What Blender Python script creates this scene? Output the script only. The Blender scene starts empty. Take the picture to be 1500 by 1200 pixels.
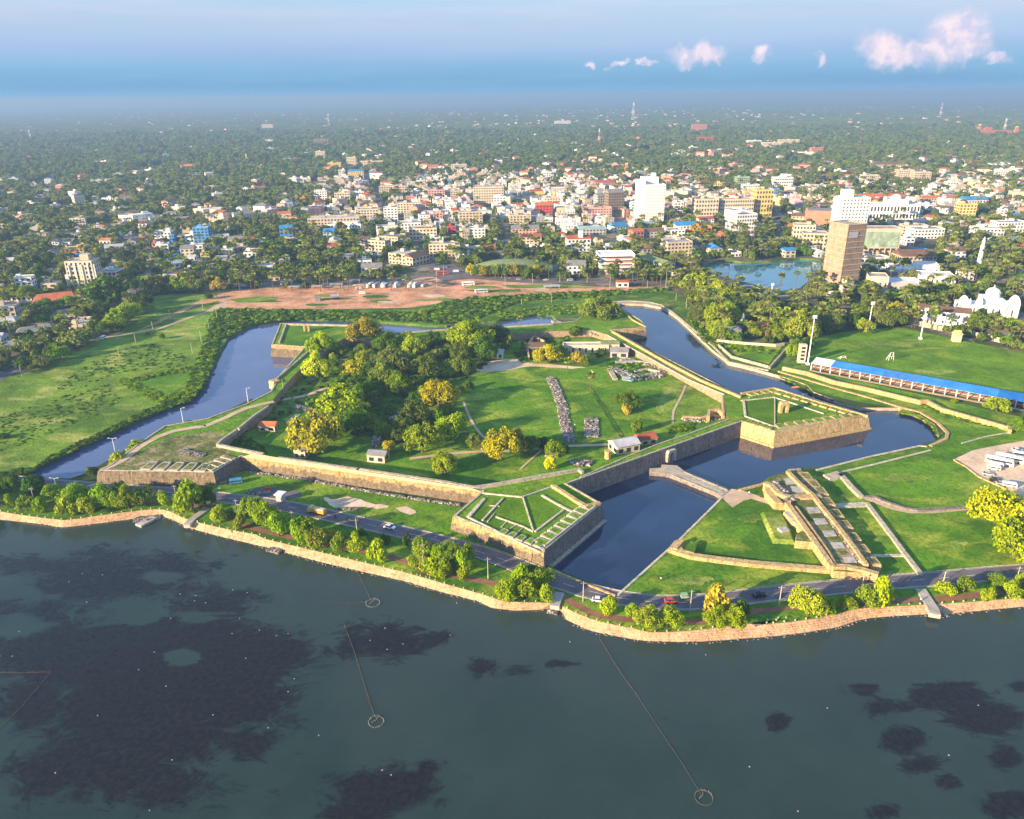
import bpy, math, random
import numpy as np
from mathutils import Vector, Matrix
from mathutils.geometry import delaunay_2d_cdt
R = math.radians
rnd = random.Random(7)
scene = bpy.context.scene
COL = scene.collection
# ------------------------------------------------------------------ camera, sky, sun, exposure
CAMH, PITCH, ROLL, FPX = 150.0, 22.5, 0.55, 1110.0
cam_d = bpy.data.cameras.new("camera")
cam = bpy.data.objects.new("camera", cam_d)
COL.objects.link(cam)
cam_d.sensor_width = 36.0
cam_d.lens = 36.0 * FPX / 1500.0
cam_d.clip_start = 1.0
cam_d.clip_end = 200000.0
CM = Matrix.Rotation(R(90 - PITCH), 3, 'X') @ Matrix.Rotation(R(-ROLL), 3, 'Z')
cam.matrix_world = Matrix.Translation((0, 0, CAMH)) @ CM.to_4x4()
scene.camera = cam
SUN_EL, SUN_DIR = 15.5, -147.0          # elevation; compass direction (from +X, ccw) the light comes from
sun_d = bpy.data.lights.new("sun", 'SUN')
sun_d.energy = 5.0
sun_d.angle = R(0.6)
sun_d.color = (1.0, 0.77, 0.49)
sun = bpy.data.objects.new("sun", sun_d)
COL.objects.link(sun)
sv = Vector((math.cos(R(SUN_DIR)) * math.cos(R(SUN_EL)), math.sin(R(SUN_DIR)) * math.cos(R(SUN_EL)), math.sin(R(SUN_EL))))
sun.rotation_euler = sv.to_track_quat('Z', 'Y').to_euler()
world = bpy.data.worlds.new("World")
scene.world = world
world.use_nodes = True
scene.view_settings.view_transform = 'Standard'
scene.view_settings.look = 'None'
scene.view_settings.exposure = 1.58
scene.view_settings.gamma = 1.0
scene.view_settings.use_curve_mapping = False
HAZE = 0.00021

class NT:
    def __init__(s, tree):
        s.t = tree; s.n = tree.nodes; s.l = tree.links
    def add(s, typ, inp=None, **kw):
        n = s.n.new(typ)
        for k, v in kw.items(): setattr(n, k, v)
        for k, v in (inp or {}).items():
            if isinstance(v, bpy.types.NodeSocket): s.l.new(v, n.inputs[k])
            else: n.inputs[k].default_value = v
        return n
    def math(s, op, a, b=None, c=None, clamp=False):
        n = s.n.new('ShaderNodeMath'); n.operation = op; n.use_clamp = clamp
        for i, v in enumerate((a, b, c)):
            if v is None: continue
            if isinstance(v, bpy.types.NodeSocket): s.l.new(v, n.inputs[i])
            else: n.inputs[i].default_value = v
        return n.outputs[0]
    def mix(s, f, a, b, blend='MIX'):
        n = s.n.new('ShaderNodeMix'); n.data_type = 'RGBA'; n.blend_type = blend
        for i, v in ((0, f), (6, a), (7, b)):
            if isinstance(v, bpy.types.NodeSocket): s.l.new(v, n.inputs[i])
            else: n.inputs[i].default_value = v if i == 0 else (v[0], v[1], v[2], 1)
        return n.outputs[2]
    def ramp(s, f, stops, interp='LINEAR'):
        n = s.n.new('ShaderNodeValToRGB'); e = n.color_ramp; e.interpolation = interp
        while len(e.elements) < len(stops): e.elements.new(0.5)
        for el, (p, c) in zip(e.elements, stops):
            el.position = p; el.color = (c[0], c[1], c[2], 1) if len(c) == 3 else c
        s.l.new(f, n.inputs[0]); return n.outputs[0]
    def sm(s, v, a, b):
        n = s.n.new('ShaderNodeMapRange'); n.interpolation_type = 'SMOOTHSTEP'
        s.l.new(v, n.inputs[0]); n.inputs[1].default_value = a; n.inputs[2].default_value = b
        return n.outputs[0]
    def noise(s, vec, scale, detail=4, rough=.55, dist=0.0):
        n = s.n.new('ShaderNodeTexNoise'); s.l.new(vec, n.inputs['Vector'])
        n.inputs['Scale'].default_value = scale; n.inputs['Detail'].default_value = detail
        n.inputs['Roughness'].default_value = rough; n.inputs['Distortion'].default_value = dist
        return n.outputs[0]

# ---- sky: Nishita plus evening cloud veil, a blue rain band low down and a few cumulus
wt = NT(world.node_tree); wt.n.clear()
sky = wt.add('ShaderNodeTexSky', sky_type='NISHITA', sun_disc=False)
sky.sun_elevation = R(SUN_EL); sky.sun_rotation = R(90 - SUN_DIR); sky.altitude = 100; sky.air_density = 1.0; sky.dust_density = 1.2; sky.ozone_density = 1.6
tc = wt.add('ShaderNodeTexCoord'); gen = tc.outputs['Generated']
sep = wt.add('ShaderNodeSeparateXYZ', {0: gen})
el = sep.outputs[2]                                  # sine of elevation
veil = wt.ramp(el, [(0.0, (.85, .85, .85)), (.12, (.86, .86, .86)), (.3, (.8, .8, .8)), (1, (.2, .2, .2))])
mp = wt.add('ShaderNodeMapping', {0: gen, 3: (2.2, 2.2, 26.0)})
nz = wt.noise(mp.outputs[0], 1.6, 6, .6)
st = wt.sm(nz, .32, .68)
colr = wt.ramp(el, [(0.0, (1.2, 2.7, 4.6)), (.012, (1.0, 2.6, 4.2)), (.032, (1.3, 2.8, 4.4)), (.055, (2.3, 3.2, 4.8)), (.085, (2.6, 3.5, 4.7)), (.13, (2.6, 4.1, 5.4)), (.25, (3.1, 5.0, 8.4)), (.5, (1.7, 3.4, 6.8)), (1, (1.5, 2.6, 5))])
colr2 = wt.ramp(el, [(0.0, (1.2, 2.8, 4.7)), (.014, (.9, 2.2, 3.9)), (.032, (1.2, 2.6, 4.3)), (.055, (2.1, 3.0, 4.6)), (.085, (3.2, 3.7, 4.8)), (.13, (3.3, 4.4, 5.5)), (.25, (3.4, 5.1, 8.2)), (.5, (1.8, 3.5, 6.6)), (1, (1.5, 2.6, 5))])
cloudc = wt.mix(st, colr, colr2)
skyc = wt.mix(wt.math('MULTIPLY_ADD', veil, .35, .62), sky.outputs[0], cloudc)
def cam_dir(px, py):
    v = CM @ Vector(((px - 750) / FPX, -(py - 600) / FPX, -1)); return v.normalized()
puff = None
wob = wt.add('ShaderNodeTexNoise', {'Vector': gen, 'Scale': 26.0, 'Detail': 6, 'Roughness': .62})
wobv = wt.add('ShaderNodeVectorMath', {0: wob.outputs[1], 1: (.5, .5, .5)}, operation='SUBTRACT')
wobs = wt.add('ShaderNodeVectorMath', {0: wobv.outputs[0]}, operation='SCALE'); wobs.inputs[3].default_value = .055
gw = wt.add('ShaderNodeVectorMath', {0: gen, 1: wobs.outputs[0]}, operation='ADD').outputs[0]
for (px, py, rx, ry) in [(1392, 56, 36, 34), (1405, 74, 34, 18), (1345, 74, 44, 18), (1300, 72, 36, 22), (1022, 80, 46, 15), (1040, 84, 26, 12), (1113, 78, 13, 15), (1197, 86, 12, 8), (862, 95, 11, 6), (908, 92, 14, 6), (945, 95, 16, 6), (1455, 88, 20, 10)]:
    d = cam_dir(px, py)
    m = wt.add('ShaderNodeVectorMath', {0: gw, 1: tuple(d)}, operation='SUBTRACT')
    m2 = wt.add('ShaderNodeVectorMath', {0: m.outputs[0], 1: (FPX / rx, FPX / rx, FPX / ry)}, operation='MULTIPLY')
    ln = wt.add('ShaderNodeVectorMath', {0: m2.outputs[0]}, operation='LENGTH').outputs['Value']
    v = wt.math('SUBTRACT', 1.25, ln, clamp=True)
    puff = v if puff is None else wt.math('MAXIMUM', puff, v)
pm = wt.sm(puff, .12, .95)
pc = wt.mix(wt.sm(wt.noise(gen, 60, 4), .35, .65), (3.9, 3.8, 4.9), (6.2, 5.0, 5.2))
skyc = wt.mix(wt.math('MULTIPLY', pm, .85), skyc, pc)
bg = wt.add('ShaderNodeBackground', {0: skyc, 1: 0.062})
wo = wt.add('ShaderNodeOutputWorld', {0: bg.outputs[0]})

# ------------------------------------------------------------------ pixel to ground
def ray(px, py):
    return CM @ Vector(((px - 750) / FPX, -(py - 600) / FPX, -1))
def G(px, py, z=2.0):
    d = ray(px, py); t = (z - CAMH) / d.z
    return (d.x * t, d.y * t)
def DEP(x, y, z=2.0):
    v = CM.transposed() @ Vector((x, y, z - CAMH)); return -v.z
def PROJ(x, y, z=2.0):
    v = CM.transposed() @ Vector((x, y, z - CAMH)); return (750 + FPX * v.x / -v.z, 600 - FPX * v.y / -v.z)
def MPP(px, py, z=2.0):
    x, y = G(px, py, z); return DEP(x, y, z) / FPX
ZO = {1: (0, 380), 2: (0, 600), 3: (300, 380), 4: (300, 620), 5: (600, 380), 6: (600, 640), 7: (850, 380), 8: (850, 640),
      9: (1120, 380), 10: (1120, 640), 11: (0, 200), 12: (350, 180), 13: (700, 180), 14: (900, 180), 15: (1120, 180)}
K = 380 / 1500
def q(r, x, y): return (ZO[r][0] + x * K, ZO[r][1] + y * K)
def Q(r, *pts): return [q(r, x, y) for x, y in pts]
def GP(pts, z=2.0): return [G(px, py, z) for px, py in pts]

# ------------------------------------------------------------------ mesh helpers
class MB:
    def __init__(s): s.v = []; s.f = []; s.m = []; s.uv = []
    def face(s, pts, mi=0, uv=None):
        b = len(s.v); s.v.extend(pts); s.f.append(tuple(range(b, b + len(pts)))); s.m.append(mi)
        s.uv.append(uv or [(p[0], p[1]) for p in pts])
    def box(s, cx, cy, z0, sx, sy, sz, yaw=0, mi=0, mtop=None, taper=0.0):
        c, sn = math.cos(yaw), math.sin(yaw)
        def P(x, y, z): return (cx + x * c - y * sn, cy + x * sn + y * c, z)
        a, b = sx / 2, sy / 2; ta, tb = a - taper, b - taper
        lo = [(-a, -b), (a, -b), (a, b), (-a, b)]; hi = [(-ta, -tb), (ta, -tb), (ta, tb), (-ta, tb)]
        for i in range(4):
            j = (i + 1) % 4; L = sx if i % 2 == 0 else sy
            s.face([P(*lo[i], z0), P(*lo[j], z0), P(*hi[j], z0 + sz), P(*hi[i], z0 + sz)], mi, [(0, z0), (L, z0), (L, z0 + sz), (0, z0 + sz)])
        s.face([P(*h, z0 + sz) for h in hi], mi if mtop is None else mtop)
        s.face([P(*l, z0) for l in reversed(lo)], mi)
    def gable(s, cx, cy, z0, sx, sy, h, yaw=0, mi=0, hip=0.0, over=.4):
        c, sn = math.cos(yaw), math.sin(yaw)
        def P(x, y, z): return (cx + x * c - y * sn, cy + x * sn + y * c, z)
        a, b = sx / 2 + over, sy / 2 + over; r = a - hip
        A, B, C_, D = P(-a, -b, z0), P(a, -b, z0), P(a, b, z0), P(-a, b, z0)
        E, F = P(-r, 0, z0 + h), P(r, 0, z0 + h)
        for fc in ([A, B, F, E], [C_, D, E, F], [B, C_, F], [D, A, E], [D, C_, B, A]): s.face(fc, mi)
    def cyl(s, cx, cy, z0, r, h, n=8, mi=0, r2=None, cap=True):
        r2 = r if r2 is None else r2
        p = [(math.cos(2 * math.pi * i / n), math.sin(2 * math.pi * i / n)) for i in range(n)]
        for i in range(n):
            j = (i + 1) % n
            s.face([(cx + p[i][0] * r, cy + p[i][1] * r, z0), (cx + p[j][0] * r, cy + p[j][1] * r, z0), (cx + p[j][0] * r2, cy + p[j][1] * r2, z0 + h), (cx + p[i][0] * r2, cy + p[i][1] * r2, z0 + h)], mi)
        if cap: s.face([(cx + p[i][0] * r2, cy + p[i][1] * r2, z0 + h) for i in range(n)], mi)
    def tube(s, a, b, r, n=5, mi=0, r2=None):
        a, b = Vector(a), Vector(b); d = (b - a)
        if d.length < 1e-6: return
        d.normalize(); u = d.orthogonal().normalized(); w = d.cross(u); r2 = r if r2 is None else r2
        for i in range(n):
            t0, t1 = 2 * math.pi * i / n, 2 * math.pi * (i + 1) / n
            o0 = u * math.cos(t0) + w * math.sin(t0); o1 = u * math.cos(t1) + w * math.sin(t1)
            s.face([tuple(a + o0 * r), tuple(a + o1 * r), tuple(b + o1 * r2), tuple(b + o0 * r2)], mi)
    def dome(s, cx, cy, z0, r, h, n=10, k=4, mi=0):
        for j in range(k):
            a0, a1 = math.pi / 2 * j / k, math.pi / 2 * (j + 1) / k
            for i in range(n):
                t0, t1 = 2 * math.pi * i / n, 2 * math.pi * (i + 1) / n
                def P(t, a): return (cx + r * math.cos(a) * math.cos(t), cy + r * math.cos(a) * math.sin(t), z0 + h * math.sin(a))
                if j < k - 1: s.face([P(t0, a0), P(t1, a0), P(t1, a1), P(t0, a1)], mi)
                else: s.face([P(t0, a0), P(t1, a0), P(0, math.pi / 2)], mi)
    def poly(s, pts, z, mi=0):
        tris, vs = tri(pts)
        b = len(s.v); s.v.extend([(x, y, z) for x, y in vs])
        for t in tris:
            s.f.append(tuple(b + i for i in t)); s.m.append(mi); s.uv.append([vs[i] for i in t])
    def prism(s, pts, z0, z1, mi=0, mtop=None, off=0.0):
        pts = ccw(pts); lo = offset(pts, off) if off else pts
        s.poly(pts, z1, mi if mtop is None else mtop); s.walls(lo, pts, z0, z1, mi)
    def walls(s, lo, hi, z0, z1, mi=0, closed=True):
        n = len(hi); u = 0.0
        for i in range(n if closed else n - 1):
            j = (i + 1) % n; L = math.dist(hi[i], hi[j])
            s.face([(*lo[i], z0), (*lo[j], z0), (*hi[j], z1), (*hi[i], z1)], mi, [(u, z0), (u + L, z0), (u + L, z1), (u, z1)]); u += L
    def strip(s, pts, w, z, mi=0, zlist=None):
        n = strip_pts(pts, w)
        u = 0
        for i in range(len(pts) - 1):
            L = math.dist(pts[i], pts[i + 1])
            za, zb = (z, z) if zlist is None else (zlist[i], zlist[i + 1])
            s.face([(*n[i][1], za), (*n[i + 1][1], zb), (*n[i + 1][0], zb), (*n[i][0], za)], mi, [(u, 0), (u + L, 0), (u + L, w), (u, w)]); u += L
    def wall(s, pts, w, z0, z1, mi=0, mtop=None):
        n = strip_pts(pts, w); k = len(pts)
        ring = [n[i][1] for i in range(k)] + [n[i][0] for i in range(k - 1, -1, -1)]
        s.walls(ring, ring, z0, z1, mi)
        s.strip(pts, w, z1, mi if mtop is None else mtop)
    def build(s, name, mats, parent=None, smooth=False):
        me = bpy.data.meshes.new(name); me.from_pydata(s.v, [], s.f)
        if not isinstance(mats, (list, tuple)): mats = [mats]
        for m in mats: me.materials.append(m)
        if len(mats) > 1: me.polygons.foreach_set('material_index', s.m)
        uvl = me.uv_layers.new(name='UVMap')
        flat = [c for f in s.uv for p in f for c in p]
        uvl.data.foreach_set('uv', flat)
        if smooth: me.polygons.foreach_set('use_smooth', [True] * len(s.f))
        me.update()
        return link(name, me, parent)
def link(name, me, parent=None):
    o = bpy.data.objects.new(name, me); COL.objects.link(o)
    if parent: o.parent = parent
    return o
def empty(name, x=0, y=0, z=0, yaw=0):
    o = bpy.data.objects.new(name, None); COL.objects.link(o); o.location = (x, y, z); o.rotation_euler = (0, 0, yaw); o.empty_display_size = .5
    return o
def tag(o, label=None, cat=None, group=None, kind=None):
    if label: o['label'] = label
    if cat: o['category'] = cat
    if group: o['group'] = group
    if kind: o['kind'] = kind
    return o
def area(p): return sum(p[i][0] * p[(i + 1) % len(p)][1] - p[(i + 1) % len(p)][0] * p[i][1] for i in range(len(p))) / 2
def ccw(p): return list(p) if area(p) > 0 else list(reversed(p))
def inpoly(P, poly):
    """P: n x 2 array"""
    P = np.asarray(P, float).reshape(-1, 2); x, y = P[:, 0], P[:, 1]; ins = np.zeros(len(P), bool)
    n = len(poly)
    for i in range(n):
        x0, y0 = poly[i]; x1, y1 = poly[(i + 1) % n]
        if y0 == y1: continue
        c = ((y0 > y) != (y1 > y)) & (x < (x1 - x0) * (y - y0) / (y1 - y0) + x0)
        ins ^= c
    return ins
def tri(outer, holes=(), extra=()):
    vs = []; es = []
    for ring in [outer] + list(holes):
        b = len(vs); vs += [Vector(p) for p in ring]; es += [(b + i, b + (i + 1) % len(ring)) for i in range(len(ring))]
    vs += [Vector(p) for p in extra]
    r = delaunay_2d_cdt(vs, es, [], 0, 1e-5)
    ov = [tuple(v) for v in r[0]]; fs = [tuple(f) for f in r[2]]
    cen = [(sum(ov[i][0] for i in f) / 3, sum(ov[i][1] for i in f) / 3) for f in fs]
    m = inpoly(cen, outer)
    for h in holes: m &= ~inpoly(cen, h)
    out = []
    for f, k in zip(fs, m):
        if k:
            a = area([ov[i] for i in f]); 
            if abs(a) > 1e-9: out.append(f if a > 0 else tuple(reversed(f)))
    return out, ov
def offset(poly, d):
    """outward offset of a ccw polygon"""
    n = len(poly); out = []
    for i in range(n):
        a, b, c = Vector(poly[i - 1]), Vector(poly[i]), Vector(poly[(i + 1) % n])
        e1 = (b - a).normalized(); e2 = (c - b).normalized(); n1 = Vector((e1.y, -e1.x)); n2 = Vector((e2.y, -e2.x))
        m = n1 + n2
        if m.length < .3: m = n1
        m.normalize(); k = max(.45, m.dot(n1)); out.append(tuple(b + m * (d / k)))
    return out
def strip_pts(pts, w):
    out = []
    for i, p in enumerate(pts):
        p = Vector(p); a = Vector(pts[max(i - 1, 0)]); b = Vector(pts[min(i + 1, len(pts) - 1)])
        if i in (0, len(pts) - 1): t = (b - a).normalized(); k = 1
        else:
            t1 = (p - a).normalized(); t2 = (b - p).normalized(); t = (t1 + t2).normalized(); k = max(.5, t.dot(t1))
        n = Vector((-t.y, t.x)) * (w / 2 / k); out.append((tuple(p + n), tuple(p - n)))
    return out
def resample(pts, step, smooth=True):
    out = []; n = len(pts)
    for i in range(n - 1):
        p0, p1, p2, p3 = [Vector(pts[max(0, min(n - 1, i + k))]) for k in (-1, 0, 1, 2)]
        m = max(1, int((p2 - p1).length / step))
        for j in range(m):
            t = j / m
            if smooth: out.append(tuple(.5 * ((2 * p1) + (p2 - p0) * t + (2 * p0 - 5 * p1 + 4 * p2 - p3) * t * t + (3 * p1 - p0 - 3 * p2 + p3) * t ** 3)))
            else: out.append(tuple(p1.lerp(p2, t)))
    out.append(tuple(pts[-1])); return out
def jag(poly, step, amp, seed=1):
    """roughen a closed outline"""
    r = random.Random(seed); out = []
    n = len(poly)
    for i in range(n):
        a, b = Vector(poly[i]), Vector(poly[(i + 1) % n]); m = max(1, int((b - a).length / step))
        for j in range(m):
            p = a.lerp(b, j / m); out.append((p.x + r.uniform(-amp, amp), p.y + r.uniform(-amp, amp)))
    return out

# ------------------------------------------------------------------ materials
MATS = {}
def mat(name, fn=None, rough=.9, **kw):
    m = bpy.data.materials.new(name); m.use_nodes = True; t = NT(m.node_tree); b = t.n['Principled BSDF']
    b.inputs['Roughness'].default_value = rough; b.inputs['Specular IOR Level'].default_value = kw.get('spec', .25)
    geo = t.add('ShaderNodeNewGeometry'); pos = geo.outputs['Position']
    if fn: fn(t, b, pos)
    MATS[name] = m; return m
def plain(name, c, rough=.8, var=.12, scale=.25, spec=.25, metal=0, bump=0):
    def fn(t, b, pos):
        n = t.noise(pos, scale, 5, .65); n2 = t.noise(pos, scale * 9, 3)
        k = t.math('ADD', t.math('MULTIPLY', n, .7), t.math('MULTIPLY', n2, .3))
        f = t.sm(k, .3, .7)
        lo = [x * (1 - var * 1.6) for x in c]; hi = [min(1, x * (1 + var)) for x in c]
        t.l.new(t.mix(f, lo, hi), b.inputs['Base Color']); b.inputs['Metallic'].default_value = metal
        if bump:
            bp = t.add('ShaderNodeBump', {'Strength': bump, 'Distance': .3, 'Height': n2}); t.l.new(bp.outputs[0], b.inputs['Normal'])
    return mat(name, fn, rough, spec=spec)
def grassy(name, dark, mid, dry, s=.02, dryness=.5, bump=.5, bare=None, bare_at=.7, fine=.8):
    def fn(t, b, pos):
        mp = t.add('ShaderNodeMapping', {0: pos, 3: (1, 1.6, 1)}).outputs[0]
        a = t.noise(mp, s, 6, .62, .6); c = t.noise(pos, s * 7, 5, .6); d = t.noise(pos, fine, 4, .7)
        col = t.mix(t.sm(t.math('ADD', t.math('MULTIPLY', a, .6), t.math('MULTIPLY', c, .4)), .36, .62), dark, mid)
        f = t.sm(t.noise(mp, s * 2.1, 5, .6, .4), dryness, dryness + .22)
        col = t.mix(f, col, dry)
        col = t.mix(t.math('MULTIPLY', t.sm(d, .40, .66), .55), col, [x * .5 for x in dark])
        if bare:
            g = t.sm(t.noise(pos, s * 3.3, 7, .7, .5), bare_at, bare_at + .06)
            col = t.mix(g, col, bare)
        t.l.new(col, b.inputs['Base Color'])
        bp = t.add('ShaderNodeBump', {'Strength': bump, 'Distance': .5, 'Height': t.math('ADD', d, t.math('MULTIPLY', c, 1.5))})
        t.l.new(bp.outputs[0], b.inputs['Normal'])
    return mat(name, fn, .95, spec=.05)
M_lawn = grassy('lawn', (0.058, 0.152, 0.012), (0.147, 0.303, 0.017), (0.332, 0.398, 0.041), .018, .47, .35, bare=(.26, .22, .10), bare_at=.70)
M_pitch = grassy('pitch_grass', (0.082, 0.175, 0.011), (0.182, 0.342, 0.019), (0.347, 0.423, 0.038), .014, .52, .25)
M_field = grassy('field_grass', (.085, .165, .018), (.24, .37, .035), (.46, .47, .11), .016, .50, .8, bare=(0.488, 0.275, 0.152), bare_at=.72)
M_wild = grassy('rough_grass', (0.046, 0.113, 0.014), (0.127, 0.241, 0.025), (0.309, 0.322, 0.063), .03, .50, 1.0, bare=(0.473, 0.306, 0.154), bare_at=.66)
M_ramp = grassy('rampart_grass', (0.083, 0.184, 0.012), (0.179, 0.343, 0.019), (0.317, 0.367, 0.042), .05, .50, .6)
M_dry = grassy('dry_grass', (0.081, 0.115, 0.023), (0.184, 0.207, 0.057), (0.345, 0.299, 0.138), .05, .45, .7, bare=(0.380, 0.276, 0.172), bare_at=.55)
M_town = grassy('town_ground', (.04, .065, .016), (.09, .12, .04), (.24, .20, .14), .012, .42, .6, bare=(.30, .25, .19), bare_at=.52)
M_far = grassy('far_woodland_floor', (.05, .08, .02), (.08, .12, .03), (.14, .16, .05), .004, .55, 1.0, fine=.03)
M_dirt = plain('bare_red_earth', (.62, .32, .17), .95, .38, .06, .1, bump=.3)
M_tan = plain('sandy_track', (.58, .42, .27), .95, .18, .15, .1, bump=.3)
M_sand = plain('sand_patch', (.72, .53, .36), .95, .2, .1, .1, bump=.3)
M_asph = plain('asphalt', (.16, .135, .135), .9, .22, .2, .2)
M_townroad = plain('town_asphalt', (.15, .13, .13), .9, .25, .1, .2)
M_path = plain('red_brown_path', (.27, .13, .08), .9, .2, .3, .1)
M_line = plain('road_paint', (.75, .75, .72), .7, .1, 1)
M_white = plain('white_paint', (.80, .79, .76), .6, .10, .2)
M_conc = plain('concrete', (.42, .38, .32), .9, .22, .3, bump=.2)
M_dark = plain('dark_rubber', (.02, .02, .022), .8, .1)
M_glass = plain('window_glass', (.03, .04, .05), .15, .1, .5, .6)
M_pole = plain('pole_concrete', (.50, .44, .36), .85, .15, .5)
M_black = plain('black_paint', (.02, .02, .02), .6, .1)
def stonem(name, c1, c2, plaster=None, lo=2.2, hi=4.6, stain=(.05, .045, .04), bw=1.5, bh=.62, stainamt=.5):
    def fn(t, b, pos):
        uv = t.add('ShaderNodeUVMap').outputs[0]
        br = t.add('ShaderNodeTexBrick', {'Vector': uv, 'Color1': (*c1, 1), 'Color2': (*c2, 1), 'Mortar': (c1[0] * .35, c1[1] * .35, c1[2] * .35, 1), 'Scale': 1.0, 'Mortar Size': .05, 'Brick Width': bw, 'Row Height': bh, 'Bias': -.1})
        col = br.outputs[0]
        n1 = t.noise(pos, .18, 7, .7); n2 = t.noise(pos, 1.1, 5, .7)
        sx = t.add('ShaderNodeMapping', {0: pos, 3: (1, 1, .12)}).outputs[0]
        drip = t.noise(sx, 1.3, 4, .6)
        col = t.mix(t.sm(n1, .3, .7), col, [x * 1.25 for x in c2])
        if plaster:
            h = t.add('ShaderNodeSeparateXYZ', {0: pos}).outputs[2]
            k = t.math('ADD', h, t.math('MULTIPLY', t.math('SUBTRACT', n1, .5), 9.0))
            k = t.math('ADD', k, t.math('MULTIPLY', t.math('SUBTRACT', n2, .5), 2.5))
            pl = t.mix(t.sm(n2, .35, .7), [x * .8 for x in plaster], plaster)
            col = t.mix(t.sm(k, lo, lo + .7), col, pl)
        col = t.mix(t.math('MULTIPLY', t.sm(t.noise(pos, .75, 6, .78), .50, .60), .60), col, [x * .42 for x in c1])
        col = t.mix(t.math('MULTIPLY', t.sm(t.math('ADD', t.math('MULTIPLY', drip, .6), t.math('MULTIPLY', n1, .4)), .45, .64), stainamt), col, stain)
        t.l.new(col, b.inputs['Base Color'])
        hgt = t.math('ADD', t.math('MULTIPLY', br.outputs[1], -.5), t.math('MULTIPLY', n2, 1.6))
        bp = t.add('ShaderNodeBump', {'Strength': .8, 'Distance': .35, 'Height': hgt}); t.l.new(bp.outputs[0], b.inputs['Normal'])
    return mat(name, fn, .95, spec=.1)
M_stone = stonem('coral_stone_wall', (.19, .145, .10), (.26, .20, .13), plaster=(.68, .43, .20), lo=4.9)
M_rough = stonem('rough_brown_stone', (.20, .15, .10), (.30, .23, .15), stainamt=.7)
M_stoned = stonem('weathered_stone_wall', (.17, .135, .12), (.25, .205, .18), stainamt=.55)
M_gold = stonem('cream_stone_wall', (.56, .38, .17), (.65, .46, .22), stainamt=.62, stain=(.16, .11, .06))
M_inner = stonem('reddish_stone_wall', (.40, .25, .16), (.48, .33, .22), stainamt=.35)
M_para = stonem('parapet_stone', (.46, .39, .29), (.56, .48, .36), stainamt=.35, stain=(.12, .11, .09))
M_pale = stonem('pale_coping_stone', (.55, .48, .36), (.64, .56, .42), stainamt=.2, stain=(.2, .18, .14))
M_rev = stonem('pitched_stone_revetment', (.56, .335, .18), (.65, .41, .235), bw=1.1, bh=.8, stainamt=.30, stain=(.22, .14, .09))
M_rub = plain('rubble_stone', (.26, .22, .19), .95, .4, .8, .1, bump=.6)
M_slab = plain('old_floor_slab', (.45, .42, .38), .9, .3, .5, .1)

def leafm(name, c, c2, glow=.0):
    def fn(t, b, pos):
        oi = t.add('ShaderNodeObjectInfo').outputs['Random']; geo = t.add('ShaderNodeNewGeometry').outputs['Random Per Island']
        col = t.mix(geo, c, c2)
        hs = t.add('ShaderNodeHueSaturation', {'Color': col, 'Hue': t.math('MULTIPLY_ADD', oi, .03, .485), 'Saturation': t.math('MULTIPLY_ADD', oi, .2, .98), 'Value': t.math('MULTIPLY_ADD', t.math('FRACT', t.math('MULTIPLY', oi, 7.3)), .55, .78)})
        t.l.new(hs.outputs[0], b.inputs['Base Color'])
        tr = t.add('ShaderNodeBsdfTranslucent', {0: hs.outputs[0]})
        mx = t.add('ShaderNodeMixShader', {0: .28, 1: b.outputs[0], 2: tr.outputs[0]})
        t.l.new(mx.outputs[0], t.n['Material Output'].inputs[0])
    return mat(name, fn, .75, spec=.15)
LEAF = {
 'green': leafm('green_leaves', (.055, .12, .010), (.12, .23, .022)),
 'bright': leafm('bright_green_leaves', (.14, .25, .012), (.30, .42, .022)),
 'lime': leafm('yellow_green_leaves', (.20, .29, .012), (.38, .45, .022)),
 'yellow': leafm('yellow_leaves', (.42, .45, .010), (.64, .62, .02)),
 'gold': leafm('golden_brown_leaves', (.34, .30, .035), (.52, .43, .06)),
 'olive': leafm('olive_leaves', (.10, .14, .022), (.21, .26, .045)),
 'dark': leafm('dark_leaves', (.05, .095, .014), (.10, .17, .025)),
 'palm': leafm('palm_fronds', (.13, .18, .035), (.34, .36, .09)),
 'forest': leafm('woodland_leaves', (.07, .115, .02), (.17, .22, .04)),
 'forest2': leafm('dusty_woodland_leaves', (.11, .15, .032), (.23, .26, .06)),
}
ADJ = {'green': 'mid-green', 'bright': 'bright green', 'lime': 'yellow-green', 'yellow': 'yellow-leaved', 'gold': 'golden-brown', 'olive': 'olive-green', 'dark': 'dark green', 'palm': 'palm', 'forest': 'dark', 'forest2': 'dusty green'}
M_bark = plain('bark', (.16, .11, .075), .95, .3, .8)
M_core = plain('inner_twigs', (.05, .075, .02), .95, .3, .8)
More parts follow.
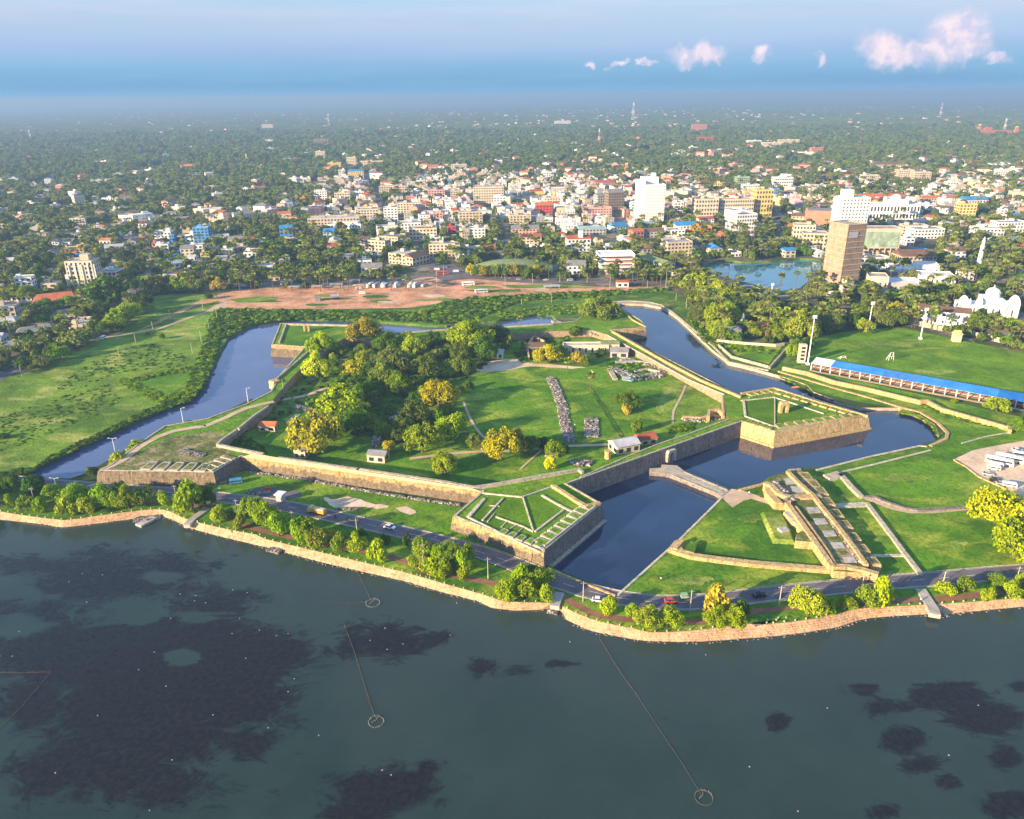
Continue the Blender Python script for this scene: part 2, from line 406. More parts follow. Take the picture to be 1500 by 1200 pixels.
# ================================================================== LAND AND WATER
def shore_line():
    w = Q(2, (-900, 600), (-300, 620), (0, 640), (240, 665), (350, 685), (450, 675), (620, 655), (800, 632), (940, 622), (1060, 670), (1100, 690), (1300, 745), (1500, 792))
    w += Q(4, (350, 720), (600, 790), (850, 850), (1100, 905), (1300, 955))
    w += Q(6, (0, 850), (200, 905), (380, 950), (470, 992), (600, 1008), (740, 1003), (815, 992), (872, 1010), (900, 1060), (1000, 1112), (1150, 1150), (1300, 1176))
    w += Q(8, (400, 1185), (700, 1190), (1000, 1170), (1250, 1145), (1500, 1105))
    w += Q(10, (550, 1065), (700, 1045), (960, 1030), (1040, 1035), (1100, 1025), (1500, 985)) + [(1700, 872), (2300, 850)]
    return w
def top_line():
    w = Q(2, (-900, 555), (-300, 575), (0, 590), (150, 615), (370, 640), (450, 632), (600, 610), (860, 577), (960, 580), (1060, 627), (1130, 650), (1300, 690), (1500, 728))
    w += Q(4, (350, 670), (600, 730), (850, 790), (1100, 850), (1300, 900))
    w += Q(6, (0, 790), (200, 850), (400, 905), (520, 945), (640, 957), (800, 957), (880, 975), (940, 1010), (1100, 1070), (1300, 1110))
    w += Q(8, (400, 1130), (600, 1125), (900, 1090), (1200, 1050))
    w += Q(10, (0, 1085), (300, 1050), (550, 990), (950, 970), (1050, 965), (1500, 930)) + [(1700, 858), (2300, 835)]
    return w
SH = GP(shore_line(), 0.0); TL = GP(top_line(), 2.0)
SH = resample(SH, 4); TL = resample(TL, 4)
FARX = 60000.0
east = (FARX, TL[-1][1]); west = (-FARX, TL[0][1])
land_outer = TL + [east, (FARX, FARX), (-FARX, FARX), west]
MOATW = GP([q(2, 110, 398)] + Q(1, (240, 1190), (850, 910), (1080, 820), (1190, 720), (1240, 600), (1320, 460), (1450, 385)) + Q(3, (400, 362), (500, 350), (850, 352), (1000, 366), (1250, 382), (1400, 388)) +
  Q(5, (60, 385), (225, 372), (400, 368), (500, 362), (740, 322), (822, 325)) + [q(5, 860, 375), (757, 484), (600, 492), (520, 482), (470, 500), (465, 515), (420, 560), (385, 592)] +
  Q(3, (270, 815), (0, 950)) + Q(1, (1190, 945), (1100, 938), (960, 985), (830, 1050), (760, 1090), (640, 1165), (580, 1200)) + Q(2, (480, 385), (400, 412)), 1.0)
MOATE = GP(Q(7, (225, 262), (280, 262), (370, 265), (480, 287), (560, 342), (640, 415), (760, 528), (860, 606), (1000, 640), (1150, 682), (1310, 735)) +
  Q(9, (280, 775), (430, 835), (560, 868), (780, 868), (900, 915), (980, 965), (1008, 1030), (990, 1058), (900, 1085), (620, 1150)) +
  Q(10, (300, 192), (210, 195), (130, 215), (20, 245)) + Q(8, (1040, 282), (920, 308), (870, 316), (825, 350), (590, 582), (215, 917)) + Q(6, (1190, 915), (940, 815), (800, 757)) +
  [(786, 815), (800, 740), (860, 715), (940, 690), (1040, 640), (1080, 622), (1100, 600), (1060, 568), (960, 518), (905, 486), (912, 470)], 1.0)
POND = GP([(1026, 396), (1036, 388), (1055, 383), (1100, 385), (1140, 383), (1172, 380), (1201, 381), (1204, 396), (1192, 402), (1182, 414), (1172, 424), (1143, 428), (1103, 418), (1060, 408)], 1.0)
MOATW = jag(ccw(MOATW), 6, .35, 2); MOATE = ccw(MOATE); POND = jag(ccw(POND), 8, .8, 3)
def water_mat(name, deep, shallow, rough=.08, attr=None, bs=.06, spec=.5):
    def fn(t, b, pos):
        n = t.noise(pos, .035, 5, .6)
        col = t.mix(t.sm(n, .3, .7), deep, shallow)
        if attr:
            at = t.add('ShaderNodeAttribute', attribute_name=attr).outputs['Fac']
            nn = t.noise(t.add('ShaderNodeMapping', {0: pos, 3: (.7, 1.25, 1)}).outputs[0], .13, 9, .76, 1.2); sh = t.add('ShaderNodeAttribute', attribute_name='shore').outputs['Fac']; col = t.mix(t.math('MULTIPLY', sh, .75), col, (.050, .070, .062)); col = t.mix(t.math('MULTIPLY', t.sm(t.noise(pos, .012, 4, .6, .8), .45, .62), .5), col, (.036, .055, .046)); n3 = t.noise(pos, .028, 4, .6)
            k = t.math('ADD', at, t.math('ADD', t.math('MULTIPLY', t.math('SUBTRACT', nn, .5), 2.1), t.math('MULTIPLY', t.math('SUBTRACT', n3, .5), 1.3)))
            wd = t.mix(t.sm(t.noise(pos, .6, 6, .7), .35, .65), (.007, .006, .008), (.020, .015, .014))
            col = t.mix(t.math('MULTIPLY', t.sm(k, .36, .72), .90), col, wd)
        t.l.new(col, b.inputs['Base Color']); b.inputs['IOR'].default_value = 1.33 if spec < 1 else 1.42
        b.inputs['Specular IOR Level'].default_value = spec
        w1 = t.noise(t.add('ShaderNodeMapping', {0: pos, 3: (.7, 1.3, 1)}).outputs[0], 1.2, 4, .6)
        bp = t.add('ShaderNodeBump', {'Strength': bs, 'Distance': .3, 'Height': w1}); t.l.new(bp.outputs[0], b.inputs['Normal'])
    return mat(name, fn, rough, spec=spec)
M_lag = water_mat('lagoon_water', (.017, .036, .029), (.026, .050, .040), .10, 'weed', .05, .30)
M_moat = water_mat('moat_water', (.006, .016, .046), (.018, .036, .080), .03, None, .012, 1.0)
M_moatw = water_mat('turbid_moat_water', (.065, .088, .175), (.085, .11, .21), .04, None, .012, 1.0)  # west moat: sky reflection put into a lighter, bluer base colour
M_pond = water_mat('pond_water', (.04, .17, .22), (.06, .20, .26), .04, None, .02, 1.0)

# ground sheet
trs, vs = tri(land_outer, [MOATW, MOATE, POND])
g = MB(); g.v = [(x, y, 2.0) for x, y in vs]; g.f = trs; g.m = [0] * len(trs); g.uv = [[vs[i] for i in t] for t in trs]
tag(g.build('ground', M_far), kind='structure')
for nm, poly, m in (('moat_bank', MOATW, M_wild), ('moat_bank', MOATE, M_para), ('pond_bank', POND, M_wild)):
    b = MB(); r = list(reversed(poly)); b.walls(r, r, -1.0, 2.0); tag(b.build(nm, m), kind='structure')
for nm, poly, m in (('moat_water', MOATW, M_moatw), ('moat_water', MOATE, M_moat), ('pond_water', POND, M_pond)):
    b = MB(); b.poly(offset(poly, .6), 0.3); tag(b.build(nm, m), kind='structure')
# lagoon: fine grid near, with sea-grass density
WEED = [  # photo position of beds, radii in photo pixels, strength
 (60, 830, 90, 22, .9), (160, 850, 130, 50, 1), (60, 900, 110, 40, .85), (250, 830, 90, 28, .8), (300, 880, 120, 34, .8), (130, 960, 160, 70, 1.2), (300, 960, 150, 70, 1.3), (60, 1040, 110, 60, 1), (200, 1050, 170, 80, 1.3), (350, 1020, 110, 60, 1.1),
 (120, 1130, 160, 60, 1.0), (230, 1150, 120, 50, .9), (420, 960, 80, 50, .9), (520, 940, 45, 40, .8), (570, 940, 60, 34, 1), (640, 935, 36, 14, .8), (705, 975, 34, 16, .8), (755, 985, 40, 12, .7), (820, 972, 22, 8, .8), (850, 973, 12, 5, .6),
 (560, 1160, 80, 34, 1.3), (630, 1120, 26, 12, .7), (530, 1195, 60, 30, 1), (360, 1090, 50, 30, .9), (355, 1105, 40, 14, .7), (1143, 1056, 26, 14, 1.2), (1265, 1010, 34, 9, .9), (1390, 1020, 60, 22, 1.1), (1440, 1050, 60, 24, 1.1), (1300, 1040, 40, 20, .8), (1320, 1085, 42, 24, 1.2),
 (1350, 1120, 44, 22, 1), (1472, 1108, 24, 20, 1.1), (1500, 1005, 30, 10, 1), (1290, 1190, 44, 16, 1.1), (1480, 1180, 50, 24, 1.2), (1285, 1155, 14, 8, .7), (1380, 1145, 40, 18, .8), (1000, 1110, 10, 60, .25), (970, 1050, 12, 40, .25), (930, 1165, 60, 6, .3), (1090, 1150, 60, 6, .3),
 (1700, 1080, 90, 40, 1), (-120, 980, 130, 90, 1), (300, 1300, 200, 60, 1), (800, 1330, 150, 50, .8), (1250, 1330, 150, 50, 1), (-200, 1200, 160, 90, 1)]
HOLES = [(270, 962, 30, 14, 1.4), (205, 898, 32, 16, 1.0), (25, 915, 36, 14, .9), (235, 845, 30, 9, .6), (290, 905, 24, 8, .6), (15, 870, 40, 8, .5)]
xs = np.arange(-190, 190.1, 2.0); ys = np.arange(70, 270.1, 2.0)
gx, gy = np.meshgrid(xs, ys); P = np.stack([gx.ravel(), gy.ravel()], 1)
Cm = np.array(CM.transposed()); V = np.concatenate([P, np.full((len(P), 1), -CAMH)], 1) @ Cm.T
px = 750 + FPX * V[:, 0] / -V[:, 2]; py = 600 - FPX * V[:, 1] / -V[:, 2]
w = np.zeros(len(P))
for (a, b_, rx, ry, s_) in WEED: w = np.maximum(w, s_ * np.exp(-(((px - a) / rx) ** 2 + ((py - b_) / ry) ** 2)) * 1.0)
for (a, b_, rx, ry, s_) in HOLES: w -= s_ * np.exp(-(((px - a) / rx) ** 2 + ((py - b_) / ry) ** 2) ** 2)
nx, ny = len(xs), len(ys)
fs = [(j * nx + i, j * nx + i + 1, (j + 1) * nx + i + 1, (j + 1) * nx + i) for j in range(ny - 1) for i in range(nx - 1)]
me = bpy.data.meshes.new('lagoon_water'); me.from_pydata([(x, y, 0) for x, y in P], [], fs)
at = me.attributes.new('weed', 'FLOAT', 'POINT'); at.data.foreach_set('value', w.astype(np.float32)); me.materials.append(M_lag)
sp_ = np.array(SH)[::3]; dd = np.full(len(P), 1e9)
for c_ in sp_: dd = np.minimum(dd, (P[:, 0] - c_[0]) ** 2 + (P[:, 1] - c_[1]) ** 2)
at = me.attributes.new('shore', 'FLOAT', 'POINT'); at.data.foreach_set('value', np.exp(-np.sqrt(dd) / 28).astype(np.float32))
tag(link('lagoon_water', me), kind='structure')
X0, X1, Y0, Y1 = xs[0], xs[-1], ys[0], ys[-1]
b = MB()
for (a0, b0, a1, b1) in ((-FARX, -FARX, X0, 320), (X1, -FARX, FARX, 320), (X0, -FARX, X1, Y0)): b.face([(a0, b0, 0), (a1, b0, 0), (a1, b1, 0), (a0, b1, 0)])
tag(b.build('lagoon_water', M_lag), kind='structure')
# embankment (revetment) slope
n = 260
def arc(pts, n):
    p = np.array(pts); d = np.concatenate([[0], np.cumsum(np.linalg.norm(np.diff(p, axis=0), axis=1))]); s = np.linspace(0, d[-1], n)
    return [(float(a), float(c)) for a, c in zip(np.interp(s, d, p[:, 0]), np.interp(s, d, p[:, 1]))]
def nearest(p, pts): return min(pts, key=lambda r_: (r_[0] - p[0]) ** 2 + (r_[1] - p[1]) ** 2)
b = MB(); A = SH
Bt = []; k = 0
TLd = arc(TL, 900)
for p in A:
    # monotone nearest match along the top line
    win = TLd[k:k + 60]; j = min(range(len(win)), key=lambda i: math.dist(win[i], p)); k += j; Bt.append(win[j])
u = 0
for i in range(len(A) - 1):
    L = math.dist(A[i], A[i + 1])
    b.face([(*A[i], -.3), (*A[i + 1], -.3), (*Bt[i + 1], 2.04), (*Bt[i], 2.04)], 0, [(u, 0), (u + L, 0), (u + L, 5), (u, 5)]); u += L
a, c = A[0], Bt[0]; b.face([(-FARX, a[1], -.3), (*a, -.3), (*c, 2.04), (-FARX, c[1], 2.04)])
a, c = A[-1], Bt[-1]; b.face([(*a, -.3), (FARX, a[1], -.3), (FARX, c[1], 2.04), (*c, 2.04)])
tag(b.build('stone_embankment', M_rev), kind='structure')
# dark wet rocks at the foot
b = MB()
for p, p2 in zip(A[:-1], A[1:]):
    if abs(p[0]) > 190: continue
    for _ in range(5):
        t = rnd.random(); x = p[0] + (p2[0] - p[0]) * t; y = p[1] + (p2[1] - p[1]) * t - rnd.uniform(-.3, .6); s = rnd.uniform(.2, .55)
        b.box(x, y, -.2, s * 1.5, s, s * .9, rnd.uniform(0, 3), taper=s * .2)
tag(b.build('shore_rocks', M_rub), 'dark wet stones along the foot of the embankment', 'rocks', kind='stuff')
# ================================================================== GROUND COVERS, ROADS, PATHS
Zs = [2.03]
HOLESW = [MOATW, MOATE, POND]
def cover(name, pts, m, z=None, dz=.035, jg=None, zz=2.0):
    P = GP(pts, zz); P = ccw(P)
    if jg: P = jag(P, jg[0], jg[1], len(pts))
    if z is None: Zs[0] += .004; z = Zs[0]
    trs, vs = tri(P, HOLESW); b = MB(); b.v = [(x, y, z) for x, y in vs]; b.f = trs; b.m = [0] * len(trs); b.uv = [[vs[i] for i in t] for t in trs]
    o = b.build(name, m); tag(o, kind='structure'); return P
GROUND_OPEN = [(-500, 625), (-100, 575), (0, 557), (38, 547), (81, 529), (150, 494), (177, 486), (195, 466), (218, 436), (266, 430), (312, 425), (480, 421), (600, 414), (700, 410), (880, 412), (940, 416), (985, 420), (1002, 430), (1012, 452), (1030, 478), (1046, 500), (1090, 505), (1150, 502), (1172, 515), (1190, 500), (1225, 489), (1259, 483), (1323, 479), (1394, 494), (1500, 514), (2100, 640), (2100, 1300), (-500, 1300)]
cover('town_ground', [(-700, 640), (-500, 420), (100, 330), (400, 255), (900, 232), (1500, 235), (2200, 300), (2300, 860), (1500, 872), (1500, 600), (1000, 500), (400, 480), (0, 560), (-300, 650)], M_town, jg=(60, 6))
cover('west_meadow', [(-1200, 760), (-1100, 600), (0, 555), (38, 546), (81, 529), (150, 494), (177, 486), (195, 466), (218, 436), (266, 430), (312, 431), (330, 436), (345, 452), (420, 452), (340, 478), (312, 531), (300, 562), (270, 590), (213, 612), (60, 684), (30, 700), (0, 706), (-600, 716)], M_field, jg=(8, .5))
cover('north_bank_grass', [(318, 452), (480, 450), (600, 449), (640, 442), (680, 436), (745, 431), (850, 429), (885, 426), (940, 424), (985, 424), (1004, 440), (1022, 478), (1040, 500), (1000, 486), (980, 458), (944, 446), (910, 448), (905, 470), (820, 466), (780, 462), (727, 470), (660, 478), (550, 472), (430, 468), (365, 475), (338, 490), (325, 510), (300, 560), (280, 560), (305, 500)], M_wild, jg=(6, .5))
cover('promenade_lawn', [(-1200, 716), (0, 706), (130, 715), (250, 722), (340, 735), (430, 750), (600, 790), (700, 820), (810, 860), (850, 872), (905, 884), (980, 890), (1065, 882), (1154, 872), (1300, 860), (1449, 850), (1500, 845), (2300, 800), (2300, 835), (1700, 858)] + list(reversed(top_line()))[2:-2] + [(-300, 745)], M_lawn)
def below(pts, d): return [(a, b + d) for a, b in pts]
cover('fort_green', [(300, 705), (316, 700), (360, 690), (560, 722), (680, 745), (662, 776), (797, 831), (815, 850), (700, 812), (600, 779), (465, 744), (380, 732), (310, 722)], M_lawn)
cover('glacis_lawn', [(800, 832), (850, 853), (905, 874), (1000, 787), (1057, 730), (1085, 717), (1110, 706), (1153, 688), (1196, 688), (1277, 671), (1350, 655), (1374, 645), (1388, 632), (1348, 603), (1262, 590), (1200, 575), (1140, 555), (1146, 536), (1176, 535), (1200, 545), (1500, 612), (2000, 720), (2200, 800), (1500, 842), (1449, 848), (1297, 858), (1154, 868), (1065, 878), (980, 885), (905, 880), (850, 866)], M_lawn)
cover('east_bank_grass', [(985, 424), (1010, 440), (1030, 470), (1052, 498), (1100, 500), (1170, 505), (1176, 530), (1144, 545), (1103, 540), (1070, 532), (1040, 510), (1010, 484), (990, 462), (970, 450)], M_wild, jg=(5, .4))
pitch = cover('cricket_pitch', [(1183, 538), (1186, 515), (1193, 496), (1225, 488), (1259, 483), (1323, 481), (1394, 496), (1500, 517), (1800, 590), (1800, 690), (1500, 592), (1350, 565), (1250, 548)], M_pitch)
cover('far_field_grass', [(1478, 400), (1560, 394), (1700, 398), (1700, 425), (1560, 428), (1490, 415)], M_lawn)
cover('maidan_earth', [(318, 432), (345, 426), (420, 420), (500, 418), (560, 414), (600, 411), (640, 400), (700, 404), (760, 412), (850, 419), (890, 421), (985, 420), (985, 424), (940, 426), (880, 428), (850, 430), (790, 432), (745, 434), (700, 437), (680, 441), (660, 437), (640, 445), (600, 451), (480, 453), (330, 453), (322, 444)], M_dirt, jg=(6, .6))
cover('maidan_turf', [(336, 439), (380, 434), (410, 436), (400, 443), (350, 444)], M_field, jg=(5, .7))
cover('maidan_turf', [(735, 418), (800, 417), (850, 418), (870, 422), (800, 423), (745, 422)], M_field, jg=(5, .7))
cover('maidan_turf', [(680, 425), (760, 424), (765, 428), (700, 429)], M_wild, jg=(5, .7))
cover('meadow_track', [(318, 452), (322, 444), (312, 440), (300, 436), (200, 484), (160, 492), (150, 494), (152, 497), (200, 488), (250, 472), (290, 458)][::-1][:0] or [(150, 493), (225, 484), (260, 470), (300, 457), (318, 446), (330, 440), (335, 452), (320, 453), (290, 462), (230, 484), (152, 496)], M_tan)
cover('meadow_track', [(200, 485), (225, 474), (262, 455), (285, 444), (318, 434), (322, 440), (285, 449), (262, 460), (232, 474)], M_dirt, jg=(8, .6))
cover('sand_patch', Q(4, (680, 430), (760, 440), (830, 425), (910, 440), (950, 465), (1060, 475), (1060, 490), (1000, 500), (930, 485), (850, 490), (790, 500), (720, 475)), M_sand, jg=(2, .5))
cover('sand_patch', Q(4, (1110, 490), (1170, 480), (1230, 520), (1180, 535), (1130, 515)), M_sand, jg=(2, .5))
cover('oil_stained_ground', Q(4, (240, 395), (340, 370), (480, 375), (560, 400), (560, 430), (480, 440), (400, 430), (300, 425)), M_townroad, jg=(2, .6))
PARK = [(1400, 672), (1425, 660), (1465, 652), (1500, 646), (1600, 640), (1700, 760), (1560, 752), (1500, 735), (1475, 716), (1434, 698)]
cover('car_park_gravel', PARK, M_sand)
# road runs
def road(name, pts, w, m=M_asph, z=2.12, lines=True, step=6):
    P = resample(GP(pts), step); b = MB(); b.strip(P, w, z); o = b.build(name, m); tag(o, kind='structure'); return P
RD = [(-900, 690), (-300, 697), (0, 703), (28, 704.5), (71, 709), (127, 713), (190, 717.5), (250, 722), (314, 728), (380, 736), (440, 746), (510, 762), (573, 776), (640, 792), (700, 808), (752, 826), (815, 852), (853, 864), (904, 876), (960, 883), (1010, 883), (1065, 878), (1120, 871), (1209, 862), (1297, 853.5), (1373, 848), (1449, 841), (1500, 837), (1700, 823), (2300, 800)]
RP = road('coast_road', RD, 6.8)
def side(P, d): return [(a[0] + b[0]) / 2 if 0 else tuple(Vector(c).lerp(Vector(e), .5 + d)) for (c, e), a, b in zip(strip_pts(P, 1.0), P, P)]
def par(P, d):
    """line parallel to P at distance d (positive: to the left of travel)"""
    return [tuple(Vector(p) + (Vector(s[0]) - Vector(p)) * (d * 2)) for p, s in zip(P, strip_pts(P, 1.0))]
def dashes(P, on, off, w, z, b):
    acc = 0; i = 0; Pd = arc(P, int(sum(math.dist(P[i], P[i + 1]) for i in range(len(P) - 1)) / 1.0))
    k = 0
    while k + on < len(Pd): b.strip(Pd[k:k + on + 1:max(1, on // 2)], w, z); k += on + off
RPin = [p for p in RP if abs(p[0]) < 330]
b = MB(); dashes(RPin, 4, 5, .14, 2.14, b)
b.strip(par(RPin, 3.25), .12, 2.14); b.strip(par(RPin, -3.25), .12, 2.14)
tag(b.build('lane_markings', M_line), kind='structure')
# kerb blocks, painted black and white, both sides
for sd, seg in ((3.85, (-330, 330)), (-3.85, (-330, 330))):
    kb = MB(); Pd = arc([p for p in par(RP, sd) if seg[0] < p[0] < seg[1]], 420)
    for i in range(len(Pd) - 1):
        a, c = Pd[i], Pd[i + 1]; yaw = math.atan2(c[1] - a[1], c[0] - a[0])
        kb.box((a[0] + c[0]) / 2, (a[1] + c[1]) / 2, 2.0, math.dist(a, c) - .02, .28, .26, yaw, i % 2)
    tag(kb.build('kerb_stones', [M_para, M_conc] if sd > 0 else [M_conc, M_conc]), 'row of kerb blocks edging the coast road', 'kerb', kind='stuff')
road('promenade_path', Q(2, (-900, 500), (-200, 530), (70, 548), (300, 562)) + [(130, 742), (200, 737), (260, 738), (314, 743)] + Q(4, (150, 555), (250, 600), (500, 662), (700, 705), (930, 745), (1160, 800)) + Q(6, (100, 785), (250, 803), (480, 848), (650, 890), (830, 905), (930, 950), (1050, 1022), (1200, 1052)) + Q(8, (450, 1065), (700, 1072), (800, 1050), (1000, 1012), (1220, 990)) + Q(10, (150, 993), (450, 968), (700, 950), (900, 943), (1100, 933), (1300, 905), (1500, 885)) + [(1700, 850), (2300, 825)], 2.6, M_path, 2.10)
TR = road('town_road', [(-300, 470), (120, 436), (210, 428), (305, 420), (400, 418), (480, 416), (560, 412), (620, 404), (660, 404), (700, 407), (780, 413), (880, 413), (985, 416), (1040, 420), (1080, 426), (1093, 428.5), (1150, 438), (1205, 450), (1260, 464)], 11, M_townroad, 2.11)
b = MB(); dashes([p for p in TR], 5, 8, .2, 2.135, b); tag(b.build('lane_markings', M_line), kind='structure')
STREETS = [([(648, 400), (628, 384), (600, 350), (580, 325), (547, 281), (530, 258), (490, 232)], 11), ([(1004, 387), (960, 362), (929, 346), (905, 325), (880, 300), (860, 285)], 12), ([(-60, 590), (0, 553), (45, 531), (90, 512), (144, 492), (170, 462), (186, 437), (203, 415), (215, 400), (243, 387), (276, 362), (300, 345), (337, 329), (365, 300)], 8),
 ([(700, 404), (735, 380), (740, 340), (712, 310), (700, 285), (690, 262)], 7), ([(1146, 362), (1142, 345), (1138, 318), (1128, 300), (1090, 270)], 8), ([(470, 345), (560, 340), (700, 330), (860, 330), (930, 346)], 7), ([(1280, 470), (1330, 420), (1420, 385), (1560, 378)], 6), ([(600, 322), (660, 312), (760, 300), (880, 300)], 6), ([(1004, 340), (1130, 322), (1180, 310), (1340, 330), (1500, 350)], 6), ([(182, 158), (185, 163)], 9)]
SP = []
for pts, w in STREETS:
    P = road('town_street', pts, w, M_townroad, 2.10); SP.append((P, w))
# forecourt of the junction
cover('junction_tarmac', [(630, 404), (636, 384), (652, 384), (690, 398), (720, 404), (700, 408), (650, 412)], M_townroad, z=2.105)
b = MB()
for pts, w in ((Q(10, (900, 885), (975, 1000), (985, 1032)), 3.2), (Q(6, (870, 905), (850, 950), (838, 985)), 3.0), (Q(2, (1200, 575), (1110, 640), (1080, 672)), 2.6)):
    P = GP(pts, 2.0); b.wall(P, w, 1.0, 2.5)
tag(b.build('culvert_slab', M_conc), kind='structure')
cover('meadow_mound', [(0, 0)][:0] or Q(1, (620, 700), (700, 690), (940, 640), (1120, 640), (1200, 690), (1180, 760), (1050, 820), (940, 835), (800, 770)), M_lawn)
rcm = random.Random(3)
for i in range(26):
    px_, py_ = rcm.uniform(350, 880), rcm.uniform(416, 448); mm = [(345, 426), (420, 421), (600, 412), (700, 406), (880, 421), (745, 433), (680, 440), (600, 450), (340, 451)]
    if not inpoly([(px_, py_)], mm)[0]: continue
    w_, h_ = rcm.uniform(8, 30), rcm.uniform(1.0, 2.6); cover('worn_earth', [(px_ + w_ * math.cos(t * .7), py_ + h_ * math.sin(t * .7)) for t in range(9)], rcm.choice([M_tan, M_sand, M_wild, M_tan, M_field]), jg=(3, .8))
for px_, py_, w_, h_ in [(1100, 760, 26, 7), (1390, 800, 40, 8), (1330, 700, 50, 8), (1010, 850, 50, 8), (420, 715, 30, 5), (1300, 790, 26, 5), (60, 600, 40, 9), (150, 560, 36, 7), (100, 640, 50, 8), (1370, 545, 40, 5), (1300, 505, 60, 6)]:
    cover('dry_grass_patch', [(px_ + w_ * math.cos(t * .7) * rcm.uniform(.6, 1.1), py_ + h_ * math.sin(t * .7) * rcm.uniform(.6, 1.1)) for t in range(9)], M_field, jg=(1.2, .9))
# ravelin paths and lines
road('ravelin_path', Q(8, (830, 320), (950, 335), (1080, 375), (1200, 412)), 3.6, M_tan, 2.12)
cover('ravelin_forecourt', Q(8, (815, 350), (782, 312), (870, 300), (960, 318), (1040, 345), (940, 372), (880, 410)), M_tan, z=2.1)
road('garden_path', Q(10, (560, 345), (640, 375), (740, 412), (830, 432), (960, 432), (1100, 420), (1200, 410)), 3.0, M_tan, 2.12)
cover('moat_side_walk', Q(7, (150, 250), (280, 240), (400, 247), (520, 292), (620, 380), (760, 500), (740, 490), (600, 385), (480, 288), (370, 262), (200, 262)), M_para, z=2.09)

# clearings, fields and bare plots in the woodland
rcl = random.Random(9); CLEAR = []
def blob(cx, cy, rx, ry, n=9):
    return [(cx + rx * math.cos(6.283 * k / n) * rcl.uniform(.7, 1.15), cy + ry * math.sin(6.283 * k / n) * rcl.uniform(.7, 1.15)) for k in range(n)]
for i in range(46):
    y = 900 + 6500 * rcl.random() ** 1.5; x = rcl.uniform(-.72, .72) * y; s_ = (18 + y * .011) * rcl.uniform(.5, 1.5)
    P = ccw(blob(x, y, s_ * 1.6, s_)); CLEAR.append(P); Zs[0] += .004
    b = MB(); b.poly(P, Zs[0]); tag(b.build('clearing', rcl.choice([M_field, M_dry, M_wild, M_tan, M_field])), kind='structure')
CLEAR.append(cover('clearing', [(-40, 215), (30, 216), (34, 219), (0, 222), (-40, 221)], M_sand))
def cleared(x, y): return any(abs(x - P[0][0]) < 400 and abs(y - P[0][1]) < 400 and inpoly([(x, y)], P)[0] for P in CLEAR)
# ================================================================== THE FORT
TOP, INN = 7.5, 3.0
Opx = [(143, 690), (313, 692.5), (353.4, 669), (706, 720), (663.3, 756.5), (796.4, 808), (882, 738), (831, 709), (1086, 618), (1135, 633), (1272, 608), (1132.5, 567.5), (1083, 579), (896, 484), (946, 480), (940, 470), (910, 451), (868, 453), (843, 470), (810, 474), (742, 478), (657, 482), (558, 489), (515, 476), (410, 473.7), (397.5, 505.4), (446, 508.5), (409, 550), (396, 574), (360, 592), (304, 613), (241, 624), (205, 648), (160, 682)]
Ipx = [(319, 651), (345, 657), (409, 669), (528, 688), (600, 699), (695, 713), (727, 708), (848, 688), (876, 684), (1030, 626), (1064, 612), (1060, 580), (977, 535), (888, 490), (868, 484), (810, 485), (742, 489), (657, 492), (560, 498), (505, 495), (457, 523), (420, 561), (393, 594), (347, 629)]
O_ = ccw(GP(Opx, TOP)); I_ = ccw(GP(Ipx, TOP))
fort = empty('star_fort', *G(700, 600), 0)
tag(fort, 'large five-pointed coral-stone fort with grassy ramparts and moat', 'fort')
def fp(o):      # parent keeping world placement
    o.parent = fort; o.location = -fort.location; return o
trs, vs = tri(O_, [I_])
m = MB(); m.v = [(x, y, TOP) for x, y in vs]; m.f = trs; m.m = [0] * len(trs); m.uv = [[vs[i] for i in t] for t in trs]
fp(m.build('rampart_walk', M_ramp))
lo = offset(O_, 1.25)
Oc = GP(Opx, TOP); isccw = area(Oc) > 0
def seg_mat(p):   # which stone each face shows
    x, y = PROJ(p[0], p[1], TOP)
    if 355 < x < 700 and y > 665: return 0          # south-west curtain: plastered top, rough foot
    if 660 < x < 797 and y > 740: return 0
    if 797 <= x < 1085 and y > 620: return 1        # darker stone faces
    if x > 1085: return 2
    if 313 < x < 353: return 1
    if x < 313 and y > 685: return 5
    if x < 400 and y > 560: return 4
    return 3
runs = []; lastk = None
u = 0
for i in range(len(O_)):
    j = (i + 1) % len(O_); L = math.dist(O_[i], O_[j]); k = seg_mat(((O_[i][0] + O_[j][0]) / 2, (O_[i][1] + O_[j][1]) / 2))
    if k != lastk: cur = MB(); runs.append((k, cur)); lastk = k
    cur.face([(*lo[i], -.5), (*lo[j], -.5), (*O_[j], TOP), (*O_[i], TOP)], 0, [(u, -.5), (u + L, -.5), (u + L, TOP), (u, TOP)]); u += L

for k, w_ in runs: fp(w_.build('earth_bank' if k == 4 else 'outer_wall', (M_stone, M_stoned, M_gold, M_stone, M_dry, M_rough)[k]))
rI = list(reversed(I_)); b = MB(); b.walls(rI, rI, INN - .2, TOP); fp(b.build('inner_wall', M_inner))
# moat-foot ledge of pale stone (bastion bases)
def pl(pts, z=TOP): return GP(pts, z)
for pts in ([(796.4, 808), (882, 738)], [(1086, 618), (1135, 633), (1272, 608)], [(663.3, 756.5), (796.4, 808)]):
    P = [Vector(p) for p in pl(pts)]
    b = MB(); off = []
    for p in P: off.append(p)
    d = (P[1] - P[0]).normalized(); nrm = Vector((d.y, -d.x))
    if nrm.y > 0: nrm = -nrm
    Pq = [tuple(p + nrm * 1.55) for p in P] if len(P) == 2 else None
    if Pq is None:
        c0 = lo[min(range(len(lo)), key=lambda i: math.dist(lo[i], P[0]))]; c1 = lo[min(range(len(lo)), key=lambda i: math.dist(lo[i], P[1]))]; c2 = lo[min(range(len(lo)), key=lambda i: math.dist(lo[i], P[2]))]; Pq = [c0, c1, c2]
    b.wall(Pq, 1.0, -.4, 1.15); fp(b.build('foundation_ledge', M_gold if len(pts) == 3 else M_para))
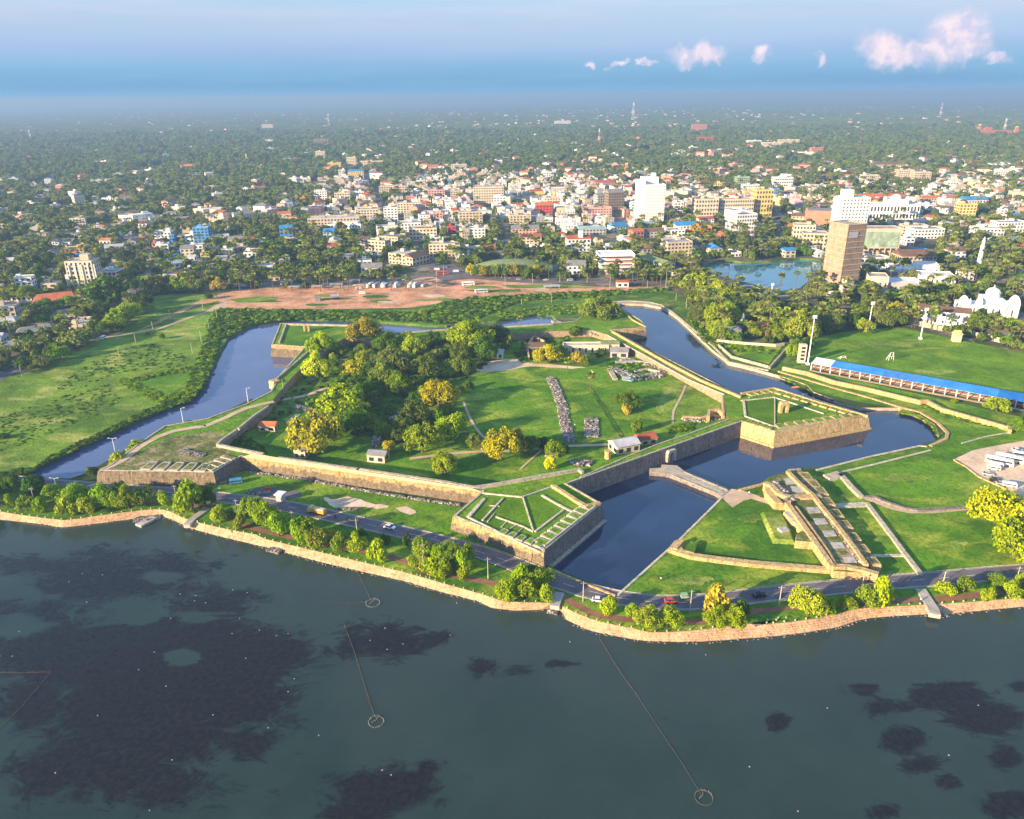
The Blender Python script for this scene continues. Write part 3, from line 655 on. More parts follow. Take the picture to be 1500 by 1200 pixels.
# thin pale coping along outer top edges
for ring in (O_,):
    b = MB(); cop = offset(ring, -.55); b.wall(cop + [cop[0]], .8, TOP, TOP + .28); fp(b.build('coping', M_para))
def fwall(name, pts, w=.8, h=1.0, z=TOP, m=M_para):
    b = MB(); P = resample(GP(pts, z + h), 6, False); b.wall(P, w, z - .05, z + h); return fp(b.build(name, m))
# parapets
fwall('parapet', [(318, 650), (345, 656), (386, 664)], 1.2, 1.3)
fwall('parapet', Q(4, (425, 195), (880, 262)), 1.2, 1.4)
fwall('parapet', Q(4, (895, 262), (1200, 307), (1500, 352)) + Q(6, (200, 258), (375, 287), (500, 268), (700, 232), (980, 182), (1002, 200)), 1.2, 1.3)
fwall('parapet', [(318, 650), (325, 643), (347, 628)], 1.2, 1.6); fwall('parapet', [(349, 627), (372, 608), (393, 594)], 1.0, 1.2)
fwall('parapet', Q(3, (410, 690), (500, 615), (600, 528)), .8, .9); fwall('parapet', Q(3, (470, 372), (430, 480)), .9, .7)
fwall('parapet', Q(3, (480, 372), (650, 375), (850, 380)), 1.0, 1.0); fwall('parapet', [(558, 489), (657, 482), (742, 478), (810, 474)], 1.0, .8)
fwall('parapet', Q(7, (185, 412), (500, 590), (700, 695), (930, 790)), 1.1, 1.2, m=M_gold)
fwall('parapet', Q(7, (150, 432), (360, 545), (620, 690), (835, 780)), .8, .5)
fwall('parapet', Q(7, (930, 772), (1115, 742)) + Q(9, (60, 742), (320, 825), (600, 903)), 1.0, 1.0, m=M_gold)
fwall('parapet', Q(7, (240, 285), (300, 345), (380, 388)), .9, .8, m=M_gold)
fwall('parapet', Q(8, (0, 232), (300, 100), (450, 40)) + Q(7, (620, 1010), (860, 922)), .6, .4)
# front bastion interior lines (low kerb walls in the turf)
for pts, w in ((((420, 322), (650, 345), (825, 285)), .7), (((655, 345), (715, 540)), .5), (((340, 460), (430, 355)), 1.4), (((420, 480), (540, 352)), .7), (((765, 335), (890, 405), (965, 440)), .9), (((890, 420), (725, 545)), .8), (((340, 462), (480, 530), (660, 620), (760, 665)), .6),
               (((500, 460), (655, 515), (715, 545)), .5), (((750, 605), (775, 662)), 1.0), (((760, 595), (960, 440), (1020, 400)), .6)):
    fwall('kerb_wall', Q(6, *pts), w, .45, m=M_pale)
for pts in (((450, 490), (490, 440)), ((530, 520), (570, 480)), ((580, 530), (620, 505)), ((620, 555), (660, 520)), ((460, 395), (520, 400))): fwall('kerb_wall', Q(6, *pts), .35, .3, m=M_pale)
fwall('parapet', Q(6, (825, 275), (900, 320), (960, 360), (1020, 395), (1100, 375)), 1.5, 1.2, m=M_gold)
# right bastion lines
for pts, w in ((((930, 815), (1120, 795), (1215, 825), (1410, 890)), .8), (((955, 905), (1125, 965), (1250, 945), (1480, 900)), .7), (((1125, 800), (1125, 960)), .4), (((945, 815), (955, 905)), 1.0)):
    fwall('kerb_wall', Q(7, *pts), w, .45, m=M_pale)
def mfill(name, pts, m, z): 
    b = MB(); b.poly(ccw(GP(pts, z)), z); return fp(b.build(name, m))
mfill('bastion_turf', Q(6, (430, 360), (650, 348), (825, 290), (960, 370), (1000, 410), (770, 590), (640, 600), (350, 455)), M_pitch, TOP + .03)
mfill('bastion_turf', Q(7, (955, 820), (1120, 798), (1480, 895), (1250, 940), (1125, 962), (960, 900)), M_pitch, TOP + .03)
mfill('bastion_turf', Q(3, (470, 385), (840, 392), (770, 460), (620, 510), (440, 490)), M_lawn, TOP + .03)
mfill('dry_bastion_soil', [(160, 682), (250, 640), (310, 632), (340, 640), (318, 652), (345, 662), (310, 680), (150, 689)], M_dry, TOP + .03)
b = MB(); e1 = arc(GP([(354, 669.6), (706, 720.4)], TOP + .3), 14); e2 = arc(GP([(372, 664), (409, 671), (528, 690), (600, 701), (690, 715)], TOP + 1.25), 14)
for i in range(13): b.face([(*e1[i], TOP + .3), (*e1[i + 1], TOP + .3), (*e2[i + 1], TOP + 1.25), (*e2[i], TOP + 1.25)])
fp(b.build('sloping_track', plain('plastered_slope', (.72, .50, .27), .9, .2, .2, .1)))
# embrasure blocks (merlons) with turf tops
def merlons(p, q_, n, depth, hgt=.7, frac=.92, skew=.28, m=M_pale, z=TOP, start=.04, end=.96, grass=M_ramp):
    a, c = Vector(G(*p, z + hgt)), Vector(G(*q_, z + hgt)); d = (c - a); L = d.length; d.normalize(); nrm = Vector((-d.y, d.x))
    cen = Vector(G(700, 600)); 
    mid_ = (a + c) / 2
    if not inpoly([tuple(mid_ + nrm * 4)], O_)[0]: nrm = -nrm
    step = L * (end - start) / n; w = step * frac; me = me2 = None; yaw = math.atan2(d.y, d.x)
    flip = 1 if Vector((-d.y, d.x)).dot(nrm) > 0 else -1
    for i in range(n):
        c0 = a + d * (L * start + step * (i + .5)) + nrm * 1.3
        if me is None:
            def quad(w0, w1, y0, y1): return [(-w0 / 2, y0 * flip), (w0 / 2, y0 * flip), (w1 / 2, y1 * flip), (-w1 / 2, y1 * flip)]
            b1 = MB(); b1.prism(quad(w, w * (1 - skew), 0, depth), 0, hgt, 0); o = b1.build('merlon', m); me = o.data
            b2 = MB(); b2.prism(quad(w * .74, w * (1 - skew) * .70, depth * .12, depth * .86), hgt - .1, hgt + .05, 0); o2 = b2.build('turf_top', grass); me2 = o2.data
        else:
            o = link('merlon', me); o2 = link('turf_top', me2)
        o.location = (c0.x - fort.location.x, c0.y - fort.location.y, z); o.rotation_euler = (0, 0, yaw); o.parent = fort; o2.parent = o
merlons(q(6, 785, 650), q(6, 1105, 395), 8, 5.2)
merlons(q(6, 480, 555), q(6, 760, 655), 5, 3.4, frac=.8)
merlons(q(7, 930, 940), q(7, 1100, 990), 4, 3.6, m=M_gold)
merlons(q(9, 70, 985), q(9, 598, 905), 9, 4.6, m=M_gold)
merlons(q(9, 590, 895), q(9, 70, 745), 9, 5.0, m=M_gold, frac=.9, skew=.1, hgt=.6)
merlons(q(7, 940, 770), q(7, 1110, 742), 4, 4.0, m=M_gold, hgt=.5)
merlons(q(2, 770, 352), q(2, 1200, 365), 5, 7.5, m=M_pale, frac=.8, grass=M_dry)
merlons(q(2, 1225, 362), q(2, 1390, 275), 4, 7.0, m=M_pale, frac=.75, grass=M_dry)
# interior ground
b = MB(); b.poly(offset(I_, .3), INN); tag(b.build('fort_interior_ground', M_lawn), kind='structure')
ZI = [INN + .03]
def icover(name, pts, m, jg=None):
    ZI[0] += .004; P = ccw(GP(pts, INN)); P = jag(P, *jg) if jg else P
    b = MB(); b.poly(P, ZI[0]); tag(b.build(name, m), kind='structure')
def ipath(pts, w, m=M_tan, z=INN + .2):
    b = MB(); b.strip(resample(GP(pts, INN), 5), w, z); tag(b.build('fort_path', m), kind='structure')
icover('woodland_floor', [(345, 640), (430, 560), (500, 505), (640, 498), (760, 495), (720, 530), (675, 560), (668, 600), (690, 640), (600, 665), (520, 640), (440, 600)], M_wild, (6, .6))
icover('main_lawn', Q(5, (330, 720), (430, 650), (600, 622), (1040, 625), (1180, 640), (1480, 690)) + [(1058, 598), (1045, 622), (950, 655), (900, 665)] + Q(5, (910, 1075), (760, 1080), (440, 1035), (320, 840)), M_lawn)
icover('rutted_grass', [(1000, 560), (1056, 590), (1050, 605), (985, 622), (960, 600), (975, 560), (940, 535)], M_field, (5, .4))
icover('sand_clearing', Q(5, (380, 640), (450, 590), (620, 575), (700, 600), (840, 610), (1020, 625), (940, 632), (700, 618), (540, 645), (420, 655)), M_sand, (3, .5))
ipath(Q(3, (0, 965), (120, 920), (250, 850), (400, 820), (560, 795), (640, 770), (720, 735)), 3.0); 
ipath(Q(5, (0, 1155), (150, 1135), (300, 1120), (480, 1110), (600, 1110), (790, 1092), (910, 1082), (1180, 1072)), 2.4)
ipath(Q(5, (310, 820), (350, 920), (400, 1000), (440, 1040)), 1.4); ipath(Q(5, (770, 1100), (700, 1160), (640, 1215)), 1.0)
ipath(Q(7, (610, 730), (580, 800), (540, 880), (535, 950)), 1.2); ipath(Q(7, (50, 740), (130, 870), (190, 970), (240, 1040)), .8, M_wild)
ipath(Q(5, (1040, 740), (1120, 850), (1190, 960), (1235, 1030)), 1.2, M_wild, INN + .22)
ipath(Q(3, (480, 950), (540, 895)), 3.0, M_slab)
for r in range(2): pass
# west track over the bank
b = MB(); tk = Q(2, (590, 350), (700, 300), (840, 195), (1000, 125), (1190, 95)); b.strip(resample(GP(tk, TOP + .1), 5), 3.2, TOP + .12); fp(b.build('footpath', M_tan))
b = MB(); tk = Q(3, (0, 965), (120, 915), (240, 860), (400, 822)); b.strip(resample(GP(tk, TOP + .1), 5), 3.2, TOP + .12); fp(b.build('footpath', M_tan))
# gate arch in the curtain and causeway
wa, wb = Vector(G(831, 709, TOP)), Vector(G(1086, 618, TOP)); wp = wa.lerp(wb, .545); wn = Vector(((wb - wa).y, -(wb - wa).x)).normalized(); wp = wp + wn * 1.3; gx_, gy_ = wp.x, wp.y - .3
dv = Vector(G(1086, 618, TOP)) - Vector(G(831, 709, TOP)); GY = math.atan2(dv.y, dv.x)
def arch(name, x, y, z, w, h, d, ow, oh, yaw, m, parent=None):
    """a block with an arched opening"""
    b = MB(); c, s = math.cos(yaw), math.sin(yaw)
    def P(a, dd, zz): return (x + a * c - dd * s, y + a * s + dd * c, z + zz)
    k = 8; inner = [(-ow / 2, 0)] + [(-ow / 2 * math.cos(math.pi * i / k), oh - ow / 2 + ow / 2 * math.sin(math.pi * i / k)) for i in range(k + 1)] + [(ow / 2, 0)]
    outer = [(-w / 2, 0), (-w / 2, oh - ow / 2)] + [(-w / 2 + w * i / (k - 0), h) for i in range(1, k)] + [(w / 2, oh - ow / 2), (w / 2, 0)]
    outer = [(-w / 2, 0)] + [(-w / 2, h * .8)] + [(-w / 2 + w * i / k, h) for i in range(1, k)] + [(w / 2, h * .8)] + [(w / 2, 0)]
    for f in (-d / 2, d / 2):
        for i in range(len(inner) - 1):
            q4 = [P(*[outer[i][0], f, outer[i][1]]), P(outer[i + 1][0], f, outer[i + 1][1]), P(inner[i + 1][0], f, inner[i + 1][1]), P(inner[i][0], f, inner[i][1])]
            b.face(q4 if f > 0 else q4[::-1], 0, [(outer[i][0], outer[i][1]), (outer[i + 1][0], outer[i + 1][1]), (inner[i + 1][0], inner[i + 1][1]), (inner[i][0], inner[i][1])])
    for ring, fl in ((inner, 1), (outer, -1)):
        for i in range(len(ring) - 1):
            q4 = [P(ring[i][0], -d / 2, ring[i][1]), P(ring[i + 1][0], -d / 2, ring[i + 1][1]), P(ring[i + 1][0], d / 2, ring[i + 1][1]), P(ring[i][0], d / 2, ring[i][1])]
            b.face(q4[::fl], 0)
    return b.build(name, m, parent)
gate = fp(arch('gateway', gx_, gy_ + .3, 1.6, 5.2, 5.3, 1.6, 2.6, 4.0, GY, M_para)); gate.name = 'gateway'
b = MB(); c = Vector((gx_, gy_ + .3)) + Vector((-math.sin(GY), math.cos(GY))) * .9; b.box(c.x, c.y, 1.6, 2.7, .2, 3.7, GY); fp(b.build('gate_recess', M_black))  # black sheet stands in for the shade inside the gate arch
b = MB()
dk = GP(Q(8, (480, 206), (520, 214), (782, 318), (812, 345), (862, 312), (850, 300), (600, 196), (560, 165), (470, 160), (462, 190)), 2.3); b.prism(dk, -.6, 2.3, 0, 1); 
b.prism(GP(Q(8, (400, 182), (470, 178), (520, 190), (520, 212), (402, 200)), 2.2), -.6, 2.2, 0, 1)
o = b.build('causeway', [M_rub, M_para]); tag(o, 'stone causeway crossing the dark moat to the fort gate', 'bridge')
b = MB()
for pts in (Q(8, (530, 216), (786, 320)), Q(8, (602, 199), (852, 304))): b.wall(GP(pts, 2.8), .3, 2.3, 2.55)
b.build('bridge_parapet', M_para, o)
# standing arch monument on the east bastion
x, y = G(1147, 604, TOP + .1); a = arch('ruined_arch', x, y, TOP, 4.6, 5.6, 2.0, 1.8, 3.8, .15, M_gold); tag(a, 'square cream stone belfry arch standing on the east bastion lawn', 'arch')
# moat side walls
EDGE = []
def gwall(name, pts, w, h, z=2.0, m=M_para, label=None, cat='wall', zb=None):
    b = MB(); P = resample(GP(pts, z + h), 6, False); EDGE.append((P, w, z)); b.wall(P, w, (z - .6) if zb is None else zb, z + h); o = b.build(name, m); tag(o, label, cat); return o
gwall('moat_wall', Q(7, (160, 245), (280, 238), (400, 245), (470, 262), (530, 300), (640, 390), (770, 500)), 1.1, .5, label='curved stone retaining wall round the far end of the east moat', zb=0)
gwall('moat_wall', Q(7, (770, 500), (860, 590), (960, 612), (1090, 640)), 1.2, .6, label='stone wall along the moat below the walled garden', zb=0)
gwall('moat_wall', Q(9, (80, 645), (250, 695), (400, 740), (600, 795), (780, 850), (900, 880), (1000, 940), (1058, 1000), (1050, 1035), (960, 1075)), 1.5, .5, m=M_gold, label='long curving cream wall ringing the moat beside the grandstand', zb=0)
gwall('terrace_wall', Q(9, (105, 620), (250, 650), (400, 700), (600, 742), (900, 815), (940, 812), (1030, 860), (1420, 968), (1420, 985)), 1.6, 2.2, m=M_gold, label='cream terrace wall running in front of the long blue stand')
gwall('moat_edge', Q(8, (825, 345), (590, 578), (215, 915)), .8, .25, m=M_pale, label='straight pale kerb on the lawn side of the dark moat', zb=0)
gwall('moat_edge', Q(6, (800, 755), (940, 815), (1190, 915)), .8, .5, m=M_gold, label='low sandy wall between the coast road and the moat corner', zb=0)
gwall('moat_edge', Q(10, (300, 190), (620, 110), (900, 50), (940, 55)), .9, .3, m=M_pale, label='thin pale kerb along the moat edge by the ravelin lawns', zb=0)
gwall('lawn_kerb', Q(10, (440, 202), (620, 160), (760, 125), (960, 75)), .8, .4, m=M_pale, label='low pale wall dividing the moat strip from the square lawn')
gwall('lawn_kerb', Q(9, (1140, 1062), (1290, 1020), (1410, 1000)), .5, .35, m=M_pale, label='low white kerb on the lawn behind the car park')
gwall('lawn_kerb', Q(10, (1095, 130), (1190, 120), (1500, 55)), .6, .4, m=M_pale, label='low wall along the back of the gravel car park')
gwall('lawn_kerb', Q(10, (1095, 132), (1165, 170), (1240, 228), (1400, 300)), .6, .5, m=M_gold, label='low cream wall between the car park and the lawn')
gwall('ditch_wall', Q(10, (438, 210), (500, 280), (560, 340)), 2.0, 1.3, m=M_para, label='short stone ditch wall beside the square lawn')
gwall('ditch_wall', Q(10, (592, 378), (700, 520), (820, 680), (905, 790)), 1.6, 1.0, m=M_para, label='long straight stone ditch wall reaching down to the coast road')
gwall('ditch_wall', Q(10, (560, 342), (640, 345), (700, 372), (800, 405), (890, 420), (1190, 400)), 1.5, .9, m=M_rub, label='curved rubble wall beside the garden path')
gwall('ditch_block', Q(10, (358, 230), (400, 222), (440, 208)), 4.2, 1.3, m=M_para, label='pale stone block at the head of the ditch wall')
gwall('cross_wall', Q(10, (360, 400), (585, 388)), 3.2, .5, m=M_pale, label='pale causeway slab crossing the ditch behind the ravelin')
gwall('cross_wall', Q(10, (600, 685), (820, 683)), 1.4, .4, m=M_pale, label='thin pale wall crossing the ditch near the coast road')
gwall('glacis_wall', Q(8, (515, 640), (560, 655), (640, 680), (800, 702), (1000, 725), (1200, 742), (1450, 762)), 2.4, 1.4, m=M_gold, label='long cream stone wall crossing the lawns south of the ravelin')
b = MB()
b.prism(GP(Q(8, (512, 640), (545, 600), (590, 585), (600, 600), (560, 645)), 4.0), 1.5, 4.0); b.prism(GP(Q(8, (595, 655), (640, 602), (675, 615), (655, 670)), 3.6), 1.5, 3.6, 0, 1)
b.prism(GP(Q(8, (555, 640), (585, 632), (600, 660), (565, 660)), 3.6), 1.5, 3.6)
tag(b.build('guard_ruin', [M_gold, M_lawn]), 'small ruined stone corner post between the moat and the lawn', 'ruin')
# ---------------- ravelin
rav = empty('ravelin', *G(1210, 760), 0); tag(rav, 'long ruined stone ravelin with grassy terrace and square embrasure blocks', 'outwork')
def rp(o): o.parent = rav; o.location = -rav.location; return o
RZ = 4.6
base = Q(10, (130, 195), (210, 188), (250, 240), (290, 300), (330, 350), (410, 470), (500, 600), (590, 730), (600, 790), (400, 775), (385, 740), (150, 372), (60, 300), (0, 262), (10, 245))
b = MB(); b.prism(GP(base, RZ), 1.5, RZ, 0, 1, .4); rp(b.build('terrace', [M_gold, M_dry]))
def rwall(pts, w, h, z=RZ, m=M_gold, nm='parapet'):
    b = MB(); b.wall(resample(GP(pts, z + h), 5, False), w, z - 2, z + h); rp(b.build(nm, m))
rwall(Q(10, (135, 195), (200, 262), (280, 330), (330, 395), (400, 480), (470, 570), (530, 650), (590, 735)), 1.5, 1.3)
rwall(Q(10, (130, 375), (200, 470), (300, 610), (392, 742)), 1.8, 1.2); rwall(Q(10, (180, 400), (270, 520), (370, 660), (410, 735)), .8, .9)
rwall(Q(10, (150, 342), (240, 342), (325, 338)), 2.8, 1.0); rwall(Q(10, (392, 742), (480, 745), (560, 760), (660, 790)), 2.0, 1.0)
rwall(Q(10, (0, 262), (40, 275), (80, 320), (150, 345)), 2.2, 1.4); rwall(Q(8, (920, 305), (1040, 275), (1180, 225), (1210, 190), (1275, 185)), 1.2, .6, 2.0)
sl = [(150, 258), (185, 305), (280, 425), (320, 490), (372, 560), (420, 628), (488, 712)]
for x, y in sl:
    P = GP(Q(10, (x - 38, y - 16), (x + 28, y - 16), (x + 46, y + 14), (x - 22, y + 18)), RZ); b = MB(); b.prism(P, RZ, RZ + .18); rp(b.build('floor_slab', M_slab))
for x, y in [(232, 226), (278, 270), (318, 312), (358, 372), (408, 440), (460, 505), (508, 575), (560, 642), (622, 716)]:
    P = Q(10, (x - 42, y - 22), (x + 18, y - 24), (x + 54, y + 22), (x - 2, y + 20)); z = 4.9; o = ccw(GP(P, z))
    b = MB(); b.prism(o, 1.6, z, 0, 0, .3); mr = rp(b.build('embrasure_block', M_gold)); b = MB(); b.prism(offset(o, -.8), z - .1, z + .06); b.build('turf_top', M_dry, mr)
b = MB(); P = GP(Q(10, (180, 600), (185, 560), (210, 545), (275, 565), (290, 610)), 5); b.prism(P, 1.5, 5.0, 0, 1, .2); P = GP(Q(10, (110, 432), (160, 428), (240, 500), (215, 540), (180, 500)), 4.6); b.prism(P, 1.5, 4.6, 0, 2, .2)
P = GP(Q(10, (0, 262), (45, 255), (60, 330), (110, 380), (60, 375), (10, 320)), 5.2); b.prism(P, 1.5, 5.0, 0, 0, .4); rp(b.build('ruined_block', [M_gold, M_dry, M_slab]))
b = MB(); P = GP(Q(8, (1060, 435), (1160, 432), (1230, 595), (1130, 590)), 3.4); b.prism(P, 1.9, 3.4, 0, 0, 1.2); tag(b.build('grass_mound', M_field), kind='structure')
x, y = G(*q(10, 108, 540), 3.5); b = MB(); b.box(x, y, 3.3, 3.4, 2.6, .9, .3); tag(b.build('stone_plinth', M_slab), 'small grey stone slab on the grassy mound beside the ravelin', 'slab')
# ================================================================== TREES
def crown_mesh(seed, kind='round', leaves=1100, size=.10):
    r = random.Random(seed); nr = np.random.RandomState(seed)
    blobs = []
    nb = {'big': 26, 'round': 15, 'spread': 17, 'tall': 13, 'small': 8, 'willow': 16}[kind]
    for i in range(nb):
        a = r.uniform(0, 6.283); t = math.sqrt(r.random())
        if kind == 'spread': rr = .72 * t; z = .40 + .26 * (1 - t) + r.uniform(-.10, .12); s = r.uniform(.22, .36)
        elif kind == 'tall': rr = .48 * t; z = r.uniform(.25, 1.25) * (1 - .25 * t); s = r.uniform(.26, .42)
        elif kind == 'small': rr = .5 * t; z = .45 + .35 * (1 - t) + r.uniform(-.15, .15); s = r.uniform(.3, .48)
        elif kind == 'big': rr = .74 * t; z = .40 + .62 * math.sqrt(1 - t * t * .9) * r.uniform(.3, 1.05) - .1; s = r.uniform(.17, .31)
        else: rr = .62 * t; z = .42 + .48 * math.sqrt(1 - t * t * .9) * r.uniform(.35, 1.05) - .1; s = r.uniform(.24, .42)
        blobs.append((rr * math.cos(a), rr * math.sin(a), z, s))
    V = []; F = []
    per = leaves // nb
    for (bx, by, bz, s) in blobs:
        n = int(per * (s / .33) ** 1.6)
        d = nr.normal(size=(n, 3)); d /= np.linalg.norm(d, axis=1)[:, None]
        rad = s * (1 - .35 * nr.rand(n) ** 2) * (1 + .12 * np.sin(d[:, 0] * 5 + bx * 9) * np.cos(d[:, 2] * 6))
        c = d * rad[:, None] * np.array([1, 1, .82]) + np.array([bx, by, bz])
        nn = d + nr.normal(size=(n, 3)) * .55 + np.array([0, 0, .25]); nn /= np.linalg.norm(nn, axis=1)[:, None]
        u = np.cross(nn, nr.normal(size=(n, 3))); u /= np.linalg.norm(u, axis=1)[:, None]; w = np.cross(nn, u)
        sz = size * (.6 + .8 * nr.rand(n))[:, None]
        q4 = np.stack([c + u * sz, c + w * sz * .6 + nn * sz * .15, c - u * sz, c - w * sz * .6 - nn * sz * .1], 1)
        b = len(V) if not isinstance(V, np.ndarray) else len(V)
        V.extend(q4.reshape(-1, 3).tolist()); F.extend([(b + 4 * i, b + 4 * i + 1, b + 4 * i + 2, b + 4 * i + 3) for i in range(n)])
    me = bpy.data.meshes.new('crown'); nl = len(F)
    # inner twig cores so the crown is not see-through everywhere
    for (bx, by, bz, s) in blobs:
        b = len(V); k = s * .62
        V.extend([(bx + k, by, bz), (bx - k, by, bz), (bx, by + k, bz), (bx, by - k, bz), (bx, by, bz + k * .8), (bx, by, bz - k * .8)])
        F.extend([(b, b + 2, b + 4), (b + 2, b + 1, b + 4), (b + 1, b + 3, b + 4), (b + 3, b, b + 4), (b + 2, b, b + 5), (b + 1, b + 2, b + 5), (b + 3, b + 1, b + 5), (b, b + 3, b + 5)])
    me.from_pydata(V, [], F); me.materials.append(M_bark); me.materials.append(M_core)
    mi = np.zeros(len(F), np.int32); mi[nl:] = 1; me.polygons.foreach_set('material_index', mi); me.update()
    return me, blobs
def trunk_mesh(seed, blobs, h0=.38, rad=.05):
    r = random.Random(seed); b = MB(); top = (r.uniform(-.03, .03), r.uniform(-.03, .03), h0)
    b.tube((0, 0, -.06), top, rad * 1.25, 7, 0, rad * .85)
    for bl in sorted(blobs, key=lambda k: k[2])[:7]:
        mid = (bl[0] * .45, bl[1] * .45, h0 + (bl[2] - h0) * .55); b.tube(top, mid, rad * .6, 5, 0, rad * .38); b.tube(mid, bl[:3], rad * .38, 4, 0, rad * .15)
    me = bpy.data.meshes.new('trunk'); me.from_pydata(b.v, [], b.f); me.materials.append(M_bark); return me
def palm_mesh(seed, kind='fan'):
    r = random.Random(seed); b = MB(); H = 1.0
    n = 34 if kind == 'fan' else 22
    for i in range(n):
        a = r.uniform(0, 6.283); e = math.asin(r.uniform(-.55, 1)) if kind == 'fan' else r.uniform(.0, 1.0)
        d = Vector((math.cos(a) * math.cos(e), math.sin(a) * math.cos(e), math.sin(e)))
        s = Vector((-math.sin(a), math.cos(a), 0)); up = d.cross(s)
        if kind == 'fan':
            L = r.uniform(.13, .17); c = d * L; fr = .13 * r.uniform(.8, 1.15)
            prev = None
            for k in range(7):
                t = -1.9 + 3.8 * k / 6; tip = c + (d * math.cos(t) + s * math.sin(t)) * fr * (1 if k % 2 == 0 else .8) - Vector((0, 0, .02 * abs(t)))
                if prev is not None: b.face([tuple(c + Vector((0, 0, H))), tuple(prev + Vector((0, 0, H))), tuple(tip + Vector((0, 0, H)))])
                prev = tip
        else:
            p = Vector((0, 0, H)); st = .085; dd = d.copy(); w = .045
            for k in range(4):
                p2 = p + dd * st; ww = w * (1 - k * .2); w2 = w * (1 - (k + 1) * .2)
                b.face([tuple(p - s * ww - Vector((0, 0, .02))), tuple(p), tuple(p2), tuple(p2 - s * w2 - Vector((0, 0, .02)))]); b.face([tuple(p), tuple(p + s * ww - Vector((0, 0, .02))), tuple(p2 + s * w2 - Vector((0, 0, .02))), tuple(p2)])
                p = p2; dd = (dd - Vector((0, 0, .38))).normalized()
    nl = len(b.f)
    me = bpy.data.meshes.new('crown'); me.from_pydata(b.v, [], b.f); me.materials.append(LEAF['palm']); me.update()
    t = MB(); ln = r.uniform(-.04, .04); t.tube((0, 0, -.02), (ln, 0, .5), .022, 6, 0, .017); t.tube((ln, 0, .5), (0, 0, 1.0), .017, 6, 0, .014)
    tm = bpy.data.meshes.new('trunk'); tm.from_pydata(t.v, [], t.f); tm.materials.append(M_bark)
    return me, tm
CR = {}
for kd, cnt in (('big', 3), ('round', 4), ('spread', 3), ('tall', 2), ('small', 3)):
    CR[kd] = []
    for i in range(cnt):
        me, bl = crown_mesh(10 * i + len(kd), kd, {'big': 6200, 'round': 1700, 'spread': 1700, 'tall': 1500, 'small': 1000}[kd], {'small': .095, 'big': .042}.get(kd, .072))
        CR[kd].append((me, trunk_mesh(i, bl), {}))
PALMS = [palm_mesh(i) for i in range(3)]; COCO = [palm_mesh(20 + i, 'coco') for i in range(2)]
def crown_for(kd, i, leaf):
    me, tr, cache = CR[kd][i % len(CR[kd])]
    if leaf not in cache:
        c = me.copy(); c.materials[0] = LEAF[leaf]; cache[leaf] = c
    return cache[leaf], tr
THINGS = []   # (object, adjective phrase, landmark mode)
rt = random.Random(11)
def tree(x, y, z, r, h, leaf='green', kd='round', cat='tree', group=None, name=None, phrase=None):
    """r crown radius in m, h total height in m"""
    if kd == 'round' and r > 4.6: kd = 'big'
    hz = {'big': 1.3, 'round': 1.3, 'spread': .95, 'tall': 1.6, 'small': 1.25}[kd]
    o = empty(name or 'broadleaf_tree', x, y, z, rt.uniform(0, 6.28)); o.scale = (r, r * rt.uniform(.92, 1.08), h / hz)
    cm, tm = crown_for(kd, rt.randrange(9), leaf)
    link('crown', cm, o); link('trunk', tm, o)
    sz = 'large' if r > 6.5 else ('small' if r < 2.6 else 'medium')
    ph = phrase or f"{sz} {ADJ[leaf]} {'spreading ' if kd == 'spread' else ''}tree"
    tag(o, None, cat, group); THINGS.append((o, ph)); return o
def palm(x, y, z, h, group=None, coco=False):
    o = empty('palm_tree', x, y, z, rt.uniform(0, 6.28)); s = rt.uniform(.9, 1.1); w = max(h, 9) * 1.15; o.scale = (w * s, w * s, h)
    me, tm = (COCO if coco else PALMS)[rt.randrange(2)]
    link('crown', me, o); link('trunk', tm, o); tag(o, None, 'palm tree', group)
    THINGS.append((o, ('coconut palm with drooping fronds' if coco else ('tall' if h > 10.5 else 'short') + ' fan palm with golden head'))); return o
def T(reg, x, y, w, leaf, kd='round', h=None, z=2.0, grp=None, ph=None):
    """tree from its base point in a zoomed region, crown width w in zoom px"""
    bx, by = q(reg, x, y) if reg else (x, y)
    X, Y = G(bx, by, z); m = MPP(bx, by, z); r = w * (K if reg else 1) * m / 2 * 1.30
    hh = (h * (K if reg else 1) * m * 1.22) if h else r * 1.75
    return tree(X, Y, z, r, hh, leaf, kd, group=grp, phrase=ph)
PG = 'trees along the waterfront promenade'
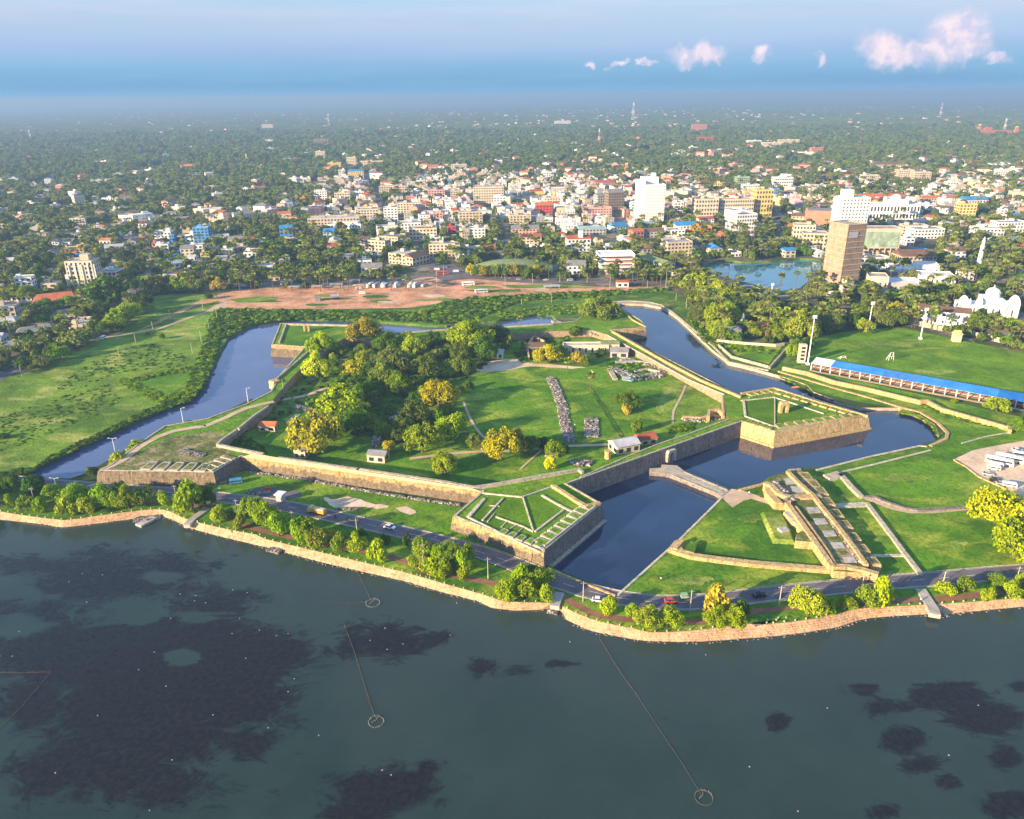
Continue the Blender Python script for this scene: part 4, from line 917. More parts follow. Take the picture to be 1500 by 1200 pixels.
PT = [(2, 60, 570, 62, 'lime', 70), (2, 155, 585, 100, 'bright', 90), (2, 240, 600, 74, 'bright', 95), (2, 395, 605, 125, 'lime', 90), (2, 440, 560, 150, 'bright', 130), (2, 515, 605, 100, 'lime', 110), (2, 600, 560, 130, 'bright', 130), (2, 650, 578, 130, 'bright', 130), (2, 745, 572, 140, 'lime', 130),
 (2, 710, 530, 130, 'green', 110), (2, 840, 553, 125, 'bright', 110), (2, 950, 555, 80, 'lime', 75), (2, 1120, 598, 190, 'lime', 165), (2, 1190, 560, 130, 'green', 120), (2, 70, 480, 110, 'green', 90), (2, 190, 500, 130, 'green', 90), (2, 310, 520, 110, 'bright', 90), (2, 20, 470, 80, 'dark', 60), (2, 210, 450, 110, 'dark', 60),
 (2, -80, 580, 110, 'bright', 110), (2, -190, 570, 120, 'lime', 110), (2, -300, 570, 120, 'bright', 110), (2, -100, 470, 130, 'green', 110),
 (4, 95, 575, 100, 'lime', 110), (4, 215, 612, 90, 'lime', 80), (4, 280, 560, 130, 'bright', 150), (4, 340, 590, 120, 'lime', 150), (4, 430, 655, 120, 'bright', 130), (4, 390, 590, 110, 'bright', 120), (4, 300, 520, 100, 'green', 80), (4, 545, 690, 110, 'bright', 150), (4, 610, 690, 120, 'lime', 150), (4, 655, 715, 110, 'lime', 110), (4, 715, 680, 90, 'gold', 70), (4, 790, 738, 110, 'bright', 115), (4, 885, 745, 120, 'lime', 110), (4, 1000, 792, 125, 'lime', 110), (4, 900, 680, 90, 'green', 70), (4, 1165, 700, 60, 'green', 60), (4, 1205, 845, 75, 'bright', 75), (4, 1255, 775, 110, 'bright', 110), (4, 1320, 870, 120, 'lime', 100), (4, 1390, 880, 110, 'lime', 90), (4, 1345, 800, 100, 'bright', 90), (4, 1410, 810, 130, 'bright', 130), (4, 1490, 860, 110, 'bright', 110), (4, 1040, 700, 80, 'dark', 50), (4, 150, 560, 70, 'green', 60),
 (6, 75, 700, 115, 'bright', 110), (6, 150, 700, 90, 'bright', 80), (6, 135, 795, 110, 'bright', 85), (6, 205, 808, 100, 'lime', 85), (6, 235, 740, 140, 'bright', 125), (6, 330, 730, 105, 'bright', 110), (6, 315, 838, 82, 'lime', 95), (6, 560, 935, 125, 'lime', 120), (6, 665, 922, 120, 'lime', 110), (6, 650, 860, 140, 'bright', 110), (6, 760, 865, 150, 'bright', 120), (6, 790, 948, 100, 'lime', 90), (6, 700, 830, 120, 'green', 90), (6, 1160, 1015, 110, 'lime', 100), (6, 1280, 1028, 78, 'bright', 60),
 (8, 300, 1030, 80, 'bright', 60), (8, 390, 1095, 150, 'lime', 120), (8, 525, 1090, 140, 'lime', 110), (8, 770, 1020, 170, 'gold', 150), (8, 790, 1090, 140, 'lime', 110), (8, 880, 1100, 140, 'lime', 130), (8, 930, 1040, 90, 'green', 90), (8, 1310, 1035, 190, 'lime', 185), (8, 1430, 1025, 75, 'bright', 75),
 (10, 370, 1022, 78, 'bright', 80), (10, 475, 998, 105, 'lime', 80), (10, 590, 985, 130, 'bright', 120), (10, 655, 975, 140, 'lime', 150), (10, 1040, 912, 110, 'lime', 80), (10, 1155, 897, 112, 'bright', 100), (10, 1290, 945, 80, 'lime', 65), (10, 1345, 850, 110, 'bright', 60), (10, 1415, 930, 115, 'lime', 100), (10, 1490, 850, 80, 'bright', 60), (10, 1590, 900, 110, 'bright', 90), (10, 1700, 890, 110, 'lime', 90), (10, 1830, 880, 120, 'bright', 90)]
for i, (r_, x, y, w, lf, h) in enumerate(PT): T(r_, x, y, w * .98, lf, 'small' if w < 100 else ('round' if i % 3 else 'small'), h * 1.12, grp=PG)
T(10, 1370, 540, 330, 'yellow', 'round', 270); T(10, 1440, 700, 290, 'lime', 'round', 240); T(10, 1560, 560, 260, 'yellow', 'round', 230)
FT = [(930, 480, 190, 'gold', 150), (680, 560, 150, 'lime', 150), (655, 690, 150, 'yellow', 160), (930, 600, 100, 'lime', 90), (875, 680, 160, 'yellow', 110), (1060, 530, 150, 'green', 110), (1170, 510, 110, 'lime', 95), (1230, 560, 130, 'olive', 90), (1010, 640, 140, 'olive', 110), (1090, 650, 200, 'olive', 150), (1180, 640, 130, 'olive', 110), (1285, 690, 150, 'olive', 150), (1040, 740, 140, 'olive', 170), (1125, 785, 130, 'bright', 145), (830, 800, 180, 'green', 150), (900, 820, 140, 'green', 130), (800, 920, 240, 'lime', 210), (870, 1010, 170, 'green', 170), (650, 1125, 265, 'yellow', 270), (740, 1050, 130, 'olive', 140),
 (1355, 850, 195, 'gold', 165), (1215, 850, 110, 'green', 85), (1215, 960, 180, 'olive', 150), (1150, 1010, 130, 'olive', 120), (1260, 1115, 195, 'lime', 185), (1070, 1115, 80, 'gold', 75), (1110, 1050, 110, 'olive', 90), (1430, 1035, 180, 'lime', 165), (1350, 960, 90, 'green', 90), (1320, 500, 120, 'green', 80), (1385, 1210, 120, 'lime', 110), (1480, 600, 120, 'olive', 130), (850, 760, 100, 'green', 80), (960, 700, 110, 'green', 120)]
for x, y, w, lf, h in FT: T(3, x, y, w, lf, 'round' if w > 90 else 'small', h, z=INN)
FT5 = [(350, 530, 230, 'lime', 190), (300, 470, 150, 'lime', 110), (520, 480, 110, 'dark', 120), (430, 590, 150, 'green', 150), (310, 670, 125, 'olive', 140), (90, 690, 150, 'olive', 140), (130, 500, 110, 'dark', 90), (210, 500, 90, 'dark', 70), (30, 560, 120, 'lime', 130), (160, 600, 90, 'olive', 80), (335, 750, 75, 'dark', 45), (375, 1095, 95, 'olive', 95), (530, 1160, 190, 'gold', 200), (610, 1120, 130, 'gold', 150), (700, 1115, 100, 'olive', 105), (770, 1090, 80, 'dark', 70), (840, 1150, 100, 'lime', 120), (890, 1120, 60, 'dark', 60), (205, 1240, 115, 'lime', 105), (1260, 860, 135, 'olive', 110), (1250, 890, 70, 'gold', 60), (1315, 1000, 68, 'olive', 75), (1100, 360, 210, 'olive', 150), (1160, 350, 110, 'lime', 120), (1050, 350, 120, 'lime', 120), (800, 600, 150, 'gold', 110), (750, 590, 90, 'gold', 70), (970, 600, 90, 'gold', 70), (1020, 610, 60, 'olive', 60), (910, 575, 50, 'bright', 50), (960, 450, 90, 'olive', 60), (575, 520, 60, 'olive', 75), (860, 560, 90, 'olive', 70), (1105, 560, 70, 'dark', 40), (815, 1215, 75, 'yellow', 85), (450, 480, 100, 'olive', 110)]
for x, y, w, lf, h in FT5: T(5, x, y, w, lf, 'round' if w > 90 else 'small', h, z=INN)
T(2, 700, 345, 125, 'lime', 'small', 95); T(2, 800, 262, 120, 'lime', 'small', 80); T(2, 535, 385, 70, 'dark', 'small', 55)
for x, y, h in ((1045, 770, 105), (910, 665, 85), (640, 400, 60), (770, 385, 55), (1150, 690, 60)): X, Y = G(*q(5, x, y), INN); palm(X, Y, INN, h * K * MPP(*q(5, x, y)))
WT = [(1, 225, 625, 140, 'olive', 70), (1, 350, 580, 110, 'bright', 90), (1, 320, 560, 90, 'bright', 80), (1, 470, 505, 200, 'olive', 90), (1, 620, 430, 90, 'green', 80), (1, 670, 410, 120, 'lime', 110), (1, 740, 370, 150, 'lime', 130), (1, 790, 320, 130, 'lime', 110), (1, 830, 280, 100, 'dark', 90), (1, 620, 260, 220, 'green', 140), (1, 560, 330, 140, 'olive', 110), (1, 400, 280, 140, 'bright', 70), (1, 260, 300, 120, 'green', 80), (1, 60, 240, 140, 'olive', 80), (1, 160, 240, 130, 'lime', 90), (1, 840, 190, 130, 'dark', 110), (1, 930, 190, 140, 'dark', 100), (1, 1040, 190, 130, 'lime', 90), (1, 1130, 190, 110, 'olive', 90), (1, 1270, 190, 80, 'gold', 90), (1, 1210, 230, 50, 'dark', 40), (1, 850, 435, 26, 'green', 20), (1, 938, 462, 34, 'green', 40), (1, 875, 508, 34, 'green', 22), (1, 25, 1035, 60, 'dark', 35)]
for r_, x, y, w, lf, h in WT: T(r_, x, y, w, lf, 'spread' if w > 180 else 'round', h)
ET = [(660, 190, 150, 'lime', 120), (740, 200, 90, 'green', 110), (800, 240, 160, 'lime', 120), (690, 250, 110, 'lime', 100), (690, 370, 120, 'olive', 120), (790, 390, 150, 'lime', 150), (860, 380, 130, 'lime', 130), (820, 450, 160, 'lime', 100), (930, 330, 150, 'dark', 120), (860, 300, 100, 'dark', 100), (1020, 360, 140, 'olive', 120), (1100, 350, 150, 'dark', 120), (1060, 320, 110, 'gold', 90), (1000, 450, 100, 'lime', 85), (1150, 450, 120, 'lime', 120), (1170, 380, 120, 'lime', 100), (1270, 470, 170, 'lime', 180), (1190, 465, 90, 'lime', 60), (1225, 570, 80, 'lime', 90), (1380, 400, 120, 'olive', 110), (1450, 420, 120, 'olive', 110), (640, 230, 70, 'olive', 60), (1065, 450, 70, 'gold', 60), (930, 450, 60, 'bright', 40), (740, 310, 90, 'green', 80), (620, 180, 80, 'green', 70)]
for x, y, w, lf, h in ET: T(7, x, y, w, lf, 'round', h)
E9 = [(575, 425, 90, 'lime', 90), (740, 390, 130, 'olive', 110), (690, 380, 110, 'olive', 100), (640, 360, 100, 'olive', 110), (560, 340, 120, 'olive', 100), (500, 400, 110, 'dark', 100), (380, 420, 110, 'olive', 110), (790, 370, 110, 'gold', 100), (760, 330, 100, 'gold', 90), (570, 200, 150, 'green', 80), (650, 280, 140, 'olive', 80), (770, 230, 140, 'bright', 60), (860, 220, 110, 'green', 80), (880, 310, 110, 'dark', 90), (1005, 200, 90, 'lime', 80), (1230, 410, 150, 'olive', 110), (1330, 400, 110, 'olive', 100), (1420, 410, 110, 'bright', 80), (1340, 880, 130, 'lime', 90), (1460, 1000, 90, 'bright', 90), (1490, 960, 80, 'green', 60), (1095, 830, 40, 'lime', 25), (340, 210, 80, 'green', 40), (1240, 370, 90, 'dark', 90)]
for x, y, w, lf, h in E9: T(9, x, y, w, lf, 'round', h)
rp_ = random.Random(5)
def P_(reg, x, y, h=None):
    bx, by = q(reg, x, y) if reg else (x, y); X, Y = G(bx, by); palm(X, Y, 2.0, (h * K if h else rp_.uniform(12, 16)) * MPP(bx, by) * 1.05)
for x in (45, 70, 165, 190, 205, 270, 290, 395, 425, 450, 480, 505, 585, 600, 640, 670, 690, 715, 785, 805, 830, 845, 880, 945, 965, 1015, 1080, 1095, 1160, 1180): P_(3, x, 175 + rp_.uniform(-12, 12), rp_.uniform(70, 95))
for x in (120, 160, 175, 270, 300, 330, 360, 380, 415, 440, 465, 520, 545, 570, 600, 640, 690): P_(7, x, 150 + rp_.uniform(-10, 12), rp_.uniform(60, 80))
for x, y in ((790, 160), (840, 180), (905, 190), (925, 185), (1025, 235), (1155, 170), (1300, 270), (1380, 400), (860, 60)): P_(7, x, y, 70)
for x, y in ((90, 170), (240, 270), (345, 290), (390, 280), (440, 385), (520, 380), (865, 400), (880, 395), (940, 380), (1070, 420), (1110, 190), (1060, 190), (1300, 450), (1350, 450), (1390, 470), (1470, 480), (460, 230), (650, 330), (800, 370), (1250, 440), (1430, 480), (180, 160)): P_(9, x, y, 75)
for x, y in ((490, 400), (430, 390), (370, 400), (95, 240)): P_(1, x, y, 80)
for x in range(360, 800, 34): T(5, x, 100 + rp_.uniform(-6, 6), 60, rp_.choice(['olive', 'gold', 'dark', 'olive']), 'round', 75)
fr = random.Random(31); fpoly = [(470, 520), (520, 505), (640, 500), (720, 498), (730, 520), (690, 545), (668, 560), (670, 600), (640, 640), (600, 655), (560, 650), (520, 600), (490, 560)]
placed = [(o.location.x, o.location.y) for o, p in THINGS]
for _ in range(600):
    px_, py_ = fr.uniform(465, 735), fr.uniform(495, 660)
    if not inpoly([(px_, py_)], fpoly)[0]: continue
    X, Y = G(px_, py_, INN)
    if min(math.dist((X, Y), p) for p in placed) < 8.6: continue
    placed.append((X, Y)); r = fr.uniform(3.2, 6); tree(X, Y, INN, r, r * fr.uniform(1.3, 1.7), fr.choice(['olive', 'green', 'lime', 'bright', 'green', 'lime']))
# ---------------- occupancy raster for the town (2.5 m cells)
RX, RY, RC = -1400.0, 250.0, 2.5; NX, NY = 1120, 760
OCC = np.zeros((NY, NX), bool)
def paint(poly, arr=OCC):
    p = np.array(poly); x0, y0 = p.min(0); x1, y1 = p.max(0)
    i0, i1 = max(0, int((x0 - RX) / RC)), min(NX, int((x1 - RX) / RC) + 2); j0, j1 = max(0, int((y0 - RY) / RC)), min(NY, int((y1 - RY) / RC) + 2)
    if i0 >= i1 or j0 >= j1: return
    gx, gy = np.meshgrid(RX + (np.arange(i0, i1) + .5) * RC, RY + (np.arange(j0, j1) + .5) * RC)
    m = inpoly(np.stack([gx.ravel(), gy.ravel()], 1), poly).reshape(gx.shape); arr[j0:j1, i0:i1] |= m
def occ(x, y):
    i, j = int((x - RX) / RC), int((y - RY) / RC)
    return OCC[j, i] if 0 <= i < NX and 0 <= j < NY else False
def occ_box(cx, cy, sx, sy, yaw, grow=0):
    c, s = math.cos(yaw), math.sin(yaw); a, b = sx / 2 + grow, sy / 2 + grow
    return [(cx + x * c - y * s, cy + x * s + y * c) for x, y in ((-a, -b), (a, -b), (a, b), (-a, b))]
paint(ccw(GP(GROUND_OPEN))); paint(offset(POND, 6)); paint(ccw(GP([(1030, 396), (1060, 404), (1103, 416), (1143, 426), (1172, 424), (1200, 440), (1200, 456), (1150, 446), (1093, 436), (1040, 426)])))
for P, w in SP: 
    n_ = strip_pts(P, w + 3); paint([a for a, b in n_] + [b for a, b in reversed(n_)])
n_ = strip_pts(TR, 16); paint([a for a, b in n_] + [b for a, b in reversed(n_)])
for pg in ([(1478, 400), (1560, 394), (1700, 398), (1700, 425), (1560, 428), (1490, 415)], [(560, 414), (620, 385), (700, 392), (720, 410), (600, 420)], [(0, 216), (32, 216), (30, 220), (0, 221)], [(1290, 452), (1320, 440), (1325, 470), (1290, 470)]): paint(ccw(GP(pg)))
# ================================================================== BUILDINGS
WC = {'white': (.80, .78, .74), 'cream': (.66, .56, .40), 'beige': (.58, .47, .34), 'yellow': (.70, .52, .18), 'pink': (.62, .36, .30), 'salmon': (.60, .25, .17), 'grey': (.42, .41, .40), 'blue': (.08, .28, .58), 'orange': (.72, .30, .04), 'terracotta': (.50, .20, .09), 'green': (.30, .42, .28), 'brown': (.26, .19, .14), 'teal': (.34, .48, .46), 'red': (.52, .07, .05), 'silver': (.50, .52, .54), 'slate': (.20, .19, .20)}
MW = {k: plain(k + '_wall_render', v, .85, .14, .12, .15) for k, v in WC.items()}
def roofm(name, c):
    def fn(t, b, pos):
        uv = t.add('ShaderNodeUVMap').outputs[0]
        n = t.noise(pos, .25, 5, .65); w = t.add('ShaderNodeTexWave', {'Vector': pos, 'Scale': 2.2, 'Distortion': .5}).outputs[1]
        col = t.mix(t.sm(n, .3, .75), [x * .6 for x in c], c); col = t.mix(t.math('MULTIPLY', w, .25), col, [x * .55 for x in c]); t.l.new(col, b.inputs['Base Color'])
    return mat(name, fn, .85, spec=.15)
MR = {'red': roofm('red_tile_roof', (.48, .13, .07)), 'orange': roofm('orange_tile_roof', (.66, .20, .08)), 'grey': roofm('grey_sheet_roof', (.30, .29, .29)), 'blue': roofm('blue_sheet_roof', (.05, .30, .62)), 'green': roofm('green_sheet_roof', (.30, .36, .13)), 'silver': roofm('pale_sheet_roof', (.60, .60, .60)), 'brown': roofm('brown_tile_roof', (.22, .13, .09)), 'flat': plain('flat_concrete_roof', (.38, .35, .32), .9, .35, .15), 'white': plain('white_roof', (.78, .76, .72), .8, .15, .15), 'teal': roofm('teal_sheet_roof', (.34, .50, .48)), 'paleflat': plain('pale_flat_roof', (.55, .50, .44), .9, .3, .15)}
def windows(par, w, d, h, floors, cols, sides=4, wr=.55, hr=.5, band=False, mat_=None, z0=0.0):
    b = MB(); fh = h / floors; e = .06
    for side in range(sides):
        L = w if side in (0, 2) else d; n = max(1, int(round(cols * L / w)))
        if band: n = 1
        for f in range(floors):
            for c in range(n):
                cw = L / n; u0 = -L / 2 + cw * (c + .5 - wr / 2); u1 = u0 + cw * wr
                if band: u0, u1 = -L / 2 + L * .06, L / 2 - L * .06
                za = z0 + fh * (f + .5 - hr / 2); zb = za + fh * hr
                def P(u, z):
                    if side == 0: return (u, -d / 2 - e, z)
                    if side == 1: return (w / 2 + e, u, z)
                    if side == 2: return (-u, d / 2 + e, z)
                    return (-w / 2 - e, -u, z)
                b.face([P(u0, za), P(u1, za), P(u1, zb), P(u0, zb)])
    o = b.build('windows', mat_ or M_glass, par); o['kind'] = 'stuff'; return o
def bld(cx, cy, w, d, h, yaw, wall='white', roof='flat', floors=None, cols=None, cat='building', name='town_building', group=None, phrase=None, label=None, hip=0, rooftop=True, band=False, wr=.55, hr=.5, z=2.0, ph_h=None, nowin=False, paintit=True):
    o = empty(name, cx, cy, z - .3, yaw); h += .3
    floors = floors or max(1, int(round(h / 3.4))); cols = cols or max(2, int(w / 3.6))
    b = MB(); b.box(0, 0, 0, w, d, h); b.build('wall', MW[wall], o)
    pitched = roof in ('red', 'orange', 'grey', 'blue', 'green', 'silver', 'brown', 'teal') 
    b = MB()
    if pitched:
        rh = ph_h or min(w, d) * .24
        if d > w * 1.15:
            b.gable(0, 0, h, d, w, rh, math.pi / 2, 0, hip)
        else: b.gable(0, 0, h, w, d, rh, 0, 0, hip)
    else:
        p = .8; b.box(0, 0, h + .01, w - .5, d - .5, .12)
        for sx, sy, ww, dd in ((0, -d / 2 + .12, w + .1, .3), (0, d / 2 - .12, w + .1, .3), (-w / 2 + .12, 0, .3, d - .36), (w / 2 - .12, 0, .3, d - .36)): b.box(sx, sy, h, ww, dd, p, mi=1)
    b.build('roof', [MR[roof], MW[wall]], o)
    if not nowin: windows(o, w, d, h, floors, cols, 4, wr, hr, band)
    if rooftop and not pitched and w > 7:
        rr = random.Random(int(abs(cx * 13 + cy * 7)))
        b = MB(); b.box(rr.uniform(-w * .3, w * .3), d * .25, h + .1, min(4, w * .3), min(3.5, d * .3), 2.6); b.build('stair_head', MW[wall], o)
        if rr.random() < .5: b = MB(); b.cyl(rr.uniform(-w * .3, w * .3), -d * .1, h + .1, .7, 1.6, 7); b.build('water_tank', M_black, o)
        if rr.random() < .3: b = MB(); b.box(rr.uniform(-w * .1, w * .1), -d * .25, h + .9, w * .5, d * .3, .15); b.build('awning', MR[rr.choice(['blue', 'silver', 'red', 'teal'])], o)
    tag(o, label, cat, group)
    if not label: THINGS.append((o, phrase or f"{'small' if max(w, d) < 11 else ('large' if max(w, d) > 20 else 'mid-sized')} {wall} {floors}-storey building with {'flat' if not pitched else roof} roof"))
    if paintit: paint(occ_box(cx, cy, w, d, yaw, 1.5))
    return o
def B(px, py, wpx, hpx, d, yaw_deg=8, **kw):
    """building by the foot of its front face in the photograph"""
    X, Y = G(px, py); m = MPP(px, py); yaw = R(yaw_deg); w = wpx * m; h = hpx * m * 1.03
    cx = X - math.sin(yaw) * d / 2; cy = Y + math.cos(yaw) * d / 2
    paint(occ_box(cx + math.sin(yaw) * (d / 2 + 6), cy - math.cos(yaw) * (d / 2 + 6), w, 13, yaw))
    return bld(cx, cy, w, d, h, yaw, **kw)
def sub(par, name, m, fn):
    b = MB(); fn(b); return b.build(name, m, par)
for pg in ([(1340, 470), (1495, 468), (1500, 500), (1400, 490), (1345, 478)], [(-20, 440), (112, 446), (112, 460), (-20, 462)]): paint(ccw(GP(pg)))
# --- landmark buildings -------------------------------------------------
o = B(957, 327, 30, 52, 22, 4, wall='white', roof='white', floors=13, cols=9, label='tall white tower block with a stepped stair core, tallest in the town centre', rooftop=False, wr=.35, hr=.35, name='tower_block')
m = MPP(957, 327); sub(o, 'stair_core', MW['white'], lambda b: (b.box(-18 * m, 4, 0, 9 * m, 20, 60 * m), b.box(-4 * m, 8, 52 * m, 24 * m, 12, 12 * m), b.box(2 * m, 8, 64 * m, 5 * m, 5, 5 * m)))
o = B(903, 402, 52, 27, 20, 3, wall='white', roof='white', floors=5, cols=10, label='white five-storey block with pink window bands behind the palm row', rooftop=False, band=True, hr=.38, name='office_block')
m = MPP(903, 402); sub(o, 'sun_band', MW['pink'], lambda b: [b.box(3, -10.25, .9 + k * 27 * m / 5, 42 * m, .5, .9) for k in range(5)])
o = B(848, 369, 34, 18, 14, 6, wall='white', roof='red', floors=3, label='white block with red roof and slim stair tower near the round green roof', ph_h=3, name='town_building'); m = MPP(848, 369); sub(o, 'stair_tower', MW['white'], lambda b: b.box(3 * m, -3, 0, 6 * m, 5, 30 * m))
B(1034, 322, 34, 28, 16, 5, wall='cream', roof='flat', floors=5, cols=8, label='long cream five-storey block beside the white tower block', name='office_block')
B(1078, 320, 50, 26, 16, 5, wall='cream', roof='flat', floors=5, cols=14, phrase='long cream five-storey block', name='office_block')
B(1117, 318, 26, 37, 18, 5, wall='yellow', roof='flat', floors=6, cols=6, label='ochre six-storey block at the end of the long cream block', name='office_block')
o = B(1092, 342, 32, 26, 26, 12, wall='white', roof='white', floors=5, cols=8, label='white five-storey hotel with arched windows above the pond trees', name='hotel'); m = MPP(1092, 342)
B(1072, 330, 26, 20, 22, -35, wall='white', roof='white', floors=5, cols=10, label='white wing of the hotel, angled away towards the long cream block', name='hotel')
o = B(1147, 278, 27, 16, 16, 4, wall='white', roof='white', floors=4, label='white block with a small square tower far behind the ochre block', name='town_building'); m = MPP(1147, 278); sub(o, 'tower', MW['white'], lambda b: b.box(2, 0, 0, 8 * m, 6, 22 * m))
B(1134, 292, 14, 14, 10, 4, wall='blue', roof='flat', label='bright blue block behind the ochre office block')
o = B(1203, 334, 40, 24, 26, -12, wall='salmon', roof='slate' if 0 else 'grey', floors=3, cols=5, label='salmon red hall with grey roof beside the tall white building', ph_h=1, name='hall', nowin=True)
o = B(1247, 346, 40, 52, 20, 2, wall='white', roof='white', floors=11, cols=8, label='bright white high-rise standing behind the scaffolded tower', wr=.4, hr=.4, name='tower_block', rooftop=False); m = MPP(1247, 346); sub(o, 'stair_core', MW['white'], lambda b: (b.box(-8 * m, 3, 52 * m, 14 * m, 10, 13 * m), b.box(-18 * m, 2, 0, 8 * m, 18, 54 * m)))
B(1176, 356, 30, 24, 16, -14, wall='cream', roof='flat', floors=4, cols=7, label='cream four-storey block at the pond corner, nearer the salmon hall')
B(1192, 366, 34, 22, 18, -14, wall='beige', roof='flat', floors=4, cols=7, label='beige four-storey block just behind the scaffolded tower')
B(1175, 328, 30, 10, 14, -14, wall='cream', roof='brown', label='cream house with solar panels on a brown roof by the salmon hall')
# scaffolded tower
P0 = [(1199, 424), (1239, 424), (1256, 415), (1216, 416)]
gp = ccw(GP([(1199, 426), (1236, 430), (1256, 418), (1219, 415)], 2.0)); cxy = (sum(p[0] for p in gp) / 4, sum(p[1] for p in gp) / 4)
yaw = .33; m = MPP(1226, 424); W, D, H = 32 * m, 38 * m, 96 * m
sc_t = empty('scaffolded_tower', cxy[0], cxy[1], 1.8, yaw); tag(sc_t, 'tall concrete tower under construction wrapped in brown scaffold netting', 'tower'); paint(occ_box(cxy[0], cxy[1], W + 8, D + 8, yaw, 2))
def netm(t, b, pos):
    z = t.add('ShaderNodeSeparateXYZ', {0: pos}).outputs[2]; n = t.noise(pos, .25, 5, .6); n2 = t.noise(t.add('ShaderNodeMapping', {0: pos, 3: (1, 1, .1)}).outputs[0], 1.4, 3)
    c = t.mix(t.sm(n, .3, .7), (.26, .18, .12), (.38, .27, .185)); c = t.mix(t.math('MULTIPLY', t.sm(n2, .45, .6), .5), c, (.46, .35, .25)); t.l.new(c, b.inputs['Base Color'])
M_net = mat('scaffold_netting', netm, .95)
sub(sc_t, 'core', MW['grey'], lambda b: b.box(0, 0, 0, W - 2.4, D - 2.4, H - 1))
for k in range(4):
    ww, dd = (W, .12) if k % 2 == 0 else (.12, D - .3); xx = (0, W / 2 - .1, 0, -W / 2 + .1)[k]; yy = (-D / 2, 0, D / 2, 0)[k]
    sub(sc_t, 'netting', M_net, lambda b: b.box(xx, yy, 12 * m, ww, dd, H - 12 * m))
NF = 11
for k in range(NF):
    zz = 14 * m + k * (H - 15 * m) / (NF - 1)
    sub(sc_t, 'scaffold_deck', M_tan, lambda b: (b.box(0, -D / 2 - .3, zz, W + .8, .3, .5), b.box(W / 2 + .3, 0, zz, .3, D, .5), b.box(-W / 2 - .3, 0, zz, .3, D, .28)))
for k in range(10):
    x = -W / 2 + k * W / 9; sub(sc_t, 'scaffold_pole', M_bark, lambda b: b.box(x, -D / 2 - .35, 0, .12, .12, H + 1.2))
for k in range(8):
    y = -D / 2 + k * D / 7; sub(sc_t, 'scaffold_pole', M_bark, lambda b: b.box(W / 2 + .35, y, 0, .12, .12, H + 1.2))
sub(sc_t, 'podium', MW['cream'], lambda b: (b.box(-1, -D / 2 - 4, 0, W + 5, 9, 13 * m), b.box(-W * .25, -D / 2 - 4, 13 * m, W * .4, 6, 7 * m), b.box(W * .45, -D / 2 - 3, 0, 9, 9, 9 * m)))
sub(sc_t, 'banner', MW['grey'], lambda b: b.box(-W * .18, -D / 2 - .55, H * .80, W * .5, .1, 5))
# green glass block
o = B(1286, 380, 54, 26, 18, -3, wall='beige', roof='flat', floors=2, label='pale green glass building on a steel frame right behind the netted tower', name='glass_building', z=2.0, nowin=True, rooftop=False)
m = MPP(1286, 380); o.location.z = 2 + 16 * m
sub(o, 'wall_panel', plain('green_glass', (.33, .42, .30), .4, .35, .15), lambda b: b.box(0, -9.15, 1, 50 * m, .2, 22 * m)); sub(o, 'frame', MW['beige'], lambda b: [b.box(-24 * m + k * 8 * m, -8.5 + dd, -16 * m, .8, .8, 16 * m) for k in range(7) for dd in (0, 17)]); sub(o, 'lower_wall', MW['beige'], lambda b: b.box(0, 3, -16 * m, 50 * m, 9, 15 * m)); sub(o, 'painted_emblem', MW['green'], lambda b: b.box(-22 * m, -9.4, 2, 8 * m, .2, 15 * m))
# cultural centre
for (px, py, w, h, d, yw, wl, rf, ph) in [(1284, 428, 27, 21, 16, -15, 'cream', 'flat', 'cream wedge-roofed wing of the low white centre'), (1322, 428, 55, 12, 22, -8, 'grey', 'white', 'wide low hall with white sheet roof beside the netted tower'), (1330, 404, 40, 8, 26, -8, 'white', 'white', 'low white flat-roofed hall behind the wide low hall'), (1372, 418, 48, 12, 20, -14, 'white', 'white', 'long low white-roofed hall behind the white church'), (1358, 404, 30, 14, 18, -14, 'white', 'white', 'white box of the low centre with grey sloping slab')]:
    B(px, py, w, h, d, yw, wall=wl, roof=rf, floors=1, phrase=ph, rooftop=False, cat='hall', name='flat_roofed_hall', wr=.3, hr=.3)
